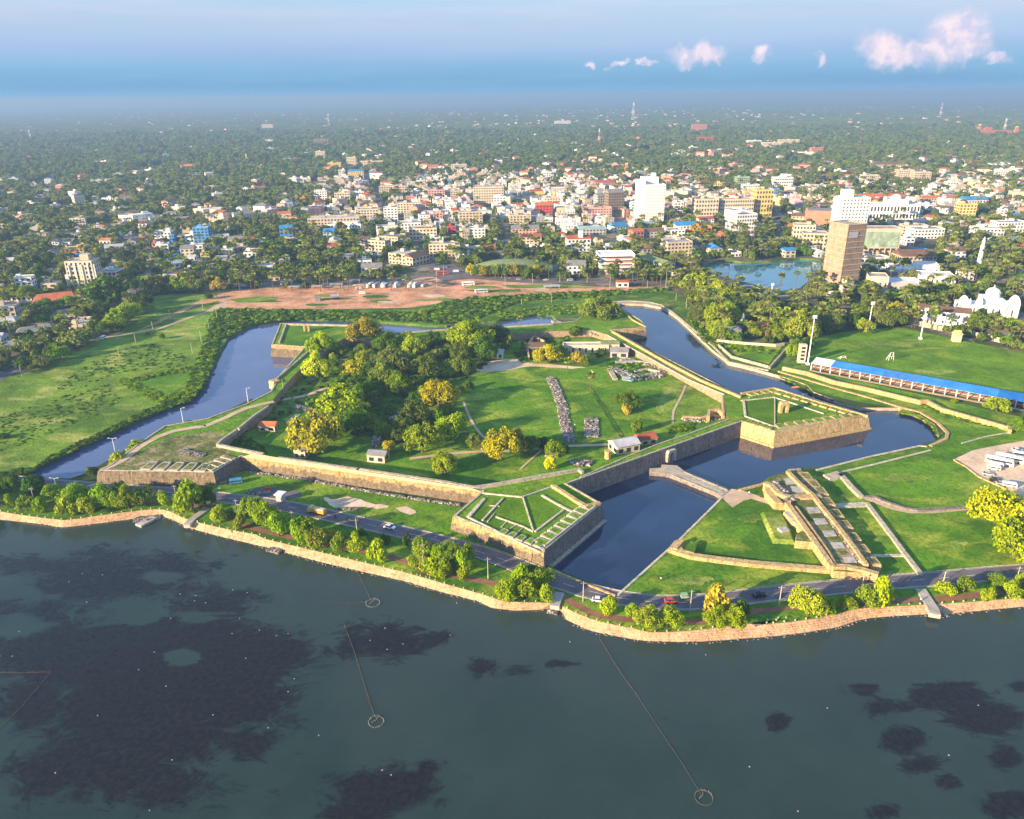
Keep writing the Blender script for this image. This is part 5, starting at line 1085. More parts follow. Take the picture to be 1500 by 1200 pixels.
# domed library
o = B(1306, 322, 76, 20, 26, -3, wall='white', roof='white', floors=2, cols=16, label='long white arcaded library with a dome and roof pavilions', name='library', rooftop=False, wr=.5, hr=.6); m = MPP(1306, 322)
sub(o, 'dome', MW['white'], lambda b: (b.box(8 * m, 0, 20 * m, 30 * m, 14, 8 * m), b.dome(8 * m, 0, 28 * m, 8 * m, 7 * m), b.dome(-8 * m, 0, 28 * m, 2.6 * m, 4 * m), b.dome(24 * m, 0, 28 * m, 2.6 * m, 4 * m)))
B(1336, 318, 26, 18, 16, -20, wall='white', roof='white', floors=2, cols=8, label='white arcaded wing at the end of the domed library')
for (px, py, w, h, d, wl, rf, ph) in [(1290, 295, 76, 7, 14, 'orange', 'orange', 'long low orange-roofed block behind the white high-rise'), (1370, 300, 70, 9, 14, 'cream', 'orange', 'long orange-roofed school block beyond the domed library'), (1326, 266, 22, 15, 20, 'beige', 'flat', 'beige roofless-looking block with tall openings'), (1350, 268, 24, 14, 20, 'beige', 'flat', 'beige block with stepped corner towers'), (1415, 321, 24, 20, 14, 'yellow', 'flat', 'yellow five-storey block among trees'), (1430, 302, 34, 8, 20, 'white', 'blue', 'low white hall with a blue roof'), (1394, 280, 16, 12, 12, 'white', 'flat', 'small white water-tower block'), (1448, 350, 40, 14, 16, 'white', 'paleflat', 'white school block near the minaret'), (1480, 344, 44, 17, 14, 'white', 'flat', 'long white school wing near the minaret'), (1468, 322, 10, 14, 8, 'white', 'flat', 'slim white tower of the school'), (1360, 350, 46, 13, 18, 'white', 'flat', 'white two-storey block behind the green glass building'), (1340, 344, 36, 12, 14, 'beige', 'flat', 'beige block behind the green glass building'), (1345, 388, 52, 12, 20, 'beige', 'brown', 'long low brown-roofed shed behind the trees'), (1402, 382, 22, 13, 14, 'white', 'brown', 'white gabled house with dark timber front'), (1472, 262, 22, 12, 16, 'white', 'white', 'bright white distant villa'), (1392, 268, 20, 9, 14, 'white', 'silver', 'white house with pale roof'), (1180, 232, 22, 8, 12, 'white', 'flat', 'white distant block'), (1196, 230, 18, 12, 12, 'salmon', 'flat', 'salmon distant block'), (1155, 216, 30, 10, 14, 'cream', 'flat', 'cream distant flats'), (1130, 220, 28, 10, 14, 'cream', 'flat', 'cream distant flats'), (1105, 215, 20, 8, 14, 'white', 'flat', 'white distant flats'), (1033, 211, 24, 8, 14, 'red', 'red', 'red distant hall'), (1024, 196, 22, 12, 14, 'salmon', 'flat', 'salmon distant block'), (1300, 250, 40, 8, 20, 'cream', 'brown', 'long cream house among trees'), (1275, 268, 24, 10, 14, 'cream', 'flat', 'cream mid-distance house')]:
    B(px, py, w, h, d, rt.uniform(-6, 6), wall=wl, roof=rf, phrase=ph)
# left-hand landmarks
o = B(122, 421, 38, 36, 16, 4, wall='cream', roof='flat', floors=6, cols=6, label='cream stepped hotel tower with tall window strips', rooftop=False, wr=.4, hr=.65, name='hotel'); m = MPP(122, 421); sub(o, 'stair_tower', MW['beige'], lambda b: b.box(5 * m, 2, 36 * m, 12 * m, 7, 10 * m)); sub(o, 'fin', MW['white'], lambda b: [b.box(-14 * m + k * 9 * m, -8.4, 0, .8, .8, 34 * m) for k in range(5)]); sub(o, 'side_wing', MW['white'], lambda b: b.box(-21 * m, 2, 0, 9 * m, 12, 18 * m))
B(160, 414, 26, 15, 14, 0, wall='white', roof='flat', floors=3, label='white modern house with black-framed glass beside the cream hotel', wr=.75, hr=.7)
for (px, py, w, h, d, yw, wl, rf, ph) in [(18, 442, 56, 9, 16, 3, 'white', 'orange', 'long hall with orange tiled roof'), (82, 449, 58, 6, 22, 26, 'white', 'orange', 'big hall with broad orange tiled roof'), (92, 468, 34, 5, 14, 10, 'beige', 'grey', 'grey-roofed house below the orange halls'), (42, 494, 34, 5, 14, 24, 'beige', 'grey', 'house with grey hipped roof by the meadow road'), (66, 488, 26, 5, 12, 24, 'beige', 'grey', 'small grey-roofed house by the meadow road'), (12, 514, 26, 5, 12, 20, 'grey', 'grey', 'low grey shed by the meadow road'), (10, 478, 26, 6, 12, 10, 'grey', 'silver', 'low silver-roofed house')]:
    B(px, py, w, h, d, yw, wall=wl, roof=rf, phrase=ph, hip=4, floors=1)
for (px, py, w, h, d, yw, wl, rf, ph) in [(296, 355, 22, 20, 12, 5, 'blue', 'white', 'blue and white four-storey block'), (240, 357, 24, 16, 12, 5, 'white', 'flat', 'white block with a blue side'), (253, 357, 7, 12, 10, 5, 'blue', 'flat', 'small bright blue annexe'), (276, 355, 18, 10, 12, 5, 'white', 'flat', 'white block between the blue buildings'), (322, 354, 26, 6, 12, 15, 'white', 'silver', 'long white-roofed house'), (346, 362, 22, 10, 12, 5, 'beige', 'grey', 'beige house with low grey roof'), (366, 360, 12, 9, 10, 5, 'beige', 'red', 'red-roofed house'), (260, 392, 20, 6, 10, 25, 'teal', 'teal', 'teal-roofed shop'), (279, 386, 14, 8, 10, 0, 'white', 'silver', 'small white shop'), (115, 331, 22, 10, 12, 5, 'cream', 'flat', 'cream villa among trees'), (20, 394, 18, 6, 10, 0, 'white', 'teal', 'house with a pale teal roof'), (170, 371, 28, 8, 12, 20, 'grey', 'silver', 'long silver-roofed shed'), (155, 362, 16, 9, 10, 0, 'white', 'orange', 'orange-roofed house'), (92, 362, 30, 7, 12, 0, 'white', 'grey', 'long white house'), (210, 337, 12, 9, 10, 0, 'white', 'red', 'red-topped white house'), (205, 284, 13, 8, 10, 0, 'white', 'red', 'white house with a crimson gable'), (150, 242, 22, 5, 12, 0, 'white', 'white', 'long white distant roof'), (275, 250, 20, 7, 12, 0, 'beige', 'orange', 'beige distant house'), (160, 298, 20, 7, 10, 0, 'white', 'flat', 'white distant house'), (20, 288, 16, 6, 10, 0, 'cream', 'flat', 'cream distant house'), (147, 270, 30, 5, 12, 0, 'white', 'silver', 'long pale distant roof'), (310, 281, 22, 7, 12, 0, 'beige', 'flat', 'beige distant house'), (365, 282, 22, 6, 12, 0, 'white', 'flat', 'white distant house')]:
    B(px, py, w, h, d, yw, wall=wl, roof=rf, phrase=ph)
# town centre
for (px, py, w, h, d, yw, wl, rf, ph) in [(540, 322, 30, 14, 16, 8, 'cream', 'flat', 'cream shop block'), (540, 310, 28, 6, 12, 8, 'yellow', 'flat', 'bright yellow-topped shop block'), (490, 338, 74, 17, 22, 8, 'beige', 'paleflat', 'long beige warehouse'), (505, 342, 50, 12, 16, -6, 'white', 'white', 'long white-roofed market hall'), (600, 315, 34, 16, 14, 6, 'cream', 'flat', 'cream four-storey block with red cornice'), (573, 324, 20, 18, 14, 6, 'white', 'flat', 'white five-storey block'), (420, 349, 18, 14, 12, 10, 'blue', 'blue', 'bright blue house'), (482, 352, 16, 12, 12, 0, 'teal', 'blue', 'teal and blue shop'), (582, 387, 30, 14, 20, -28, 'beige', 'paleflat', 'beige corner block at the road junction'), (598, 389, 20, 12, 22, -40, 'beige', 'brown', 'beige block with tan roof and red corner tower'), (648, 376, 38, 17, 14, 4, 'cream', 'flat', 'cream three-storey block facing the junction'), (570, 364, 30, 16, 20, -20, 'beige', 'flat', 'beige three-storey block'), (550, 372, 34, 18, 12, -20, 'beige', 'flat', 'beige shop row'), (545, 403, 30, 10, 14, 6, 'white', 'grey', 'white house with grey hipped roof behind the palms'), (716, 300, 44, 24, 26, 3, 'cream', 'flat', 'large cream and green multi-storey block'), (732, 306, 18, 16, 14, 3, 'white', 'white', 'white wing of the large block'), (640, 294, 24, 14, 14, 5, 'pink', 'flat', 'pink four-storey block'), (662, 293, 26, 12, 16, 5, 'beige', 'flat', 'beige four-storey block'), (600, 340, 34, 12, 18, 5, 'white', 'flat', 'white shop block'), (620, 350, 40, 14, 18, 5, 'cream', 'flat', 'cream shop block'), (642, 327, 14, 14, 10, 5, 'pink', 'flat', 'pink shop block'), (690, 330, 34, 18, 14, 5, 'beige', 'flat', 'beige four-storey block'), (700, 352, 22, 16, 14, 5, 'white', 'flat', 'white three-storey block'), (662, 345, 12, 12, 10, 5, 'red', 'flat', 'dark red shop'), (502, 298, 22, 14, 12, 5, 'cream', 'flat', 'cream three-storey block'), (471, 299, 18, 18, 12, 5, 'white', 'flat', 'white four-storey block'), (444, 298, 9, 7, 8, 5, 'orange', 'flat', 'small orange house'), (522, 264, 22, 12, 14, 5, 'yellow', 'blue', 'yellow block with a blue canopy'), (490, 250, 20, 10, 12, 5, 'yellow', 'flat', 'yellow shop block'), (470, 235, 14, 12, 10, 5, 'cream', 'flat', 'cream block'), (471, 214, 22, 9, 14, 5, 'brown', 'flat', 'brown distant block'), (515, 244, 14, 12, 10, 5, 'cream', 'flat', 'cream tower house'), (545, 244, 34, 7, 10, 5, 'cream', 'flat', 'long cream block'), (526, 292, 16, 10, 10, 5, 'white', 'flat', 'white block'), (576, 286, 40, 12, 16, 5, 'beige', 'flat', 'beige market block'), (571, 272, 14, 8, 10, 5, 'green', 'green', 'green-roofed shop'), (635, 256, 14, 12, 10, 5, 'pink', 'orange', 'pink house with orange gable'), (668, 250, 32, 8, 12, 5, 'cream', 'flat', 'long cream house'), (598, 272, 10, 8, 8, 5, 'grey', 'flat', 'pale grey box house'), (392, 190, 16, 7, 12, 5, 'cream', 'flat', 'cream distant villa'), (394, 213, 14, 7, 10, 5, 'white', 'flat', 'white distant villa'), (502, 395, 10, 6, 8, 5, 'grey', 'silver', 'small silver shed behind the palms'),
 (779, 360, 28, 12, 12, 4, 'cream', 'red', 'cream block with pinkish red roof'), (718, 368, 16, 6, 10, 4, 'red', 'red', 'red-roofed kiosk'), (759, 335, 24, 18, 12, 4, 'beige', 'flat', 'beige four-storey block'), (797, 320, 24, 18, 14, 4, 'red', 'orange', 'block with an orange-red gable'), (770, 348, 40, 12, 14, 4, 'pink', 'grey', 'pink shop row'), (807, 303, 28, 12, 14, 4, 'cream', 'flat', 'cream market block'), (824, 288, 26, 10, 12, 4, 'beige', 'flat', 'beige shop block'), (875, 320, 42, 14, 14, 4, 'pink', 'flat', 'pink three-storey row'), (902, 310, 24, 26, 18, 14, 'brown', 'grey', 'brown gabled multi-storey block'), (886, 308, 24, 20, 14, 20, 'grey', 'grey', 'grey gabled block'), (931, 318, 14, 18, 12, 4, 'white', 'flat', 'white block beside the tower'), (910, 340, 24, 8, 16, 24, 'white', 'blue', 'shop with a sky-blue roof'), (868, 344, 40, 8, 12, 4, 'grey', 'teal', 'long teal-roofed market'), (935, 350, 18, 10, 12, 20, 'salmon', 'orange', 'orange-roofed corner shop'), (950, 334, 24, 6, 10, 4, 'teal', 'teal', 'teal-roofed shop by the tower block'), (995, 376, 38, 20, 20, 10, 'beige', 'flat', 'beige three-storey block beside the pond'), (985, 366, 34, 14, 20, -20, 'cream', 'paleflat', 'cream block beside the pond'), (1028, 346, 28, 12, 14, 3, 'orange', 'flat', 'bright orange shop block'), (1035, 332, 22, 10, 12, 10, 'white', 'red', 'white house with red roof'), (1060, 352, 12, 8, 12, 10, 'salmon', 'orange', 'orange-roofed house near the pond trees'), (1005, 340, 30, 9, 16, 4, 'white', 'blue', 'blue-roofed white shed'), (990, 350, 26, 12, 14, 4, 'white', 'flat', 'white two-storey block'), (960, 348, 28, 8, 14, 4, 'grey', 'brown', 'brown-roofed shop row'), (800, 264, 13, 10, 10, 4, 'white', 'flat', 'white box house among trees'), (730, 244, 12, 8, 10, 4, 'white', 'flat', 'white distant house'), (824, 184, 24, 6, 12, 4, 'white', 'white', 'bright white distant hall'), (845, 402, 26, 12, 16, 0, 'white', 'grey', 'small white gatehouse near the five-storey block'), (886, 277, 28, 9, 14, 4, 'pink', 'red', 'red-roofed school block'), (1088, 275, 20, 14, 12, 4, 'green', 'flat', 'pale green block'), (1100, 282, 24, 10, 12, 4, 'white', 'flat', 'white block'), (1055, 278, 16, 9, 10, 4, 'yellow', 'flat', 'yellow block'), (1070, 290, 20, 9, 10, 4, 'cream', 'flat', 'cream block'), (994, 312, 14, 14, 10, 4, 'white', 'flat', 'white block'), (978, 318, 16, 12, 10, 4, 'pink', 'flat', 'pink block')]:
    B(px, py, w, h, d, yw, wall=wl, roof=rf, phrase=ph)
# vaulted green-roofed terminal
x, y = G(752, 404); m = MPP(752, 404); o = empty('vaulted_hall', x, y + 16, 1.8, -.03); tag(o, 'long hall with a curved olive-green vaulted roof behind trimmed trees', 'hall'); paint(occ_box(x, y + 16, 120 * m, 36, 0, 3))
W_ = 118 * m; b = MB(); b.box(0, 0, 0, W_ * .9, 24, 5); b.build('wall', MW['cream'], o); b = MB()
for i in range(16):
    t0, t1 = -1 + i / 8, -1 + (i + 1) / 8
    def hh(t): return 5 + 5.5 * (1 - abs(t) ** 2.2)
    for j in range(4):
        s0, s1 = -1 + j / 2, -1 + (j + 1) / 2
        def e(s): return -1.6 * s * s
        b.face([(t0 * W_ / 2, s0 * 17, hh(t0) + e(s0)), (t1 * W_ / 2, s0 * 17, hh(t1) + e(s0)), (t1 * W_ / 2, s1 * 17, hh(t1) + e(s1)), (t0 * W_ / 2, s1 * 17, hh(t0) + e(s1))])
b.build('roof', MR['green'], o)
# open shed with brown roof
B(978, 400, 24, 14, 44, 24, wall='grey', roof='green', floors=2, label='long grey two-storey shed with khaki roof beside the palm row', ph_h=2.2)
# white church and long white house by the field
o = B(1380, 476, 68, 19, 13, -24, wall='white', roof='brown', floors=2, cols=7, label='long white two-storey house with brown roof beyond the playing field', ph_h=2.5, rooftop=False, wr=.25, hr=.4, name='long_white_house')
x, y = G(1450, 466); m = MPP(1450, 466) * 1.2; o = empty('white_church', x, y + 9, 1.7, -.3); tag(o, 'ornate white church with curved gables and a central cupola', 'church'); paint(occ_box(x, y + 9, 80 * m, 24, -.3, 3))
M_ch = MW['white']
b = MB(); b.box(0, 0, 0, 62 * m, 14, 15 * m); b.box(6 * m, 3, 15 * m, 22 * m, 12, 8 * m); b.build('wall', M_ch, o)
b = MB(); b.cyl(6 * m, 0, 23 * m, 8 * m, 5 * m, 10); b.dome(6 * m, 0, 28 * m, 8.4 * m, 7 * m, 12, 5); b.cyl(6 * m, 0, 34 * m, 1.4 * m, 4 * m, 6, r2=.2); b.build('cupola', M_ch, o)
for gx0, gw, gh in ((-27, 12, 9), (27, 15, 12), (-10, 8, 8), (16, 9, 7)):
    b = MB(); k = 8; pts = [(-gw / 2 * m, 0)] + [(-gw / 2 * m * math.cos(math.pi * i / k), gh * m * math.sin(math.pi * i / k) * (1 + .25 * math.sin(math.pi * i / k))) for i in range(1, k)] + [(gw / 2 * m, 0)]
    for i in range(len(pts) - 1):
        a, c = pts[i], pts[i + 1]
        for yy, fl in ((-7.4, 1), (-6.4, -1)):
            qd = [(gx0 * m + a[0], yy, 15 * m), (gx0 * m + c[0], yy, 15 * m), (gx0 * m + c[0], yy, 15 * m + c[1]), (gx0 * m + a[0], yy, 15 * m + a[1])]; b.face(qd[::fl])
        b.face([(gx0 * m + a[0], -7.4, 15 * m + a[1]), (gx0 * m + c[0], -7.4, 15 * m + c[1]), (gx0 * m + c[0], -6.4, 15 * m + c[1]), (gx0 * m + a[0], -6.4, 15 * m + a[1])])
    b.build('gable', M_ch, o)
for gx0 in (-31, -20, 20, 33): b = MB(); b.cyl(gx0 * m, -7, 0, 1.6 * m, 19 * m, 8); b.cyl(gx0 * m, -7, 19 * m, 1.8 * m, 4 * m, 8, r2=.1); b.build('turret', M_ch, o)
windows(o, 62 * m, 14, 15 * m, 1, 9, 1, .25, .5)
# minaret-like clock tower
x, y = G(1434, 386); m = MPP(1434, 386); o = empty('clock_tower', x, y, 1.8); tag(o, 'slender white clock tower with a pointed top among trees', 'tower')
b = MB(); b.cyl(0, 0, 0, 3.6 * m, 24 * m, 8, r2=2.6 * m); b.build('shaft', MW['white'], o); b = MB(); b.cyl(0, 0, 24 * m, 3.4 * m, 2 * m, 8); b.cyl(0, 0, 26 * m, 2.2 * m, 6 * m, 8); b.cyl(0, 0, 32 * m, 2.4 * m, 7 * m, 8, r2=.1); b.build('spire', MW['white'], o); b = MB(); b.box(0, -2.7 * m, 19 * m, 2.4 * m, .5, 2.4 * m); b.build('clock_face', M_glass, o)
paint(occ_box(x, y, 14, 14, 0, 2))
# temple towers, masts
def gopuram(px, py, w, h, lab):
    x, y = G(px, py); m = MPP(px, py); o = empty('temple_tower', x, y, 1.8); tag(o, lab, 'temple tower'); b = MB(); z = 0
    for k in range(6): t = 1 - k * .12; b.box(0, 0, z, w * m * t, w * m * t * .7, h * m / 6.6, 0, taper=w * m * .025); z += h * m / 6.6
    b.build('tier', MW['terracotta'], o); b = MB(); b.gable(0, 0, z, w * m * .36, w * m * .3, h * m * .12); b.build('crest', MW['yellow'], o)
gopuram(917, 257, 9, 17, 'orange tiered temple tower rising from trees behind the town'); gopuram(902, 256, 8, 9, 'low orange temple tower next to the taller one'); gopuram(1433, 196, 8, 13, 'orange temple tower at the west end of the distant temple'); gopuram(1487, 200, 10, 14, 'orange temple tower at the east end of the distant temple')
B(1460, 201, 44, 6, 40, 0, wall='terracotta', roof='orange', floors=1, label='low orange distant temple halls between two towers', ph_h=8, name='temple'); B(1447, 197, 10, 7, 16, 0, wall='terracotta', roof='orange', floors=1, label='small orange shrine beside the distant temple halls', ph_h=6, name='temple')
def mast(px, py, h, lab, c1='red'):
    x, y = G(px, py); m = MPP(px, py); o = empty('lattice_mast', x, y, 1.8); tag(o, lab, 'mast'); H = h * m; w = max(2.5, H * .07)
    for k in range(5):
        b = MB(); z0, z1 = H * k / 5, H * (k + 1) / 5; s0, s1 = w * (1 - .16 * k), w * (1 - .16 * (k + 1)); r = max(.25, m * .22)
        for sx, sy in ((1, 1), (1, -1), (-1, 1), (-1, -1)): b.tube((sx * s0, sy * s0, z0), (sx * s1, sy * s1, z1), r, 4)
        for (ax, ay, bx, by) in ((1, 1, -1, 1), (1, -1, -1, -1), (1, 1, 1, -1), (-1, 1, -1, -1)): b.tube((ax * s0, ay * s0, z0), (bx * s1, by * s1, z1), r * .6, 3)
        b.build('mast_section', MW[c1] if k % 2 else MW['white'], o)
mast(877, 216, 26, 'red and white lattice mast beyond the town centre'); mast(482, 186, 18, 'pale lattice mast far off beyond the main street', 'grey'); mast(46, 207, 16, 'lattice mast far off on the hazy plain', 'salmon'); mast(362, 240, 14, 'yellowish mast standing among distant trees', 'yellow'); mast(1378, 166, 14, 'faint distant mast near the horizon', 'salmon'); mast(927, 178, 26, 'thin distant mast near the white halls', 'grey'); mast(1470, 195, 20, 'thin mast rising behind the distant temple', 'grey')
# ------------------------------------------------ town filler houses
rb = random.Random(21)
def density(px, py):
    d = .0
    def e(cx, cy, rx, ry, s): return s * math.exp(-(((px - cx) / rx) ** 2 + ((py - cy) / ry) ** 2))
    d = e(620, 325, 100, 46, .80) + e(780, 315, 115, 34, .62) + e(900, 312, 100, 40, .52) + e(1080, 308, 100, 30, .42) + e(520, 262, 40, 40, .5) + e(660, 262, 90, 26, .3) + e(850, 270, 200, 30, .22) + e(1300, 310, 190, 50, .38) + e(260, 370, 100, 40, .45) + e(60, 450, 120, 40, .6) + e(1450, 270, 120, 50, .3) + .15
    return d
SMALL = []
a0 = R(11); ca, sa = math.cos(a0), math.sin(a0)
cells = []
u = -1300
while u < 1500:
    v = 380
    while v < 1650:
        jx, jy = rb.uniform(-3, 3), rb.uniform(-3, 3); x, y = (u + jx) * ca - (v + jy) * sa, (u + jx) * sa + (v + jy) * ca
        cells.append((x, y)); v += 15.5
    u += 15.5
cells.sort(key=lambda c: c[1])
pal_w = ['white'] * 20 + ['cream'] * 9 + ['beige'] * 9 + ['pink'] * 3 + ['grey'] * 5 + ['yellow', 'salmon', 'blue']
pal_r = ['flat'] * 10 + ['paleflat'] * 8 + ['grey'] * 5 + ['silver'] * 3 + ['brown'] * 5 + ['red'] * 3 + ['teal', 'blue', 'orange']
nind = len([o for o, p in THINGS if o.get('category') == 'building'])
for (x, y) in cells:
    if y < 300 or abs(x) > y * .78 + 40: continue
    px, py = PROJ(x, y); 
    if py < 212: continue
    d = density(px, py)
    if rb.random() > d: continue
    w, dp = (rb.uniform(8, 14), rb.uniform(8, 13.5)) if rb.random() < .72 else (rb.uniform(15, 26), rb.uniform(10, 14)); yaw = a0 + rb.choice([0, math.pi / 2]) + rb.uniform(-.06, .06)
    if any(occ(*p) for p in occ_box(x, y, w, dp, yaw)) or occ(x, y): continue
    dens = d > .55; h = rb.choice([3.6, 6.5, 7, 10, 10, 13]) if dens else rb.choice([3.4, 3.6, 4, 6.5])
    wl, rf = rb.choice(pal_w), rb.choice(pal_r if not dens else pal_r[:19] + ['red'])
    if nind < 296 and py > 235: bld(x, y, w, dp, h, yaw, wl, rf); nind += 1
    else: SMALL.append((x, y, w, dp, h, yaw, wl, rf)); paint(occ_box(x, y, w, dp, yaw, .5))
# distant scattered houses, too many to tell apart
pend = []
for i in range(5200):
    y = 1000 + 7500 * rb.random() ** 1.6; x = rb.uniform(-.78, .78) * y
    px, py = PROJ(x, y); keep = .42 + .58 * math.exp(-((px - 850) / 420) ** 2)
    cl = math.sin(x * .006 + 1) * math.cos(y * .0041) + .35 * math.sin(x * .017 + y * .013)
    if rb.random() > keep * (.35 + .65 * max(0, cl)) or occ(x, y) or cleared(x, y): continue
    SMALL.append((x, y, rb.uniform(11, 26), rb.uniform(10, 18), rb.choice([6, 7, 9, 11, 13]), rb.uniform(0, 3), rb.choice(['white', 'white', 'cream', 'cream', 'beige', 'pink', 'salmon']), rb.choice(['flat', 'paleflat', 'white', 'silver', 'red', 'brown', 'orange', 'grey'])))
    paint(occ_box(x, y - 3, 20, 22, 0, 1))
mats = []; idx = {}
for k in WC: idx[('w', k)] = len(mats); mats.append(MW[k])
for k in MR: idx[('r', k)] = len(mats); mats.append(MR[k])
b = MB(); mg = len(mats); mats.append(M_glass)
for (x, y, w, dp, h, yaw, wl, rf) in SMALL:
    b.box(x, y, 1.7, w, dp, h + .3, yaw, idx[('w', wl)], idx[('r', rf)])
    if rf in ('red', 'brown', 'orange', 'grey', 'silver'): b.gable(x, y, 2 + h, w, dp, 2.4, yaw, idx[('r', rf)], 1.5)
    else: b.box(x + w * .2 * math.cos(yaw), y + w * .2 * math.sin(yaw), 2 + h, w * .3, dp * .3, 2.4, yaw, idx[('w', wl)])
    if y < 1800:
        for f in range(max(1, int(h / 3.3))):
            c, s = math.cos(yaw), math.sin(yaw)
            for sd in (0, 1):
                L = w if sd == 0 else dp; nn = 3
                for kk in range(nn):
                    uu = (kk - 1) * L * .3
                    def P(a_, zz): 
                        lx, ly = (a_, -dp / 2 - .05) if sd == 0 else (-w / 2 - .05, a_)
                        return (x + lx * c - ly * s, y + lx * s + ly * c, zz)
                    z0 = 3 + f * 3.3; b.face([P(uu - .6, z0), P(uu + .6, z0), P(uu + .6, z0 + 1.4), P(uu - .6, z0 + 1.4)], mg)
tag(b.build('distant_houses', mats), 'scattered small pale houses half hidden in the woodland beyond the town', 'houses', kind='stuff')
# ================================================================== WOODLAND
def proto(name, cm, tm=None):
    me = cm
    return me
pc = bpy.data.collections.new('tree_prototypes')     # never linked to the scene: sources for the instancing only
def addproto(me_c, me_t, leaf, nm):
    b = bpy.data.meshes.new(nm); vs = []; fs = []; mi = []
    for me_, mo in ((me_c, 0), (me_t, 2)):
        n0 = len(vs); vs += [tuple(v.co) for v in me_.vertices]; fs += [tuple(n0 + i for i in p.vertices) for p in me_.polygons]; mi += [min(p.material_index, 1) + mo for p in me_.polygons]
    b.from_pydata(vs, [], fs)
    for m_ in (LEAF[leaf], M_core, M_bark): b.materials.append(m_)
    b.polygons.foreach_set('material_index', mi); b.update()
    o = bpy.data.objects.new(nm, b); pc.objects.link(o); return o
k = 0
fc = []
for i, (kd, leaf) in enumerate([('round', 'forest'), ('round', 'forest2'), ('spread', 'forest'), ('small', 'forest2'), ('round', 'dark'), ('tall', 'forest'), ('spread', 'olive'), ('round', 'green')]):
    me, bl = crown_mesh(100 + i, kd, 700, .12); addproto(me, trunk_mesh(i, bl), leaf, f'p{i:02d}')
for i in range(2): addproto(PALMS[i][0], PALMS[i][1], 'palm', f'p{8 + i:02d}')
addproto(COCO[0][0], COCO[0][1], 'palm', 'p10')
# grove clump for the far plain: many low crowns in one
for i in range(2):
    nr = np.random.RandomState(50 + i); V = []; F = []
    for t in range(26):
        cx, cy = nr.uniform(-1, 1, 2); s = nr.uniform(.13, .26); hz = nr.uniform(.10, .24)
        for j in range(34):
            d = nr.normal(size=3); d /= np.linalg.norm(d); d[2] = abs(d[2]); c = np.array([cx, cy, hz]) + d * s * np.array([1, 1, .55]); n_ = d + nr.normal(size=3) * .5; n_ /= np.linalg.norm(n_); u_ = np.cross(n_, nr.normal(size=3)); u_ /= np.linalg.norm(u_); w_ = np.cross(n_, u_); z_ = nr.uniform(.05, .09); b0 = len(V)
            V += [tuple(c + u_ * z_), tuple(c + w_ * z_), tuple(c - u_ * z_), tuple(c - w_ * z_)]; F.append((b0, b0 + 1, b0 + 2, b0 + 3))
    b = bpy.data.meshes.new(f'p{11 + i}'); b.from_pydata(V, [], F); b.materials.append(LEAF['forest' if i else 'forest2']); pc.objects.link(bpy.data.objects.new(f'p{11 + i}', b))
bush_me, _ = crown_mesh(300, 'small', 380, .16); bm = bush_me.copy(); bm.materials[0] = LEAF['green']
bm2 = bush_me.copy(); bm2.materials[0] = LEAF['bright']; bm3 = bush_me.copy(); bm3.materials[0] = LEAF['dark']
bc = bpy.data.collections.new('bush_prototypes')
for i, m_ in enumerate((bm, bm2, bm3)): bc.objects.link(bpy.data.objects.new(f'q{i}', m_))
def scatter(name, coll, pts, label, cat):
    """pts rows: x, y, z, sx, sz, rot, idx"""
    A = np.array(pts, dtype=np.float32); me = bpy.data.meshes.new(name); me.vertices.add(len(A)); me.vertices.foreach_set('co', A[:, :3].ravel())
    a = me.attributes.new('scl', 'FLOAT_VECTOR', 'POINT'); a.data.foreach_set('vector', np.stack([A[:, 3], A[:, 3], A[:, 4]], 1).ravel())
    a = me.attributes.new('rot', 'FLOAT_VECTOR', 'POINT'); a.data.foreach_set('vector', np.stack([A[:, 5] * 0, A[:, 5] * 0, A[:, 5]], 1).ravel())
    a = me.attributes.new('idx', 'INT', 'POINT'); a.data.foreach_set('value', A[:, 6].astype(np.int32))
    o = link(name, me); ng = bpy.data.node_groups.new(name, 'GeometryNodeTree')
    ng.interface.new_socket('Geometry', in_out='INPUT', socket_type='NodeSocketGeometry'); ng.interface.new_socket('Geometry', in_out='OUTPUT', socket_type='NodeSocketGeometry')
    N = ng.nodes; L = ng.links; gi = N.new('NodeGroupInput'); go = N.new('NodeGroupOutput'); iop = N.new('GeometryNodeInstanceOnPoints'); ci = N.new('GeometryNodeCollectionInfo')
    ci.inputs[0].default_value = coll; ci.inputs['Separate Children'].default_value = True; ci.inputs['Reset Children'].default_value = True
    def at(nm, tp):
        n_ = N.new('GeometryNodeInputNamedAttribute'); n_.data_type = tp; n_.inputs[0].default_value = nm; return n_.outputs[0]
    iop.inputs['Pick Instance'].default_value = True
    L.new(gi.outputs[0], iop.inputs['Points']); L.new(ci.outputs[0], iop.inputs['Instance']); L.new(at('idx', 'INT'), iop.inputs['Instance Index'])
    e2 = N.new('FunctionNodeEulerToRotation'); L.new(at('rot', 'FLOAT_VECTOR'), e2.inputs[0]); L.new(e2.outputs[0], iop.inputs['Rotation']); L.new(at('scl', 'FLOAT_VECTOR'), iop.inputs['Scale']); L.new(iop.outputs[0], go.inputs[0])
    md = o.modifiers.new('scatter', 'NODES'); md.node_group = ng; tag(o, label, cat, kind='stuff'); return o
rw = random.Random(77)
ntree = len([1 for o, p in THINGS if o.get('category') == 'tree']); npalm = len([1 for o, p in THINGS if o.get('category') == 'palm tree'])
pts = []; y = 360.0
def tdens(px, py):   # less wood where the town is dense
    return 1 - min(.80, max(0, density(px, py) - .1) * .9)
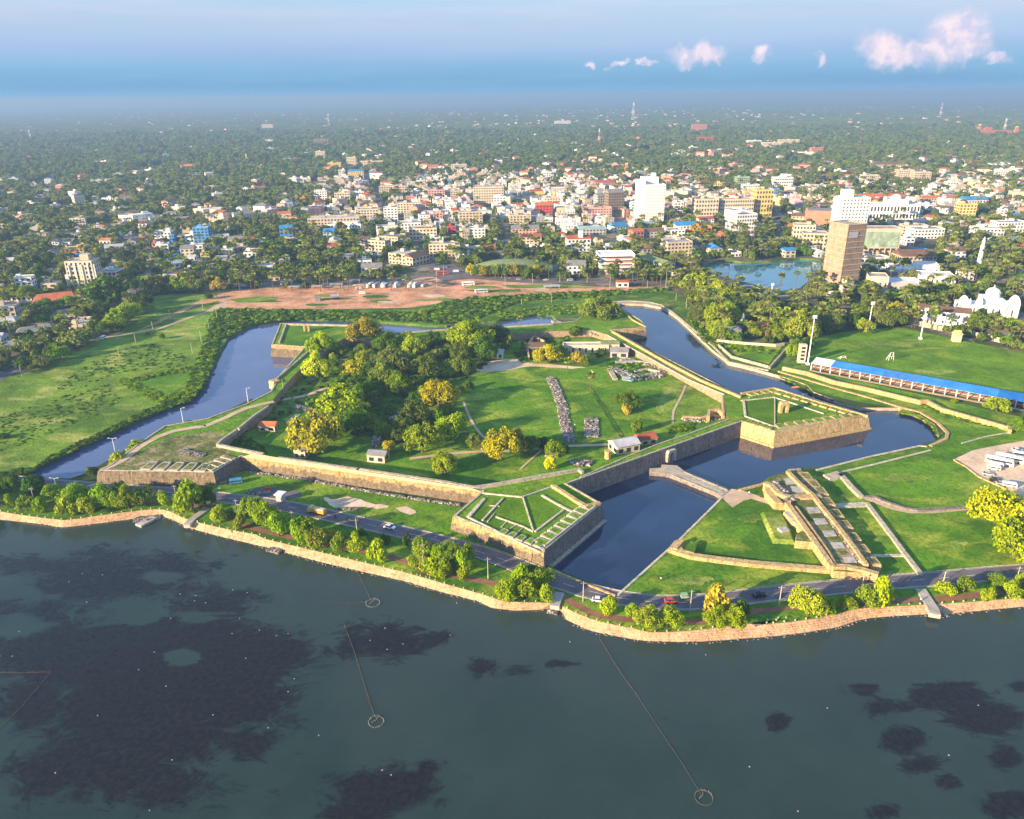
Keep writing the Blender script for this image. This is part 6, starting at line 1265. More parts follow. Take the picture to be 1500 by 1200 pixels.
while y < 3600:
    sp = 7.4 + (y - 360) / 3240 * 8.5; x = -.80 * y - 60
    while x < .80 * y + 60:
        X, Y = x + rw.uniform(-.5, .5) * sp, y + rw.uniform(-.5, .5) * sp; x += sp
        if occ(X, Y) or (Y > 800 and cleared(X, Y)): continue
        px, py = PROJ(X, Y)
        if py > 246 and rw.random() > tdens(px, py): continue
        if Y > 700 and math.sin(X * .019 + 2 * math.sin(Y * .004)) * math.sin(Y * .0085 + 1.7 * math.sin(X * .006)) > .80: continue
        if rw.random() > .90 + .2 * math.sin(X * .013) * math.cos(Y * .011): continue
        isp = rw.random() < (.30 if Y < 1600 else .2)
        pts.append((X, Y, sp, isp))
    y += sp * .92
pts.sort(key=lambda p: p[1] + abs(p[0]) * .15)
G1 = []
for (X, Y, sp, isp) in pts:
    px, py = PROJ(X, Y); vis = -20 < px < 1520 and py < 640
    if isp:
        h = rw.uniform(9, 15); co = rw.random() < .35
        if npalm < 298 and vis and Y < 1000: palm(X, Y, 2.0, h, coco=co); npalm += 1
        else: w = max(h, 9) * 1.2; G1.append((X, Y, 2, w, h, rw.uniform(0, 6.28), 10 if co else rw.choice([8, 9])))
    else:
        r = sp * rw.uniform(.42, .92); h = r * rw.uniform(1.35, 1.9)
        if ntree < 298 and vis and Y < 1000: tree(X, Y, 2.0, r, h, rw.choice(['olive', 'green', 'dark', 'forest2', 'olive', 'forest']), rw.choice(['round', 'round', 'spread'])); ntree += 1
        else: G1.append((X, Y, 2, r, h / 1.25, rw.uniform(0, 6.28), rw.choices([0, 1, 2, 3, 4, 5, 6, 7], [5, 5, 3, 3, 2, 2, 2, 2])[0]))
scatter('woodland', pc, G1, 'dense green woodland of broadleaf trees and palms spreading behind the town', 'woodland')
G2 = []; y = 3550.0
while y < 15000:
    sp = 34 + (y - 3550) / 11450 * 110; x = -.80 * y
    while x < .80 * y:
        r = sp * rw.uniform(.45, .85)
        if cleared(x, y): x += sp; continue
        G2.append((x + rw.uniform(-.5, .5) * sp, y + rw.uniform(-.5, .5) * sp, 2, r, min(r, 26), rw.uniform(0, 6.28), rw.choice([11, 12]))); x += sp
    y += sp * .8
scatter('distant_woodland', pc, G2, 'hazy far woodland stretching to the horizon', 'woodland')
# bushes on the moat banks and in the meadow
BB = []
def bushes(poly, n, smin, smax, z=2.0, wts=(3, 2, 2)):
    P = GP(poly, z); a = np.array(P); lo, hi = a.min(0), a.max(0); c = 0; tries = 0
    n = int(n * 1.6)
    while c < n and tries < n * 30:
        tries += 1; x, y = rw.uniform(lo[0], hi[0]), rw.uniform(lo[1], hi[1])
        if not inpoly([(x, y)], P)[0]: continue
        s = rw.uniform(smin, smax) * 1.35; BB.append((x, y, z - .25, s, s * rw.uniform(.7, 1.0), rw.uniform(0, 6.28), rw.choices([0, 1, 2], wts)[0])); c += 1
bushes([(318, 452), (322, 500), (312, 535), (298, 566), (276, 592), (266, 590), (282, 545), (300, 500), (306, 470)], 520, .5, 1.5)
bushes([(276, 588), (213, 611), (60, 683), (40, 692), (60, 675), (215, 600), (270, 580)], 260, .4, 1.0, wts=(2, 1, 4))
bushes([(318, 452), (480, 455), (600, 458), (680, 448), (690, 455), (660, 474), (560, 470), (430, 468), (368, 474), (335, 492), (318, 500)], 800, .5, 1.6)
bushes([(640, 447), (690, 436), (850, 428), (985, 422), (985, 426), (860, 436), (760, 442), (730, 456), (690, 470), (640, 474), (600, 470)], 700, .6, 1.8)
bushes([(730, 456), (840, 445), (900, 440), (905, 462), (840, 462), (780, 460), (728, 470)], 220, .4, 1.2, wts=(2, 4, 1))
bushes(Q(1, (670, 700), (720, 690), (930, 780), (940, 835), (900, 830), (700, 720)), 190, .5, 1.1, wts=(1, 7, 0))
bushes(Q(1, (780, 690), (1100, 625), (1180, 640), (1190, 700), (1120, 780), (1000, 815), (940, 835), (935, 800), (1080, 760), (1140, 700), (1090, 650), (900, 680), (790, 710)), 330, .5, 1.4, wts=(2, 4, 1))
bushes(Q(1, (350, 700), (600, 560), (900, 500), (1080, 560), (1090, 620), (700, 660), (500, 740), (330, 770)), 330, .25, .8)
bushes(Q(1, (0, 900), (400, 780), (620, 720), (700, 820), (560, 900), (300, 1000), (60, 1100), (0, 1150)), 260, .25, .8)
bushes([(1012, 455), (1045, 500), (1100, 505), (1140, 515), (1140, 520), (1060, 515), (1030, 500), (1005, 470)], 200, .5, 1.3, wts=(2, 3, 2))
bushes(Q(9, (60, 650), (280, 740), (500, 800), (640, 850), (560, 862), (400, 820), (270, 770), (80, 680)), 480, .35, .9, z=1.2, wts=(1, 2, 4))
bushes(Q(9, (780, 870), (900, 890), (960, 940), (1020, 1010), (1035, 1040), (1000, 1020), (960, 960), (880, 910), (790, 890)), 160, .4, .9, z=1.4, wts=(1, 5, 1))
bushes(Q(9, (900, 820), (1060, 880), (1380, 960), (1380, 985), (1050, 920), (900, 850)), 160, .3, .8)
bushes([(345, 640), (430, 565), (500, 510), (640, 500), (760, 497), (720, 530), (675, 560), (640, 640), (520, 640), (440, 600)], 520, .4, 1.5, z=INN, wts=(3, 1, 4))
bushes(Q(3, (80, 1090), (200, 1000), (330, 1080), (360, 1130), (200, 1110)), 200, .4, 1.1, z=INN, wts=(4, 1, 3))
bushes(Q(5, (680, 420), (920, 400), (920, 470), (660, 600), (600, 560)), 140, .5, 1.5, z=INN, wts=(3, 2, 3))
bushes(Q(5, (1180, 590), (1460, 590), (1460, 690), (1200, 690)), 90, .4, 1.1, z=INN, wts=(3, 3, 2))
bushes(Q(7, (540, 960), (650, 955), (650, 990), (500, 1010)), 90, .4, 1.0, z=INN)
bushes([(30, 698), (60, 684), (20, 690), (-60, 700), (-60, 712), (20, 704)], 80, .4, 1.2, wts=(2, 1, 4))
for P, w_, z_ in EDGE:      # weeds at the foot of walls
    for a_, c_ in zip(P[:-1], P[1:]):
        for _ in range(int(math.dist(a_, c_) * .55)):
            t = rw.random(); d_ = (Vector(c_) - Vector(a_)).normalized(); n_ = Vector((-d_.y, d_.x)) * (w_ / 2 + .15) * rw.choice([-1, 1]); s_ = rw.uniform(.15, .42)
            BB.append((a_[0] + (c_[0] - a_[0]) * t + n_.x, a_[1] + (c_[1] - a_[1]) * t + n_.y, z_ - .1, s_, s_ * .8, rw.uniform(0, 6.28), rw.choice([0, 1])))
for ring, zz_, dd_, den in ((O_, TOP - .15, -.2, .30), (lo, 2.0, -.5, .35), (I_, INN, -.3, .5), (O_, TOP - .1, -1.6, .5)):
    for a_, c_ in zip(ring, ring[1:] + ring[:1]):
        for _ in range(int(math.dist(a_, c_) * den)):
            t = rw.random(); d_ = (Vector(c_) - Vector(a_)).normalized(); n_ = Vector((d_.y, -d_.x)) * dd_; s_ = rw.uniform(.18, .5)
            BB.append((a_[0] + (c_[0] - a_[0]) * t + n_.x, a_[1] + (c_[1] - a_[1]) * t + n_.y, zz_, s_, s_ * .7, rw.uniform(0, 6.28), rw.choice([0, 1, 2])))
scatter('bank_bushes', bc, BB, 'rough green scrub and bushes covering the moat banks and meadow', 'bushes')
# ================================================================== STREET FURNITURE, VEHICLES, SMALL THINGS
def upole(bx, by, hpx, z=2.0, arms=1, lamp=False, m=M_pole, phrase='concrete utility pole', name='utility_pole', lean=0):
    x, y = G(bx, by, z); H = hpx * MPP(bx, by, z) * 1.12; o = empty(name, x, y, z, rt.uniform(-.1, .1)); b = MB(); b.tube((0, 0, -.3), (lean, 0, H), .17, 7, 0, .11); b.build('pole', m, o)
    if arms and not lamp: b = MB(); b.box(0, 0, H - .7, 1.9, .12, .12); b.build('cross_arm', m, o)
    if lamp:
        for s in ((-1, 1) if arms == 2 else (1,)): b = MB(); b.tube((0, 0, H - .1), (s * 1.3, 0, H + .25), .06, 5); b.box(s * 1.6, 0, H + .2, .8, .3, .14); b.build('lamp_arm', M_white, o)
    tag(o, None, 'pole'); THINGS.append((o, phrase)); return (x, y, z + H - .6)
tops = []
for bx, by, h in [(-60, 745, 28), (52, 740, 26), (150, 742, 26), (259.7, 737, 27), (348, 754, 23), (430, 775, 27), (524, 789, 30), (620, 823, 28), (715, 848, 33), (854, 881, 31), (1010.5, 897, 35), (1141, 887, 31), (1263, 858, 17), (1382, 852, 16), (1490, 846, 17), (1600, 838, 17)]:
    t = upole(bx, by, h, phrase='weathered utility pole carrying wires'); tops.append(t)
for i in range(3, len(tops) - 5):
    a, c = Vector(tops[i]), Vector(tops[i + 1])
    w = empty('power_line', *a); b = MB()
    tag(w, None, 'wires', 'wires strung between the promenade poles'); THINGS.append((w, 'thin black overhead wires'))
    for off in (-.8, 0, .8):
        b = MB(); pr = None
        for k in range(9):
            t = k / 8; p = a.lerp(c, t) + Vector((off * .3, off, .45 - 4 * .9 * t * (1 - t))) - a
            if pr is not None: b.tube(pr, p, .035, 3)
            pr = p
        b.build('wire', M_black, w)
for bx, by, h, lm in [(224, 483, 11, 0), (199, 502, 12, 0), (175, 523, 13, 0), (249.5, 468, 12, 0), (318, 467, 14, 0), (306.5, 484, 14, 0), (295, 500, 15, 0), (282, 518, 15, 0), (273, 450, 10, 0), (283, 449, 10, 0), (297, 450, 12, 0), (32, 551, 14, 0), (269, 621, 22, 1), (364, 592, 22, 1), (170, 667, 24, 2), (416.5, 583, 26, 0), (52, 712, 12, 2), (82, 712, 11, 2), (555, 450, 8, 0), (495, 450, 6, 0), (808, 443, 10, 0), (764, 446, 8, 0), (990, 440, 10, 0), (1005, 452, 14, 0), (740, 424, 20, 0), (640, 422, 22, 0), (893, 428, 24, 0), (650, 404, 14, 0), (975, 424, 26, 0), (948, 424, 12, 0), (735, 407, 16, 0), (780, 414, 12, 0), (820, 414, 12, 0), (860, 414, 12, 0)]:
    upole(bx, by, h, arms=lm if lm else 0, lamp=bool(lm), m=M_white if lm else M_pole, phrase='white lamp post with arm' if lm else 'plain pale pole', name='lamp_post' if lm else 'utility_pole')
for bx, by, h in [(1183, 534.5, 72), (1348, 497, 45), (1272, 481, 38), (1130, 430, 14)]:
    x, y = G(bx, by); H = h * MPP(bx, by) * 1.03; o = empty('floodlight_mast', x, y, 2.0); b = MB(); b.tube((0, 0, 0), (0, 0, H), .45, 8, 0, .22); b.build('pole', M_white, o); b = MB(); b.box(0, 0, 0, 1.8, 1.8, 1.2); b.build('base', M_white, o)
    b = MB()
    for k in range(3): b.box(0, -.4, H - 1.5 + k * .7, 2.4, .35, .5)
    b.build('lamp_head', M_white, o); tag(o, None, 'floodlight'); THINGS.append((o, 'white floodlight mast'))
# posts along the embankment edge
post = MB(); post.box(0, 0, 0, .32, .32, .6, 0); pm = None
PA = arc([p for p in TL if abs(p[0]) < 205], 130)
for i, p in enumerate(PA):
    if pm is None: o = post.build('bollard', M_pale); pm = o.data
    else: o = link('bollard', pm)
    o.location = (p[0], p[1] + .3, 2.0); tag(o, 'small pale stone post in the row along the embankment edge', 'bollard', 'stone posts along the embankment edge')
# ---- grandstand
a = Vector(G(1196, 524, 6.5)); a0_ = Vector(G(1187, 532, 5.0)); c = Vector(G(1500, 577.6, 6.5)); d = (c - a).normalized(); L = (c - a).length * 1.9; yaw = math.atan2(d.y, d.x); nrm = Vector((d.y, -d.x))
st = empty('grandstand', a.x, a.y, 2.0, yaw); tag(st, 'long open grandstand with bright blue sheet roof beside the playing field', 'grandstand')
dp = 10.5; segs = [(0, .055, 'white')] + [(.055 + .945 * k / 34, .055 + .945 * (k + 1) / 34, 'blue') for k in range(34)]
def bluem(t, b, pos):
    n = t.noise(pos, .12, 4, .6); t.l.new(t.mix(t.sm(n, .3, .7), (.03, .22, .60), (.06, .32, .74)), b.inputs['Base Color'])
M_blue = mat('blue_roof_sheet', bluem, .5)
def bluem2(t, b, pos):
    n = t.noise(pos, .12, 4, .6); t.l.new(t.mix(t.sm(n, .3, .7), (.01, .13, .42), (.02, .2, .52)), b.inputs['Base Color'])
M_blue2 = mat('newer_blue_roof_sheet', bluem2, .5)
def bluem3(t, b, pos):
    n = t.noise(pos, .3, 5, .7); t.l.new(t.mix(t.sm(n, .3, .7), (.03, .18, .50), (.10, .30, .62)), b.inputs['Base Color'])
M_blue3 = mat('faded_blue_roof_sheet', bluem3, .6)
for s0, s1, cl in segs:
    b = MB(); x0, x1 = s0 * L, s1 * L - .05; b.face([(x0, 0, 4.9), (x0, -dp, 4.0), (x1, -dp, 4.0), (x1, 0, 4.9)]); b.face([(x0, 0, 4.75), (x1, 0, 4.75), (x1, -dp, 3.85), (x0, -dp, 3.85)]); b.face([(x0, -dp, 3.85), (x1, -dp, 3.85), (x1, -dp, 4.0), (x0, -dp, 4.0)]); b.face([(x0, 0, 3.9), (x0, -dp, 3.85), (x0, -dp, 4.0), (x0, 0, 4.9)])
    b.build('roof_sheet', M_white if cl == 'white' else (M_blue2 if .46 < s0 < .53 else (M_blue if int(s0 * 97) % 3 else M_blue3)), st)
ncol = int(L / 5.2)
cme = None
for i in range(ncol + 1):
    for yy in (-dp + .4, -.5):
        if cme is None: b = MB(); b.box(0, 0, 0, .4, .4, 3.9); o = b.build('column', M_white, st); cme = o.data
        else: o = link('column', cme, st)
        o.location = (i * L / ncol + .3, yy, 0); o.scale = (1, 1, 1.0 if yy < -5 else 1.2)
for k in range(4): b = MB(); b.box(L / 2, -2.2 - k * 1.5, 0, L, 1.4, 1.6 - k * .4); b.build('seating_step', M_path if k % 2 else M_conc, st)
b = MB(); b.box(L / 2, -dp - 1.5, 0, L, 2.2, .12); b.build('walkway', M_tan, st)
# scoreboard tower, yellow structure, sight frame
x, y = G(1173, 531); m = MPP(1173, 531); o = empty('scoreboard_tower', x, y, 2.0, -.1); tag(o, 'narrow cream scoreboard tower with dark square openings near the grandstand end', 'tower'); b = MB(); b.box(0, 0, 0, 10 * m, 3, 28 * m); b.build('wall', MW['cream'], o)
for k in range(4): b = MB(); b.box(0, -1.6, 5 * m + k * 5.6 * m, 5 * m, .3, 3 * m); b.build('opening', M_black, o)
x, y = G(1400, 500); m = MPP(1400, 500); o = empty('pavilion', x, y, 2.0, -.2); tag(o, 'small yellow and cream pavilion at the far edge of the playing field', 'pavilion'); b = MB(); b.box(0, 0, 0, 11 * m, 4, 14 * m); b.build('wall', MW['beige'], o); b = MB(); b.box(0, -2.2, 9 * m, 6 * m, .4, 6 * m); b.gable(0, 0, 14 * m, 7 * m, 3, 3 * m); b.build('roof', MW['yellow'], o)
for bx, by, w, h, ph in [(1305, 528, 9, 11, 'white tubular frame standing in the middle of the playing field'), (1235, 526, 11, 4, 'low white frame near the grandstand end of the playing field')]:
    x, y = G(bx, by); m = MPP(bx, by); o = empty('sight_frame', x, y, 2.0, .2); b = MB(); W_, H_ = w * m / 2, h * m * 1.1
    for p, q2 in (((-W_, 0, 0), (-W_ * .5, 0, H_)), ((W_, 0, 0), (W_ * .5, 0, H_)), ((-W_ * .5, 0, H_), (W_ * .5, 0, H_)), ((-W_ * .75, 0, H_ * .5), (W_ * .75, 0, H_ * .5)), ((-W_, 2, 0), (-W_ * .5, 0, H_)), ((W_, 2, 0), (W_ * .5, 0, H_))): b.tube(p, q2, .16, 5)
    b.build('frame', M_white, o); tag(o, ph, 'frame')
# boundary wall with piers
bw = empty('boundary_wall', *G(1420, 497), 2.0); tag(bw, 'long weathered boundary wall with piers behind the playing field', 'wall')
P = GP([(1330, 474), (1375, 484), (1420, 492), (1500, 510), (1620, 540), (1760, 575)]); b = MB(); b.wall(P, .5, 2.0, 5.2); o = b.build('wall_panel', M_para); o.parent = bw; o.location = -bw.location
for p in arc(P, 36): b = MB(); b.box(p[0], p[1], 2.0, .9, .9, 3.9); o = b.build('pier', M_pale, bw); o.location = -bw.location
# white garden wall and walled ruin east of the moat
o = gwall('garden_wall', Q(7, (790, 462), (950, 478), (1130, 490), (1180, 482)), .6, 2.2, m=M_pale, label='white balustraded garden wall with dark gaps below the trees')
for pts, lb in ((Q(7, (870, 555), (960, 580), (1090, 615)), 'stone wall of the small walled garden beside the moat'), (Q(7, (1095, 620), (1150, 560), (1210, 490)), 'dark stone wall rising at the side of the small walled garden'), (Q(7, (800, 490), (870, 550)), 'short stone wall at the pond-side corner of the walled garden')): gwall('garden_wall', pts, .9, 1.6, m=M_para, label=lb)
cover('walled_garden_lawn', Q(7, (800, 480), (1180, 492), (1090, 610), (875, 550)), M_lawn)
for pts in (Q(7, (900, 535), (1020, 520)), Q(7, (1030, 575), (1140, 490))): 
    b = MB(); b.strip(GP(pts), 2.2, 2.17); tag(b.build('garden_path', M_slab), kind='structure')
x, y = G(*q(7, 935, 400)); o = empty('white_shrine', x, y, 2); tag(o, 'small white conical shrine spire among the trees by the east moat', 'shrine'); b = MB(); b.cyl(0, 0, 0, 2.4, 4, 8); b.cyl(0, 0, 4, 2.2, 7, 8, r2=.2); b.build('spire', M_white, o)
B(*q(7, 1040, 425), 24, 7, 9, 0, wall='salmon', roof='red', floors=1, label='red-roofed shrine hall hidden in trees behind the garden wall', name='shrine_hall'); B(*q(7, 925, 425), 14, 6, 7, 0, wall='cream', roof='orange', floors=1, label='low tiled annexe beside the small white spire', name='shrine_hall')
# ---- fort interior buildings
Z3 = INN
def fb(px, py, w, h, d, yw, wl, rf, lab, **kw): 
    X, Y = G(px, py, Z3); m = MPP(px, py, Z3); yaw = R(yw); w_ = w * m; return bld(X - math.sin(yaw) * d / 2, Y + math.cos(yaw) * d / 2, w_, d, h * m, yaw, wall=wl, roof=rf, label=lab, z=Z3, floors=1, rooftop=False, **kw)
fb(*q(3, 360, 995), 24, 8, 6, -4, 'cream', 'orange', 'small cream hut with orange roof inside the fort', name='hut'); fb(*q(3, 990, 1175), 27, 11, 6, -12, 'cream', 'grey', 'small stone hut with grey sheet roof and dark doors', name='hut')
fb(*q(3, 550, 1150), 18, 10, 5, -12, 'beige', 'paleflat', 'roofless stone guardroom against the south-west rampart', name='hut'); fb(*q(5, 510, 575), 15, 9, 7, -6, 'white', 'silver', 'white-roofed hut beside the dark trees at the lawn edge', name='hut')
fb(*q(5, 1265, 1120), 38, 12, 8, 22, 'cream', 'silver', 'long building with pale blue sheet roof inside the gate', name='guardhouse'); fb(*q(5, 1385, 1070), 26, 8, 7, 18, 'beige', 'red', 'red-roofed lean-to next to the pale blue roof', name='guardhouse')
fb(*q(5, 1020, 545), 66, 11, 7, 0, 'cream', 'paleflat', 'long ruined pale hall with peeling roof behind the fort lawn', name='ruined_hall', wr=.25, hr=.6); fb(*q(5, 1160, 540), 26, 13, 8, 0, 'cream', 'green', 'pale green-roofed end of the long ruined hall', name='ruined_hall', ph_h=.8)
fb(*q(5, 730, 540), 28, 9, 8, 6, 'beige', 'brown', 'ruined gabled stone building behind the sandy clearing', name='ruined_hall'); fb(*q(5, 1210, 570), 26, 9, 8, -8, 'grey', 'grey', 'collapsed grey-roofed shed at the end of the ruined hall', name='ruined_hall')
def ruin(pts, w, h, lab, m=M_gold, z=Z3): return gwall('ruined_wall', pts, w, h, z=z, m=m, label=lab)
ruin(Q(5, (690, 555), (680, 490), (720, 440), (780, 470)), .8, 3, 'broken gable wall of the roofless ruin behind the lawn'); ruin(Q(7, (590, 905), (700, 912), (760, 900), (830, 905)), 1.2, 1.2, 'low ruined wall stub at the foot of the east bastion')
ruin(Q(7, (740, 905), (745, 870), (800, 865), (835, 890)), 1.4, 3.4, 'cream ruined vault beside the inner rampart wall'); ruin(Q(7, (825, 780), (832, 905)), .8, 4.6, 'tall thin wall end next to the east bastion ramp', m=M_inner)
ruin(Q(5, (1190, 590), (1300, 585), (1470, 600)), 1.6, 1.2, 'long pale wall top of the collapsed ruin by the north-east rampart', m=M_slab); ruin(Q(5, (1300, 640), (1380, 630), (1450, 645)), 1.4, 1.4, 'second pale wall of the collapsed ruin', m=M_para); ruin(Q(5, (1150, 620), (1190, 690)), 2.6, 1.0, 'tumbled stone edge at the end of the collapsed ruin', m=M_para)
for x0, y0 in ((1230, 650), (1245, 668), (1262, 688), (1280, 702)):
    pass
x, y = G(*q(5, 1262, 700), Z3); o = empty('floor_panels', x, y, Z3, -.45); tag(o, 'pale blue panelled floor strip lying in the collapsed ruin', 'floor')
for k in range(5): b = MB(); b.box(-.6 * k, 2.2 * k, .1, 6.5, 1.9, .5); b.build('panel', MR['silver'] if k % 2 else MR['teal'], o)
# rubble rows
def rubble(name, pts, w, n, lab, z=Z3, s0=.25, s1=.75):
    P = GP(pts, z); b = MB(); r = random.Random(len(pts) * n)
    for i in range(n):
        k = r.randrange(len(P) - 1); t = r.random(); a, c = Vector(P[k]), Vector(P[k + 1]); p = a.lerp(c, t); nn = Vector((-(c - a).y, (c - a).x)).normalized(); o_ = r.uniform(-1, 1) * w / 2; p = p + nn * o_; s = r.uniform(s0, s1)
        b.box(p.x, p.y, z - .1 + r.random() * .5 * (1 - abs(o_) / w), s * 1.6, s, s * .8, r.uniform(0, 3), r.randrange(3), taper=s * .12)
    tag(b.build(name, [M_rub, M_slab, M_stoned]), lab, 'rubble', kind='stuff')
rubble('stone_row', Q(5, (815, 685), (850, 760), (880, 840), (895, 930), (925, 1060)), 5.2, 1400, 'long bank of grey building stones across the fort lawn')
rubble('stone_heap', Q(5, (1050, 920), (1055, 1030)), 6.5, 700, 'shorter heap of grey building stones on the fort lawn')
rubble('rubble_scatter', Q(3, (1100, 880), (1040, 960), (1010, 1010), (985, 1090)), 4.5, 260, 'broken pale slabs and stones between the fort trees', s1=1.1)
rubble('rubble_scatter', Q(5, (930, 1165), (1010, 1190), (1040, 1165)), 5, 120, 'pale flat stones in the grass near the guardhouse', s1=.9)
rubble('rubble_scatter', Q(5, (850, 1140), (790, 1150)), 3, 80, 'dark stones under the small tree by the fort path', s1=.9)
rubble('rubble_scatter', Q(5, (1170, 630), (1300, 690), (1460, 670)), 7, 380, 'tumbled stones of the collapsed ruin by the rampart', s1=1.2)
rubble('rubble_scatter', Q(5, (1000, 380), (1100, 420), (1060, 440)), 7, 260, 'grey rubble around the north bastion ruins', z=5, s1=1.3)
rubble('rubble_scatter', Q(5, (680, 470), (780, 430), (900, 440)), 7, 320, 'grey masonry heaps behind the roofless gable ruin', s1=1.2)
rubble('rubble_scatter', Q(5, (960, 400), (1080, 385), (1130, 440)), 6, 320, 'jumbled masonry above the long ruined hall', s1=1.3)
rubble('rubble_scatter', Q(5, (1230, 580), (1460, 625), (1480, 660)), 5, 300, 'pale broken masonry along the rampart foot', s1=1.2)
rubble('rubble_scatter', Q(5, (830, 360), (900, 380), (950, 400)), 5, 200, 'stony foundations near the north moat', z=5, s1=1.1)
rubble('rubble_scatter', Q(10, (60, 270), (110, 330), (150, 370)), 4, 160, 'crumbled stones on the north end of the ravelin', z=5, s1=1.0)
rubble('rubble_scatter', Q(10, (300, 375), (420, 540), (560, 730)), 1.2, 260, 'fallen stones beside the inner ravelin wall', z=4.6, s1=.6)
rubble('rubble_scatter', Q(3, (520, 850), (600, 870)), 4, 160, 'reddish rubble beside the fort track', s1=.9)
rubble('rubble_scatter', Q(7, (590, 920), (700, 935), (800, 915)), 5, 200, 'rubble along the foot of the ruined wall stub')
rubble('rubble_scatter', Q(4, (240, 400), (360, 410), (360, 385)), 2.4, 130, 'dark stones piled on the oil-stained ground by the road', z=2)
rubble('rubble_scatter', Q(4, (760, 498), (890, 500)), 1.2, 90, 'dark stones at the edge of the sand patch', z=2)
rubble('rubble_scatter', Q(2, (780, 640), (930, 625)), 3, 160, 'dark boulders around the little jetty', z=0, s1=.8); rubble('rubble_scatter', Q(4, (370, 730), (440, 750)), 2.2, 90, 'dark boulders at the embankment foot by the road trees', z=0, s1=.9)
rubble('rubble_scatter', Q(10, (985, 1000), (1040, 1040)), 1.8, 60, 'dark boulders below the eastern culvert', z=0); rubble('rubble_scatter', Q(6, (800, 1010), (850, 1020)), 1.6, 60, 'dark boulders at the mouth of the moat culvert', z=0)
rubble('rubble_scatter', Q(2, (1050, 240), (1180, 270)), 3.5, 160, 'broken stones on the dry south-west bastion', z=TOP)
rubble('wall_debris', Q(4, (260, 285), (600, 330), (1000, 405), (1480, 478)), 1.6, 700, 'fallen stones along the foot of the south-west rampart', z=2, s1=.6)
x, y = G(*q(2, 845, 645), .6); o = empty('jetty', x, y, 0, -.5); tag(o, 'small grey concrete slipway sloping into the lagoon', 'slipway'); b = MB(); b.box(0, 0, -.3, 3.4, 7, 1.1); b.build('slab', M_slab, o); b = MB(); b.box(0, .6, .8, .9, 1.4, .35); b.build('step', M_path, o)
# ---- vehicles
def car(px, py, yaw, col, lab, kind='car', z=2.14, cat=None, L=None, flip=1):
    x, y = G(px, py, z); o = empty({'car': 'parked_car' if 'parked' in lab else 'car', 'van': 'van', 'bus': 'bus', 'truck': 'tipper_truck', 'tuk': 'three_wheeler'}[kind], x, y, z, yaw); M = MW.get(col) or M_black
    if col == 'black': M = M_black
    L, W, H = {'car': (4.3, 1.75, 1.45), 'van': (5.0, 1.9, 2.1), 'bus': (10.5, 2.5, 3.1), 'truck': (7.5, 2.4, 2.8), 'tuk': (2.7, 1.4, 1.75)}[kind]
    def prof(pts, w, m_, nm, zz=0):
        b = MB(); n = len(pts)
        for s in (-1, 1):
            f = [(p[0], s * w / 2, p[1] + zz) for p in pts]; b.face(f if s < 0 else f[::-1])
        for i in range(n):
            a, c = pts[i], pts[(i + 1) % n]; b.face([(a[0], w / 2, a[1] + zz), (c[0], w / 2, c[1] + zz), (c[0], -w / 2, c[1] + zz), (a[0], -w / 2, a[1] + zz)])
        return b.build(nm, m_, o)
    h = L / 2
    if kind == 'car':
        prof([(-h, .35), (h, .35), (h, .75), (h * .55, .92), (-h * .95, .95), (-h, .7)], W, M, 'body'); prof([(-h * .82, .93), (h * .5, .93), (h * .18, H), (-h * .6, H)], W * .86, M_glass, 'windows'); prof([(-h * .58, H), (h * .17, H), (h * .15, H + .06), (-h * .55, H + .06)], W * .84, M, 'roof_panel')
    elif kind in ('van', 'bus'):
        prof([(-h, .4), (h, .4), (h, H * .55), (h * .93, H), (-h, H)], W, M, 'body'); b = MB(); b.box(-.1, 0, H * .52, L * .9, W + .06, H * .26); b.build('windows', M_glass, o); b = MB(); b.box(h * .965, 0, H * .55, .1, W * .85, H * .3); b.build('windscreen', M_glass, o)
        if kind == 'bus': b = MB(); b.box(0, 0, H + .01, L * .4, W * .6, .25); b.build('roof_box', M, o)
    elif kind == 'truck':
        prof([(h * .5, .5), (h, .5), (h, 1.7), (h * .9, 2.6), (h * .5, 2.6)], W, MW['yellow'], 'cab'); b = MB(); b.box(h * .97, 0, 1.6, .12, W * .8, .7); b.build('windscreen', M_glass, o); prof([(-h, .9), (h * .44, .9), (h * .48, 2.1), (-h * 1.02, 2.1)], W, MW['orange'], 'tipper_body'); b = MB(); b.box(-h * .27, 0, 2.05, L * .68, W * .85, .4, taper=.3); b.build('load', M_sand, o)
    else:
        prof([(-h, .35), (h * .7, .35), (h, .8), (h * .5, 1.1), (-h, 1.0)], W, M, 'body'); b = MB(); b.box(-.2, 0, 1.5, L * .75, W, .14); b.build('roof_panel', M, o); b = MB()
        for sx, sy in ((-h * .9, .6), (-h * .9, -.6), (h * .35, .6), (h * .35, -.6)): b.box(sx, sy, 1.0, .07, .07, .52)
        b.build('roof_post', M_dark, o)
    wr = .33 if kind in ('car', 'van') else (.5 if kind != 'tuk' else .24); wm = None
    for sx in (-h * .62, h * .62):
        for sy in (-1, 1):
            if wm is None:
                b = MB(); b.tube((0, -.11, 0), (0, .11, 0), wr, 12)
                for yy in (-.11, .11): b.face([(wr * math.cos(t * .5236) * (1), yy, wr * math.sin(t * .5236)) for t in range(12)][::(1 if yy < 0 else -1)])
                w_ = b.build('wheel', M_dark, o); wm = w_.data
            else: w_ = link('wheel', wm, o)
            w_.location = (sx, sy * (W / 2 - .08), wr)
    tag(o, lab, cat or {'car': 'car', 'van': 'van', 'bus': 'bus', 'truck': 'truck', 'tuk': 'three-wheeler'}[kind]); return o
def rdir(px, py): 
    p = Vector(G(px, py)); k = min(range(len(RP) - 1), key=lambda i: (Vector(RP[i]) - p).length); d = Vector(RP[k + 1]) - Vector(RP[k]); return math.atan2(d.y, d.x)
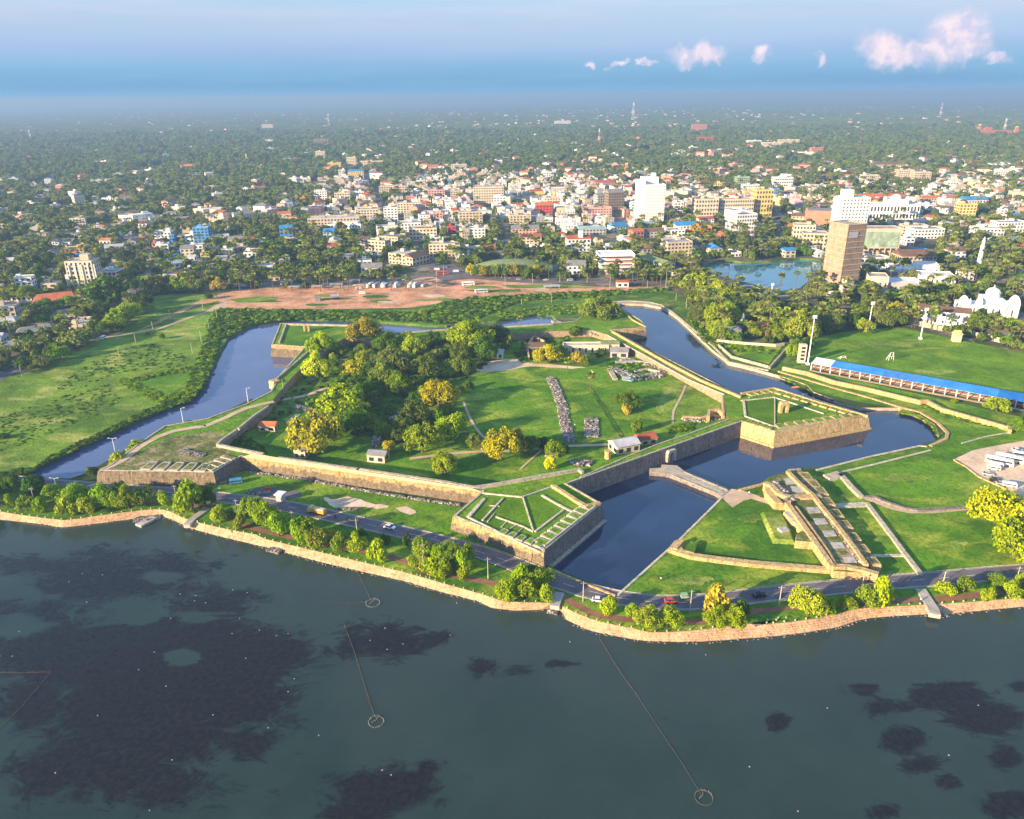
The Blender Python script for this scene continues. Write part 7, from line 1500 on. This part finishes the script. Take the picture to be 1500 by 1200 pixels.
car(571, 774, rdir(571, 774), 'white', 'white estate car driving on the coast road below the rampart'); car(465, 752, rdir(465, 752) + math.pi, 'yellow', 'yellow tipper truck carrying a pale load on the coast road', 'truck')
car(983, 882, rdir(983, 880), 'red', 'small red car on the coast road beside the moat lawn'); car(1003, 876, rdir(1003, 873), 'green', 'pale green three-wheeler just behind the red car', 'tuk'); car(1112, 874, rdir(1112, 874), 'black', 'dark car driving alone on the coast road near the ravelin'); car(877, 881, rdir(877, 881), 'white', 'white car partly hidden by a roadside tree at the moat corner')
car(346, 708, .3, 'blue', 'blue-covered van parked in the shade of the bastion', 'van', z=2.1); car(329, 709, .1, 'black', 'dark car parked against the south-west bastion wall', z=2.1); car(393, 719, .5, 'red', 'dark red tractor-like car parked by the stone pile', 'tuk', z=2.1)
pk = [(1463, 680, 'bus', 'white', 'long white bus at the back of the gravel car park'), (1478, 676, 'bus', 'white', 'white bus parked behind the first one in the car park'), (1459, 684, 'van', 'white', 'white van parked beside the long white bus'), (1455, 688, 'van', 'white', 'white van nearest the lawn wall in the car park'), (1447, 696, 'car', 'silver', 'silver car parked against the cream wall'), (1458, 705, 'car', 'black', 'black car parked at the corner of the car park'), (1467, 710, 'car', 'grey', 'grey car parked between the black car and the jeep'), (1478, 713, 'van', 'white', 'white jeep with dark windows at the car park edge'), (1493, 668, 'van', 'white', 'white van at the far side of the car park'), (1497, 676, 'van', 'white', 'second white van at the far side of the car park'), (1490, 661, 'car', 'white', 'white car at the very back of the car park'), (1512, 700, 'car', 'red', 'red car deep in the gravel car park'), (1530, 690, 'bus', 'white', 'white bus on the far side of the gravel car park')]
for i, (x, y, k_, c_, l_) in enumerate(pk): car(x, y, -.55 if k_ == 'bus' else -.4, c_, l_, k_, z=2.12)
r9 = random.Random(4)
for i, x in enumerate((957, 975, 990, 1012, 1030, 1050, 1070, 1105, 1120, 1187, 1214, 1262)): 
    px_, py_ = q(3, x, 158); o = car(px_, py_, R(80) + r9.uniform(-.15, .15), r9.choice(['white', 'white', 'white', 'cream', 'silver']), 'x', 'bus' if x in (957, 990, 1030, 1050, 1105, 1187, 1214) else 'van', z=2.1); del o['label']; THINGS.append((o, o.name.split('.')[0].replace('bus', 'white coach on the red earth').replace('van', 'pale van on the red earth')))
    o['group'] = 'vehicles parked in a row on the red earth'
for px_, py_, k_, c_ in [(885 / K * K, 0, 0, 0)][:0] + [(525, 424, 'van', 'white'), (531, 431, 'van', 'white'), (686, 418, 'bus', 'white'), (705, 429, 'bus', 'silver'), (632, 398, 'car', 'red'), (640, 396, 'van', 'white'), (655, 392, 'car', 'blue'), (648, 402, 'bus', 'red'), (668, 399, 'van', 'white'), (1093, 424, 'bus', 'white'), (1108, 429, 'car', 'white'), (1122, 432, 'van', 'silver'), (1165, 440, 'car', 'black'), (1185, 446, 'car', 'red'), (800, 411, 'car', 'white'), (835, 412, 'van', 'grey'), (760, 410, 'car', 'silver'), (420, 417, 'bus', 'grey'), (450, 417, 'van', 'white'), (380, 417, 'car', 'white'), (252, 382, 'bus', 'blue'), (257, 377, 'bus', 'blue'), (262, 372, 'bus', 'blue'), (267, 367, 'bus', 'blue'), (272, 363, 'bus', 'blue'), (247, 387, 'bus', 'blue'), (612, 366, 'van', 'blue'), (604, 356, 'bus', 'red'), (590, 340, 'car', 'white'), (575, 318, 'van', 'white'), (560, 298, 'car', 'silver'), (160, 483, 'car', 'white'), (113, 508, 'car', 'white'), (106, 511, 'car', 'silver'), (120, 505, 'car', 'white'), (150, 497, 'van', 'white'), (940, 354, 'van', 'white'), (962, 364, 'car', 'white'), (985, 376, 'bus', 'blue')]:
    o = car(px_, py_, r9.choice([0, .2]) if py_ > 395 and px_ > 350 else 1.5 + r9.uniform(-.3, .3), c_, 'x', k_, z=2.12); del o['label']; THINGS.append((o, {'car': 'small ' + c_ + ' car', 'van': c_ + ' van', 'bus': c_ + ' bus'}[k_]))
# tractor trailer heap and things on the maidan
x, y = G(*q(3, 752, 232)); o = empty('water_bowser', x, y, 2.0, .4); tag(o, 'dark grey tank trailer standing alone on the red earth', 'trailer'); b = MB(); b.tube((-3.5, 0, 2.6), (3.5, 0, 2.6), 1.7, 12); b.build('tank', MW['grey'], o); b = MB(); b.box(0, 0, .6, 7.5, 2.2, .4); b.build('chassis', M_black, o); b = MB(); b.cyl(0, 0, 4.2, .6, .8, 8); b.build('hatch', MW['slate'], o)
x, y = G(*q(3, 655, 240)); o = empty('site_cabin', x, y, 2.0, .1); tag(o, 'small dark cabin on the red earth near the tank trailer', 'cabin'); b = MB(); b.box(0, 0, 0, 4, 3, 3); b.build('wall', MW['slate'], o); b = MB(); b.gable(0, 0, 3, 4, 3, .8); b.build('roof', MR['grey'], o)
for px_, py_, w_ in ((431, 424, 17), (465, 423, 15), (493, 420, 18), (520, 414, 16), (808, 423, 24)):
    x, y = G(px_, py_); m = MPP(px_, py_); o = empty('market_canopy', x, y, 2.0, 0); b = MB(); b.box(0, 0, 2.4, w_ * m, 5, .25); b.build('canopy_sheet', MR['silver'], o); b = MB()
    for sx in (-1, 1):
        for sy in (-1, 1): b.box(sx * w_ * m * .45, sy * 2.2, 0, .2, .2, 2.4)
    b.build('canopy_legs', M_pole, o); o.children[1]['kind'] = 'stuff'; tag(o, None, 'canopy'); THINGS.append((o, 'low pale canopy'))
B(912, 421, 17, 7, 6, 0, wall='white', roof='red', floors=1, label='tiny white pavilion with red trim on the turf before the palms', name='pavilion')
# kiosk by the road
x, y = G(*q(4, 440, 445), 2.1); o = empty('kiosk', x, y, 2.1, -.25); tag(o, 'narrow white kiosk with sheet roof beside the coast road', 'kiosk'); b = MB(); b.box(0, 0, 0, 2.6, 2.6, 3.0); b.build('wall', MW['grey'], o); b = MB(); b.box(0, 0, 3.0, 3.6, 3.8, .2); b.build('roof', M_white, o); b = MB(); b.box(0, -1.35, 1, 1.8, .12, 1.2); b.build('hatch', M_white, o)
# stone arch ruin stubs on the north-west bastion
for x0, y0 in ((578, 415), (602, 418)): x, y = G(*q(3, x0, y0), TOP); o = empty('gate_pillar', x, y, TOP); b = MB(); b.box(0, 0, 0, 1.2, 1.2, 4.2); b.build('shaft', M_gold, o); b = MB(); b.box(0, 0, 4.2, 1.6, 1.6, .4); b.build('cap', M_pale, o); tag(o, None, 'pillar'); THINGS.append((o, 'cream stone pillar on the bastion grass'))
x, y = G(*q(5, 1145, 1150), Z3); o = empty('stone_pillar', x, y, Z3); b = MB(); b.cyl(0, 0, 0, 1.4, 3.2, 9); b.cyl(0, 0, 3.2, 1.6, .5, 9); b.build('shaft', M_gold, o); tag(o, 'short thick cream stone pillar beside the guardhouse', 'pillar')
x, y = G(*q(3, 410, 735), 5); o = arch('sally_port', x, y, TOP - 3.5, 5, 4.6, 5, 2.4, 3.2, .8, M_gold); tag(o, 'small stone archway in the west rampart where the track drops', 'archway')
# boats
def boat(px_, py_, yaw, m, lab, z=.3, L=4.5):
    x, y = G(px_, py_, z); o = empty('rowing_boat', x, y, z, yaw); b = MB(); n = 9; W = L * .3; ring = []
    for s in (1, -1):
        for i in (range(n) if s > 0 else range(n - 1, -1, -1)): t = -1 + 2 * i / (n - 1); ring.append((t * L / 2, s * W / 2 * (1 - t * t) ** .6 if abs(t) < 1 else 0))
    rr = []; [rr.append(p) for p in ring if not rr or math.dist(rr[-1], p) > .01]; rr = ccw(rr[:-1] if math.dist(rr[0], rr[-1]) < .01 else rr)
    lo_ = [(p[0] * .75, p[1] * .6) for p in rr]; b.walls(lo_, rr, -.15, .55); b.walls([p for p in reversed(rr)], [(p[0] * .8, p[1] * .65) for p in reversed(rr)], .55, .05); b.poly(lo_, .06); b.build('hull', m, o)
    for t in (-.25, .2): b = MB(); b.box(t * L, 0, .35, .3, W * .8, .06); b.build('thwart', M_tan, o)
    tag(o, lab, 'boat')
boat(*q(6, 845, 988), .9, MW['silver'], 'small grey rowing boat moored at the mouth of the moat culvert', .1); boat(*q(9, 185, 742), .1, MW['salmon'], 'reddish brown boat lying on the east moat below the bastion', .3, 6.5)
# ---- fish traps
def trap(line, ring, rr, lab, arms=(), fade=False):
    pts = [G(*p, 0) for p in line]; o = empty('fish_trap', *G(*ring, 0), 0); L0 = Vector((o.location.x, o.location.y)); r = random.Random(int(ring[0]))
    def stakes(P, nm, step=.55):
        b = MB(); b2 = MB(); n = max(2, int(sum(math.dist(P[i], P[i + 1]) for i in range(len(P) - 1)) / step)); A_ = arc(P, n); pv = None
        for i, p in enumerate(A_):
            p = Vector(p) - L0; h = r.uniform(.25, .75)
            if fade and i > n * .45: h = r.uniform(.05, .2)
            p = p + Vector((r.uniform(-.07, .07), r.uniform(-.07, .07)))
            b.tube((p.x, p.y, -.4), (p.x + r.uniform(-.08, .08), p.y, h), .034, 4)
            if pv is not None and h > 0: b2.tube((*pv, .12), (p.x, p.y, .12), .025, 3)
            pv = (p.x, p.y)
        x_ = b.build('stake_line', M_pole if nm in ('ring', 'heart') else M_bark, o); x_['kind'] = 'stuff'; b2.build('net', M_bark, o)
    if len(pts) > 1: stakes(pts, 'line')
    for a in arms: stakes([G(*p, 0) for p in a], 'arm')
    if rr:
        m = MPP(ring[0], ring[1], 0); rad = rr * m; stakes([(L0.x + rad * math.cos(t * .393), L0.y + rad * math.sin(t * .393)) for t in range(17)], 'ring', .4); stakes([(L0.x - rad * .5, L0.y - rad * .1), (L0.x, L0.y + rad * .35), (L0.x + rad * .1, L0.y + rad)], 'heart', .4)
    tag(o, lab, 'fish trap'); return o
trap([(523, 836), (531, 853), (539, 870), (544, 881)], (546, 884), 10, 'stake fish trap nearest the embankment with a side arm', arms=[[(490, 884), (515, 884), (536, 883)]])
trap([(504, 915), (519, 955), (534, 1005), (545, 1040), (550, 1052)], (551, 1058), 11, 'stake fish trap with a long line, alone in open water'); trap([(878, 935), (905, 980), (935, 1022), (960, 1060), (1000, 1120), (1026, 1162)], (1031, 1169), 13, 'heart-shaped stake fish trap, farthest from the shore', fade=True)
trap([(74, 986), (50, 1015), (25, 1043), (0, 1068), (-40, 1110)], (72, 988), 0, 'angled stake fence of a fish trap in the dark weed', arms=[[(74, 985), (30, 986), (-60, 986)]])
fm = None; rf_ = random.Random(8)
fl = [(150, 842), (121, 840), (101, 852), (264, 870), (287, 872), (127, 882), (301, 883), (362, 868), (341, 864), (285, 880), (226, 930 + 25), (243, 1005), (143, 1048), (28, 925), (405, 931), (422, 928), (250, 906), (351, 906), (564, 920), (590, 943), (567, 951), (542, 938), (660, 930), (431, 994), (422, 1013), (393, 1066), (467, 1077), (81, 1132), (252, 1113), (560, 1128), (573, 1135), (219, 1187), (669, 883), (1034, 883 + 76), (1212, 1037), (1098, 1123), (1433, 1033), (1390, 1106), (1169, 1188), (835, 940), (360, 964), (340, 928), (380, 923), (203, 981), (312, 1047), (18, 961), (0, 961)]
for x_, y_ in fl:
    x, y = G(x_, y_, .1)
    if fm is None: b = MB(); b.dome(0, 0, .02, .17, .17, 7, 3); o = b.build('fishing_float', M_slab); fm = o.data
    else: o = link('fishing_float', fm)
    o.location = (x, y, 0); tag(o, 'tiny white fishing float bobbing on the lagoon', 'float', 'white floats on the lagoon')
# ---- people
def person_mesh(seed, walk):
    s = .35 if walk else .1
    J = [((0, 0, .95), .13), ((0, 0, 1.2), .14), ((0, 0, 1.42), .12), ((0, 0, 1.52), .055), ((0, 0, 1.66), .10), ((-.18, 0, 1.40), .06), ((-.25, -.05 - s * .3, 1.12), .045), ((-.26, .08, .88), .038), ((.18, 0, 1.40), .06), ((.25, .05 + s * .3, 1.12), .045), ((.26, .02, .88), .038), ((-.1, 0, .90), .09), ((-.11, s * .5, .48), .065), ((-.11, s * .35, .08), .045), ((-.11, s * .35 - .14, .03), .04), ((.1, 0, .90), .09), ((.11, -s * .4, .48), .065), ((.11, -s * .9, .08), .045), ((.11, -s * .9 - .14, .03), .04)]
    E = [(0, 1), (1, 2), (2, 3), (3, 4), (2, 5), (5, 6), (6, 7), (2, 8), (8, 9), (9, 10), (0, 11), (11, 12), (12, 13), (13, 14), (0, 15), (15, 16), (16, 17), (17, 18)]
    me = bpy.data.meshes.new('person'); me.from_pydata([j[0] for j in J], E, []); return me, [j[1] for j in J]
def clothm(nm, top, bot):
    def fn(t, b, pos):
        z = t.add('ShaderNodeSeparateXYZ', {0: t.add('ShaderNodeTexCoord').outputs['Object']}).outputs[2]
        c = t.ramp(z, [(0, (.03, .02, .02)), (.06, bot), (.93, top), (1.0, top)], 'CONSTANT'); c = t.mix(t.math('GREATER_THAN', z, 1.5), c, (.22, .12, .07)); c = t.mix(t.math('GREATER_THAN', z, 1.68), c, (.02, .015, .01)); t.l.new(c, b.inputs['Base Color'])
    return mat(nm, fn, .8)
CL = [('white shirt and dark trousers', clothm('clothes_white', (.7, .7, .68), (.04, .05, .08))), ('black clothes', clothm('clothes_black', (.03, .03, .03), (.02, .02, .03))), ('red top and dark trousers', clothm('clothes_red', (.45, .05, .05), (.04, .04, .05))), ('blue shirt', clothm('clothes_blue', (.08, .16, .4), (.3, .27, .2)))]
PB = [person_mesh(0, True), person_mesh(1, False)]
def person(px_, py_, z, cl, where, yaw=None):
    k = len(where) % 2; me0, rad = PB[k]; me = me0.copy(); me.materials.append(CL[cl][1]); o = link('person', me); x, y = G(px_, py_, z); o.location = (x, y, z); o.rotation_euler = (0, 0, rt.uniform(0, 6) if yaw is None else yaw)
    md = o.modifiers.new('skin', 'SKIN'); sk = me.skin_vertices[0].data if me.skin_vertices else None
    if sk is None:
        me.attributes  # skin layer is created by the modifier on evaluation
    else:
        for v, r in zip(sk, rad): v.radius = (r, r)
        sk[0].use_root = True
    o.modifiers.new('sub', 'SUBSURF').levels = 1; o.modifiers['sub'].render_levels = 1
    tag(o, f"person in {CL[cl][0]} {'walking' if k == 0 else 'standing'} {where}", 'person')
def prep(me, rad):
    o = link('tmp', me); bpy.context.view_layer.objects.active = o; o.select_set(True); bpy.ops.object.modifier_add(type='SKIN')
    for v, r in zip(me.skin_vertices[0].data, rad): v.radius = (r, r)
    me.skin_vertices[0].data[0].use_root = True; bpy.data.objects.remove(o)
try:
    for me_, ra_ in PB: prep(me_, ra_)
except Exception as e: print('skin', e)
for a in [(q(8, 465, 835), 2.05, 0, 'on the grass beside the straight moat kerb'), (q(8, 452, 820), 2.05, 1, 'by the moat kerb'), (q(8, 540, 812), 2.05, 1, 'alone on the lawn by the moat'), (q(8, 840, 860), 2.05, 2, 'on grass above the coast road'), (q(8, 975, 335), 2.15, 0, 'where the causeway meets the ravelin'), (q(8, 790, 290), 2.35, 3, 'on the stone causeway'), (q(5, 1330, 870), 3.05, 0, 'beside the lone olive tree'), (q(5, 1318, 862), 3.05, 1, 'close to the lone olive tree in the fort'), (q(5, 1385, 768), 3.05, 1, 'far out on the rutted grass in the fort'), (q(5, 955, 968), 3.05, 0, 'between the two banks of grey stones'), (q(10, 1270, 300), 2.05, 0, 'beside the cream wall of the car park'), (q(10, 490, 215), 2.05, 3, 'on the corner of the square lawn'), (q(2, 1272, 470), 2.15, 0, 'at the road edge below the bastion'), (q(4, 160, 640), 2.05, 1, 'on the embankment path under the trees'), (q(6, 985, 170), 7.6, 2, 'on the rampart walk near the gate'), (q(7, 975, 812), 7.6, 0, 'on the east bastion parapet corner'), (q(10, 900, 955), 2.15, 0, 'on the red-brown promenade path')]: person(a[0][0], a[0][1], a[1], a[2], a[3])
for px_, py_, l_ in ((491, 759, 'rider on a dark motorbike following the yellow truck'), (508, 763, 'second rider on a dark motorbike on the coast road')):
    x, y = G(px_, py_, 2.14); o = empty('motorbike', x, y, 2.14, rdir(px_, py_)); tag(o, l_.replace('rider on a ', '').replace('second ', 'second '), 'motorbike')
    for sx in (-.6, .6): b = MB(); b.tube((sx, -.06, .3), (sx, .06, .3), .3, 10); b.build('wheel', M_dark, o)
    b = MB(); b.box(0, 0, .45, 1.1, .3, .4); b.tube((.5, 0, .5), (.4, 0, 1.05), .05, 5); b.tube((.4, -.3, 1.05), (.4, .3, 1.05), .03, 5); b.build('frame', M_black, o)
    person(px_, py_, 2.6, 1, 'astride the ' + ('front' if px_ == 508 else 'rear') + ' motorbike', yaw=rdir(px_, py_) + math.pi / 2)
# ---- road signs / small white things
# ================================================================== HAZE
b = MB(); hx = 59000; S0 = -3.0
b.box(0, 0, S0, 2 * hx + 4000, 2 * hx + 4000, 165 - S0)
def hz(t):
    t.n.clear(); pv = t.add('ShaderNodeVolumePrincipled'); pv.inputs['Color'].default_value = (.27, .43, .65, 1); pv.inputs['Density'].default_value = HAZE; pv.inputs['Anisotropy'].default_value = .1
    t.l.new(pv.outputs[0], t.add('ShaderNodeOutputMaterial').inputs[1])
hm = bpy.data.materials.new('haze_air'); hm.use_nodes = True; hz(NT(hm.node_tree)); tag(b.build('haze', hm), 'pale evening haze over land and lagoon', 'haze', kind='stuff')
# ================================================================== LABELS
LM = [((700, 770), 'the front bastion', 0), ((1180, 600), 'the east bastion', 0), ((230, 690), 'the dry south-west bastion', 0), ((475, 490), 'the north-west bastion', 0), ((920, 470), 'the north bastion', 0), ((965, 685), 'the fort gate', 0), ((1075, 725), 'the ravelin end of the causeway', 0), ((1210, 760), 'the ravelin', 0), ((400, 635), 'the orange-roofed hut', 0), ((551, 665), 'the grey-roofed stone hut', 0), ((925, 655), 'the pale blue guardhouse roof', 0), ((820, 590), 'the long bank of stones', 0), ((867, 630), 'the short stone heap', 0), ((860, 510), 'the long ruined hall', 0), ((730, 525), 'the white-roofed fort hut', 0), ((940, 545), 'the collapsed ruin', 0), ((620, 500), 'the north curtain wall', 0), ((660, 620), 'the small diagonal fort path', 0), ((400, 560), 'the west sally port', 0), ((560, 720), 'the big sand patch', 0),
      ((410, 725), 'the white kiosk', 0), ((213, 762), 'the concrete slipway', 0), ((271, 762), 'the western culvert', 0), ((815, 885), 'the moat culvert', 0), ((1366, 875), 'the eastern culvert', 0), ((571, 771), 'the white estate car', 0), ((465, 750), 'the yellow truck', 0), ((984, 880), 'the red car', 0), ((1112, 873), 'the dark car on the road', 0), ((100, 765), 'the west end of the promenade', 0), ((1470, 880), 'the east end of the promenade', 0), ((640, 860), 'the middle of the promenade', 0), ((940, 930), 'the rounded shore point', 0), ((1240, 905), 'the shore below the ravelin', 0),
      ((1450, 690), 'the car park', 0), ((1350, 560), 'the blue grandstand', 0), ((1173, 520), 'the scoreboard tower', 0), ((1400, 495), 'the yellow pavilion', 0), ((1080, 500), 'the white garden wall', 0), ((1086, 475), 'the white shrine spire', 0), ((1110, 405), 'the pond', 0), ((1226, 420), 'the netted tower', 0), ((1380, 460), 'the long white house', 0), ((1450, 450), 'the white church', 0), ((1434, 380), 'the clock tower', 0), ((1320, 420), 'the low white centre', 0), ((1306, 310), 'the domed library', 0), ((1286, 370), 'the green glass building', 0), ((1247, 330), 'the white high-rise', 0), ((1203, 325), 'the salmon hall', 0), ((1092, 335), 'the white hotel', 0), ((1060, 310), 'the long cream block', 0), ((1117, 305), 'the ochre block', 0), ((957, 310), 'the white tower block', 0), ((903, 395), 'the pink-banded block', 0), ((978, 392), 'the khaki shed', 0), ((1000, 370), 'the beige pondside block', 0), ((1028, 340), 'the orange shop block', 0), ((752, 390), 'the curved green roof', 0), ((848, 362), 'the red-topped stair tower', 0), ((780, 355), 'the pinkish roof', 0), ((650, 402), 'the road junction', 0), ((600, 385), 'the tan corner block', 0), ((648, 370), 'the junction block', 0), ((715, 295), 'the large cream-green block', 0), ((600, 310), 'the red-corniced block', 0), ((540, 310), 'the yellow-topped shop', 0), ((490, 330), 'the long warehouse', 0), ((420, 345), 'the bright blue house', 0), ((522, 260), 'the blue canopy', 0), ((640, 255), 'the orange gable', 0), ((800, 320), 'the orange-red gable', 0), ((875, 315), 'the long pink row', 0), ((902, 300), 'the brown gabled block', 0), ((910, 335), 'the sky-blue roof', 0), ((917, 250), 'the temple tower', 0), ((800, 262), 'the white box house', 0), ((886, 275), 'the red-roofed school', 0),
      ((490, 435), 'the tank trailer', 0), ((395, 400), 'the red gable by the palms', 0), ((318, 445), 'the meadow track junction', 0), ((240, 630), 'the west moat bank', 0), ((122, 400), 'the cream hotel', 0), ((85, 440), 'the orange-roofed halls', 0), ((160, 408), 'the black-framed house', 0), ((262, 370), 'the row of blue buses', 0), ((296, 345), 'the blue and white block', 0), ((240, 350), 'the blue-sided block', 0), ((115, 325), 'the cream villa', 0), ((205, 280), 'the crimson gable', 0), ((50, 490), 'the grey hipped roof', 0), ((190, 450), 'the meadow road bend', 0), ((1415, 310), 'the yellow block', 0), ((1465, 335), 'the white school', 0), ((1350, 262), 'the openwork beige block', 0), ((1147, 270), 'the small-towered block', 0), ((1460, 195), 'the distant temple', 0), ((1135, 214), 'the distant flats', 0), ((1033, 208), 'the red distant hall', 0), ((877, 205), 'the striped mast', 0), ((340, 500), 'the head of the west moat', 0), ((150, 560), 'the middle of the meadow', 0)]
LMW = [(Vector(G(*p)), n) for p, n, _ in LM]
ONES = 'first second third fourth fifth sixth seventh eighth ninth tenth eleventh twelfth thirteenth fourteenth fifteenth sixteenth seventeenth eighteenth nineteenth twentieth'.split()
ORD = ['closest'] + [w_ + ' closest' for w_ in ONES[1:]] + ['twenty-' + w_ + ' closest' for w_ in ONES[:9]] + ['thirtieth closest'] + ['thirty-' + w_ + ' closest' for w_ in ONES[:9]] + ['one of the outer ones'] * 60
bk = {}
bpy.context.view_layer.update()
for o, ph in THINGS:
    if 'label' in o: continue
    p = Vector((o.location.x, o.location.y)); px_, py_ = PROJ(p.x, p.y)
    j = min(range(len(LMW)), key=lambda i: (LMW[i][0] - p).length); bk.setdefault((ph, j), []).append(((LMW[j][0] - p).length, o))
for (ph, j), L_ in bk.items():
    L_.sort(key=lambda t: t[0])
    for i, (d, o) in enumerate(L_): o['label'] = (f'{ph}, {ORD[i]} to {LMW[j][1]}' if len(L_) > 1 else f'{ph} near {LMW[j][1]}')
for o, ph in THINGS:
    c = o.get('category')
    if not o.get('group'):
        o['group'] = {'tree': 'broadleaf trees of the fort and town', 'palm tree': 'palms of the town and shore', 'building': 'flat and gabled buildings of the town'}.get(c, (c or 'thing') + 's of this kind in view')
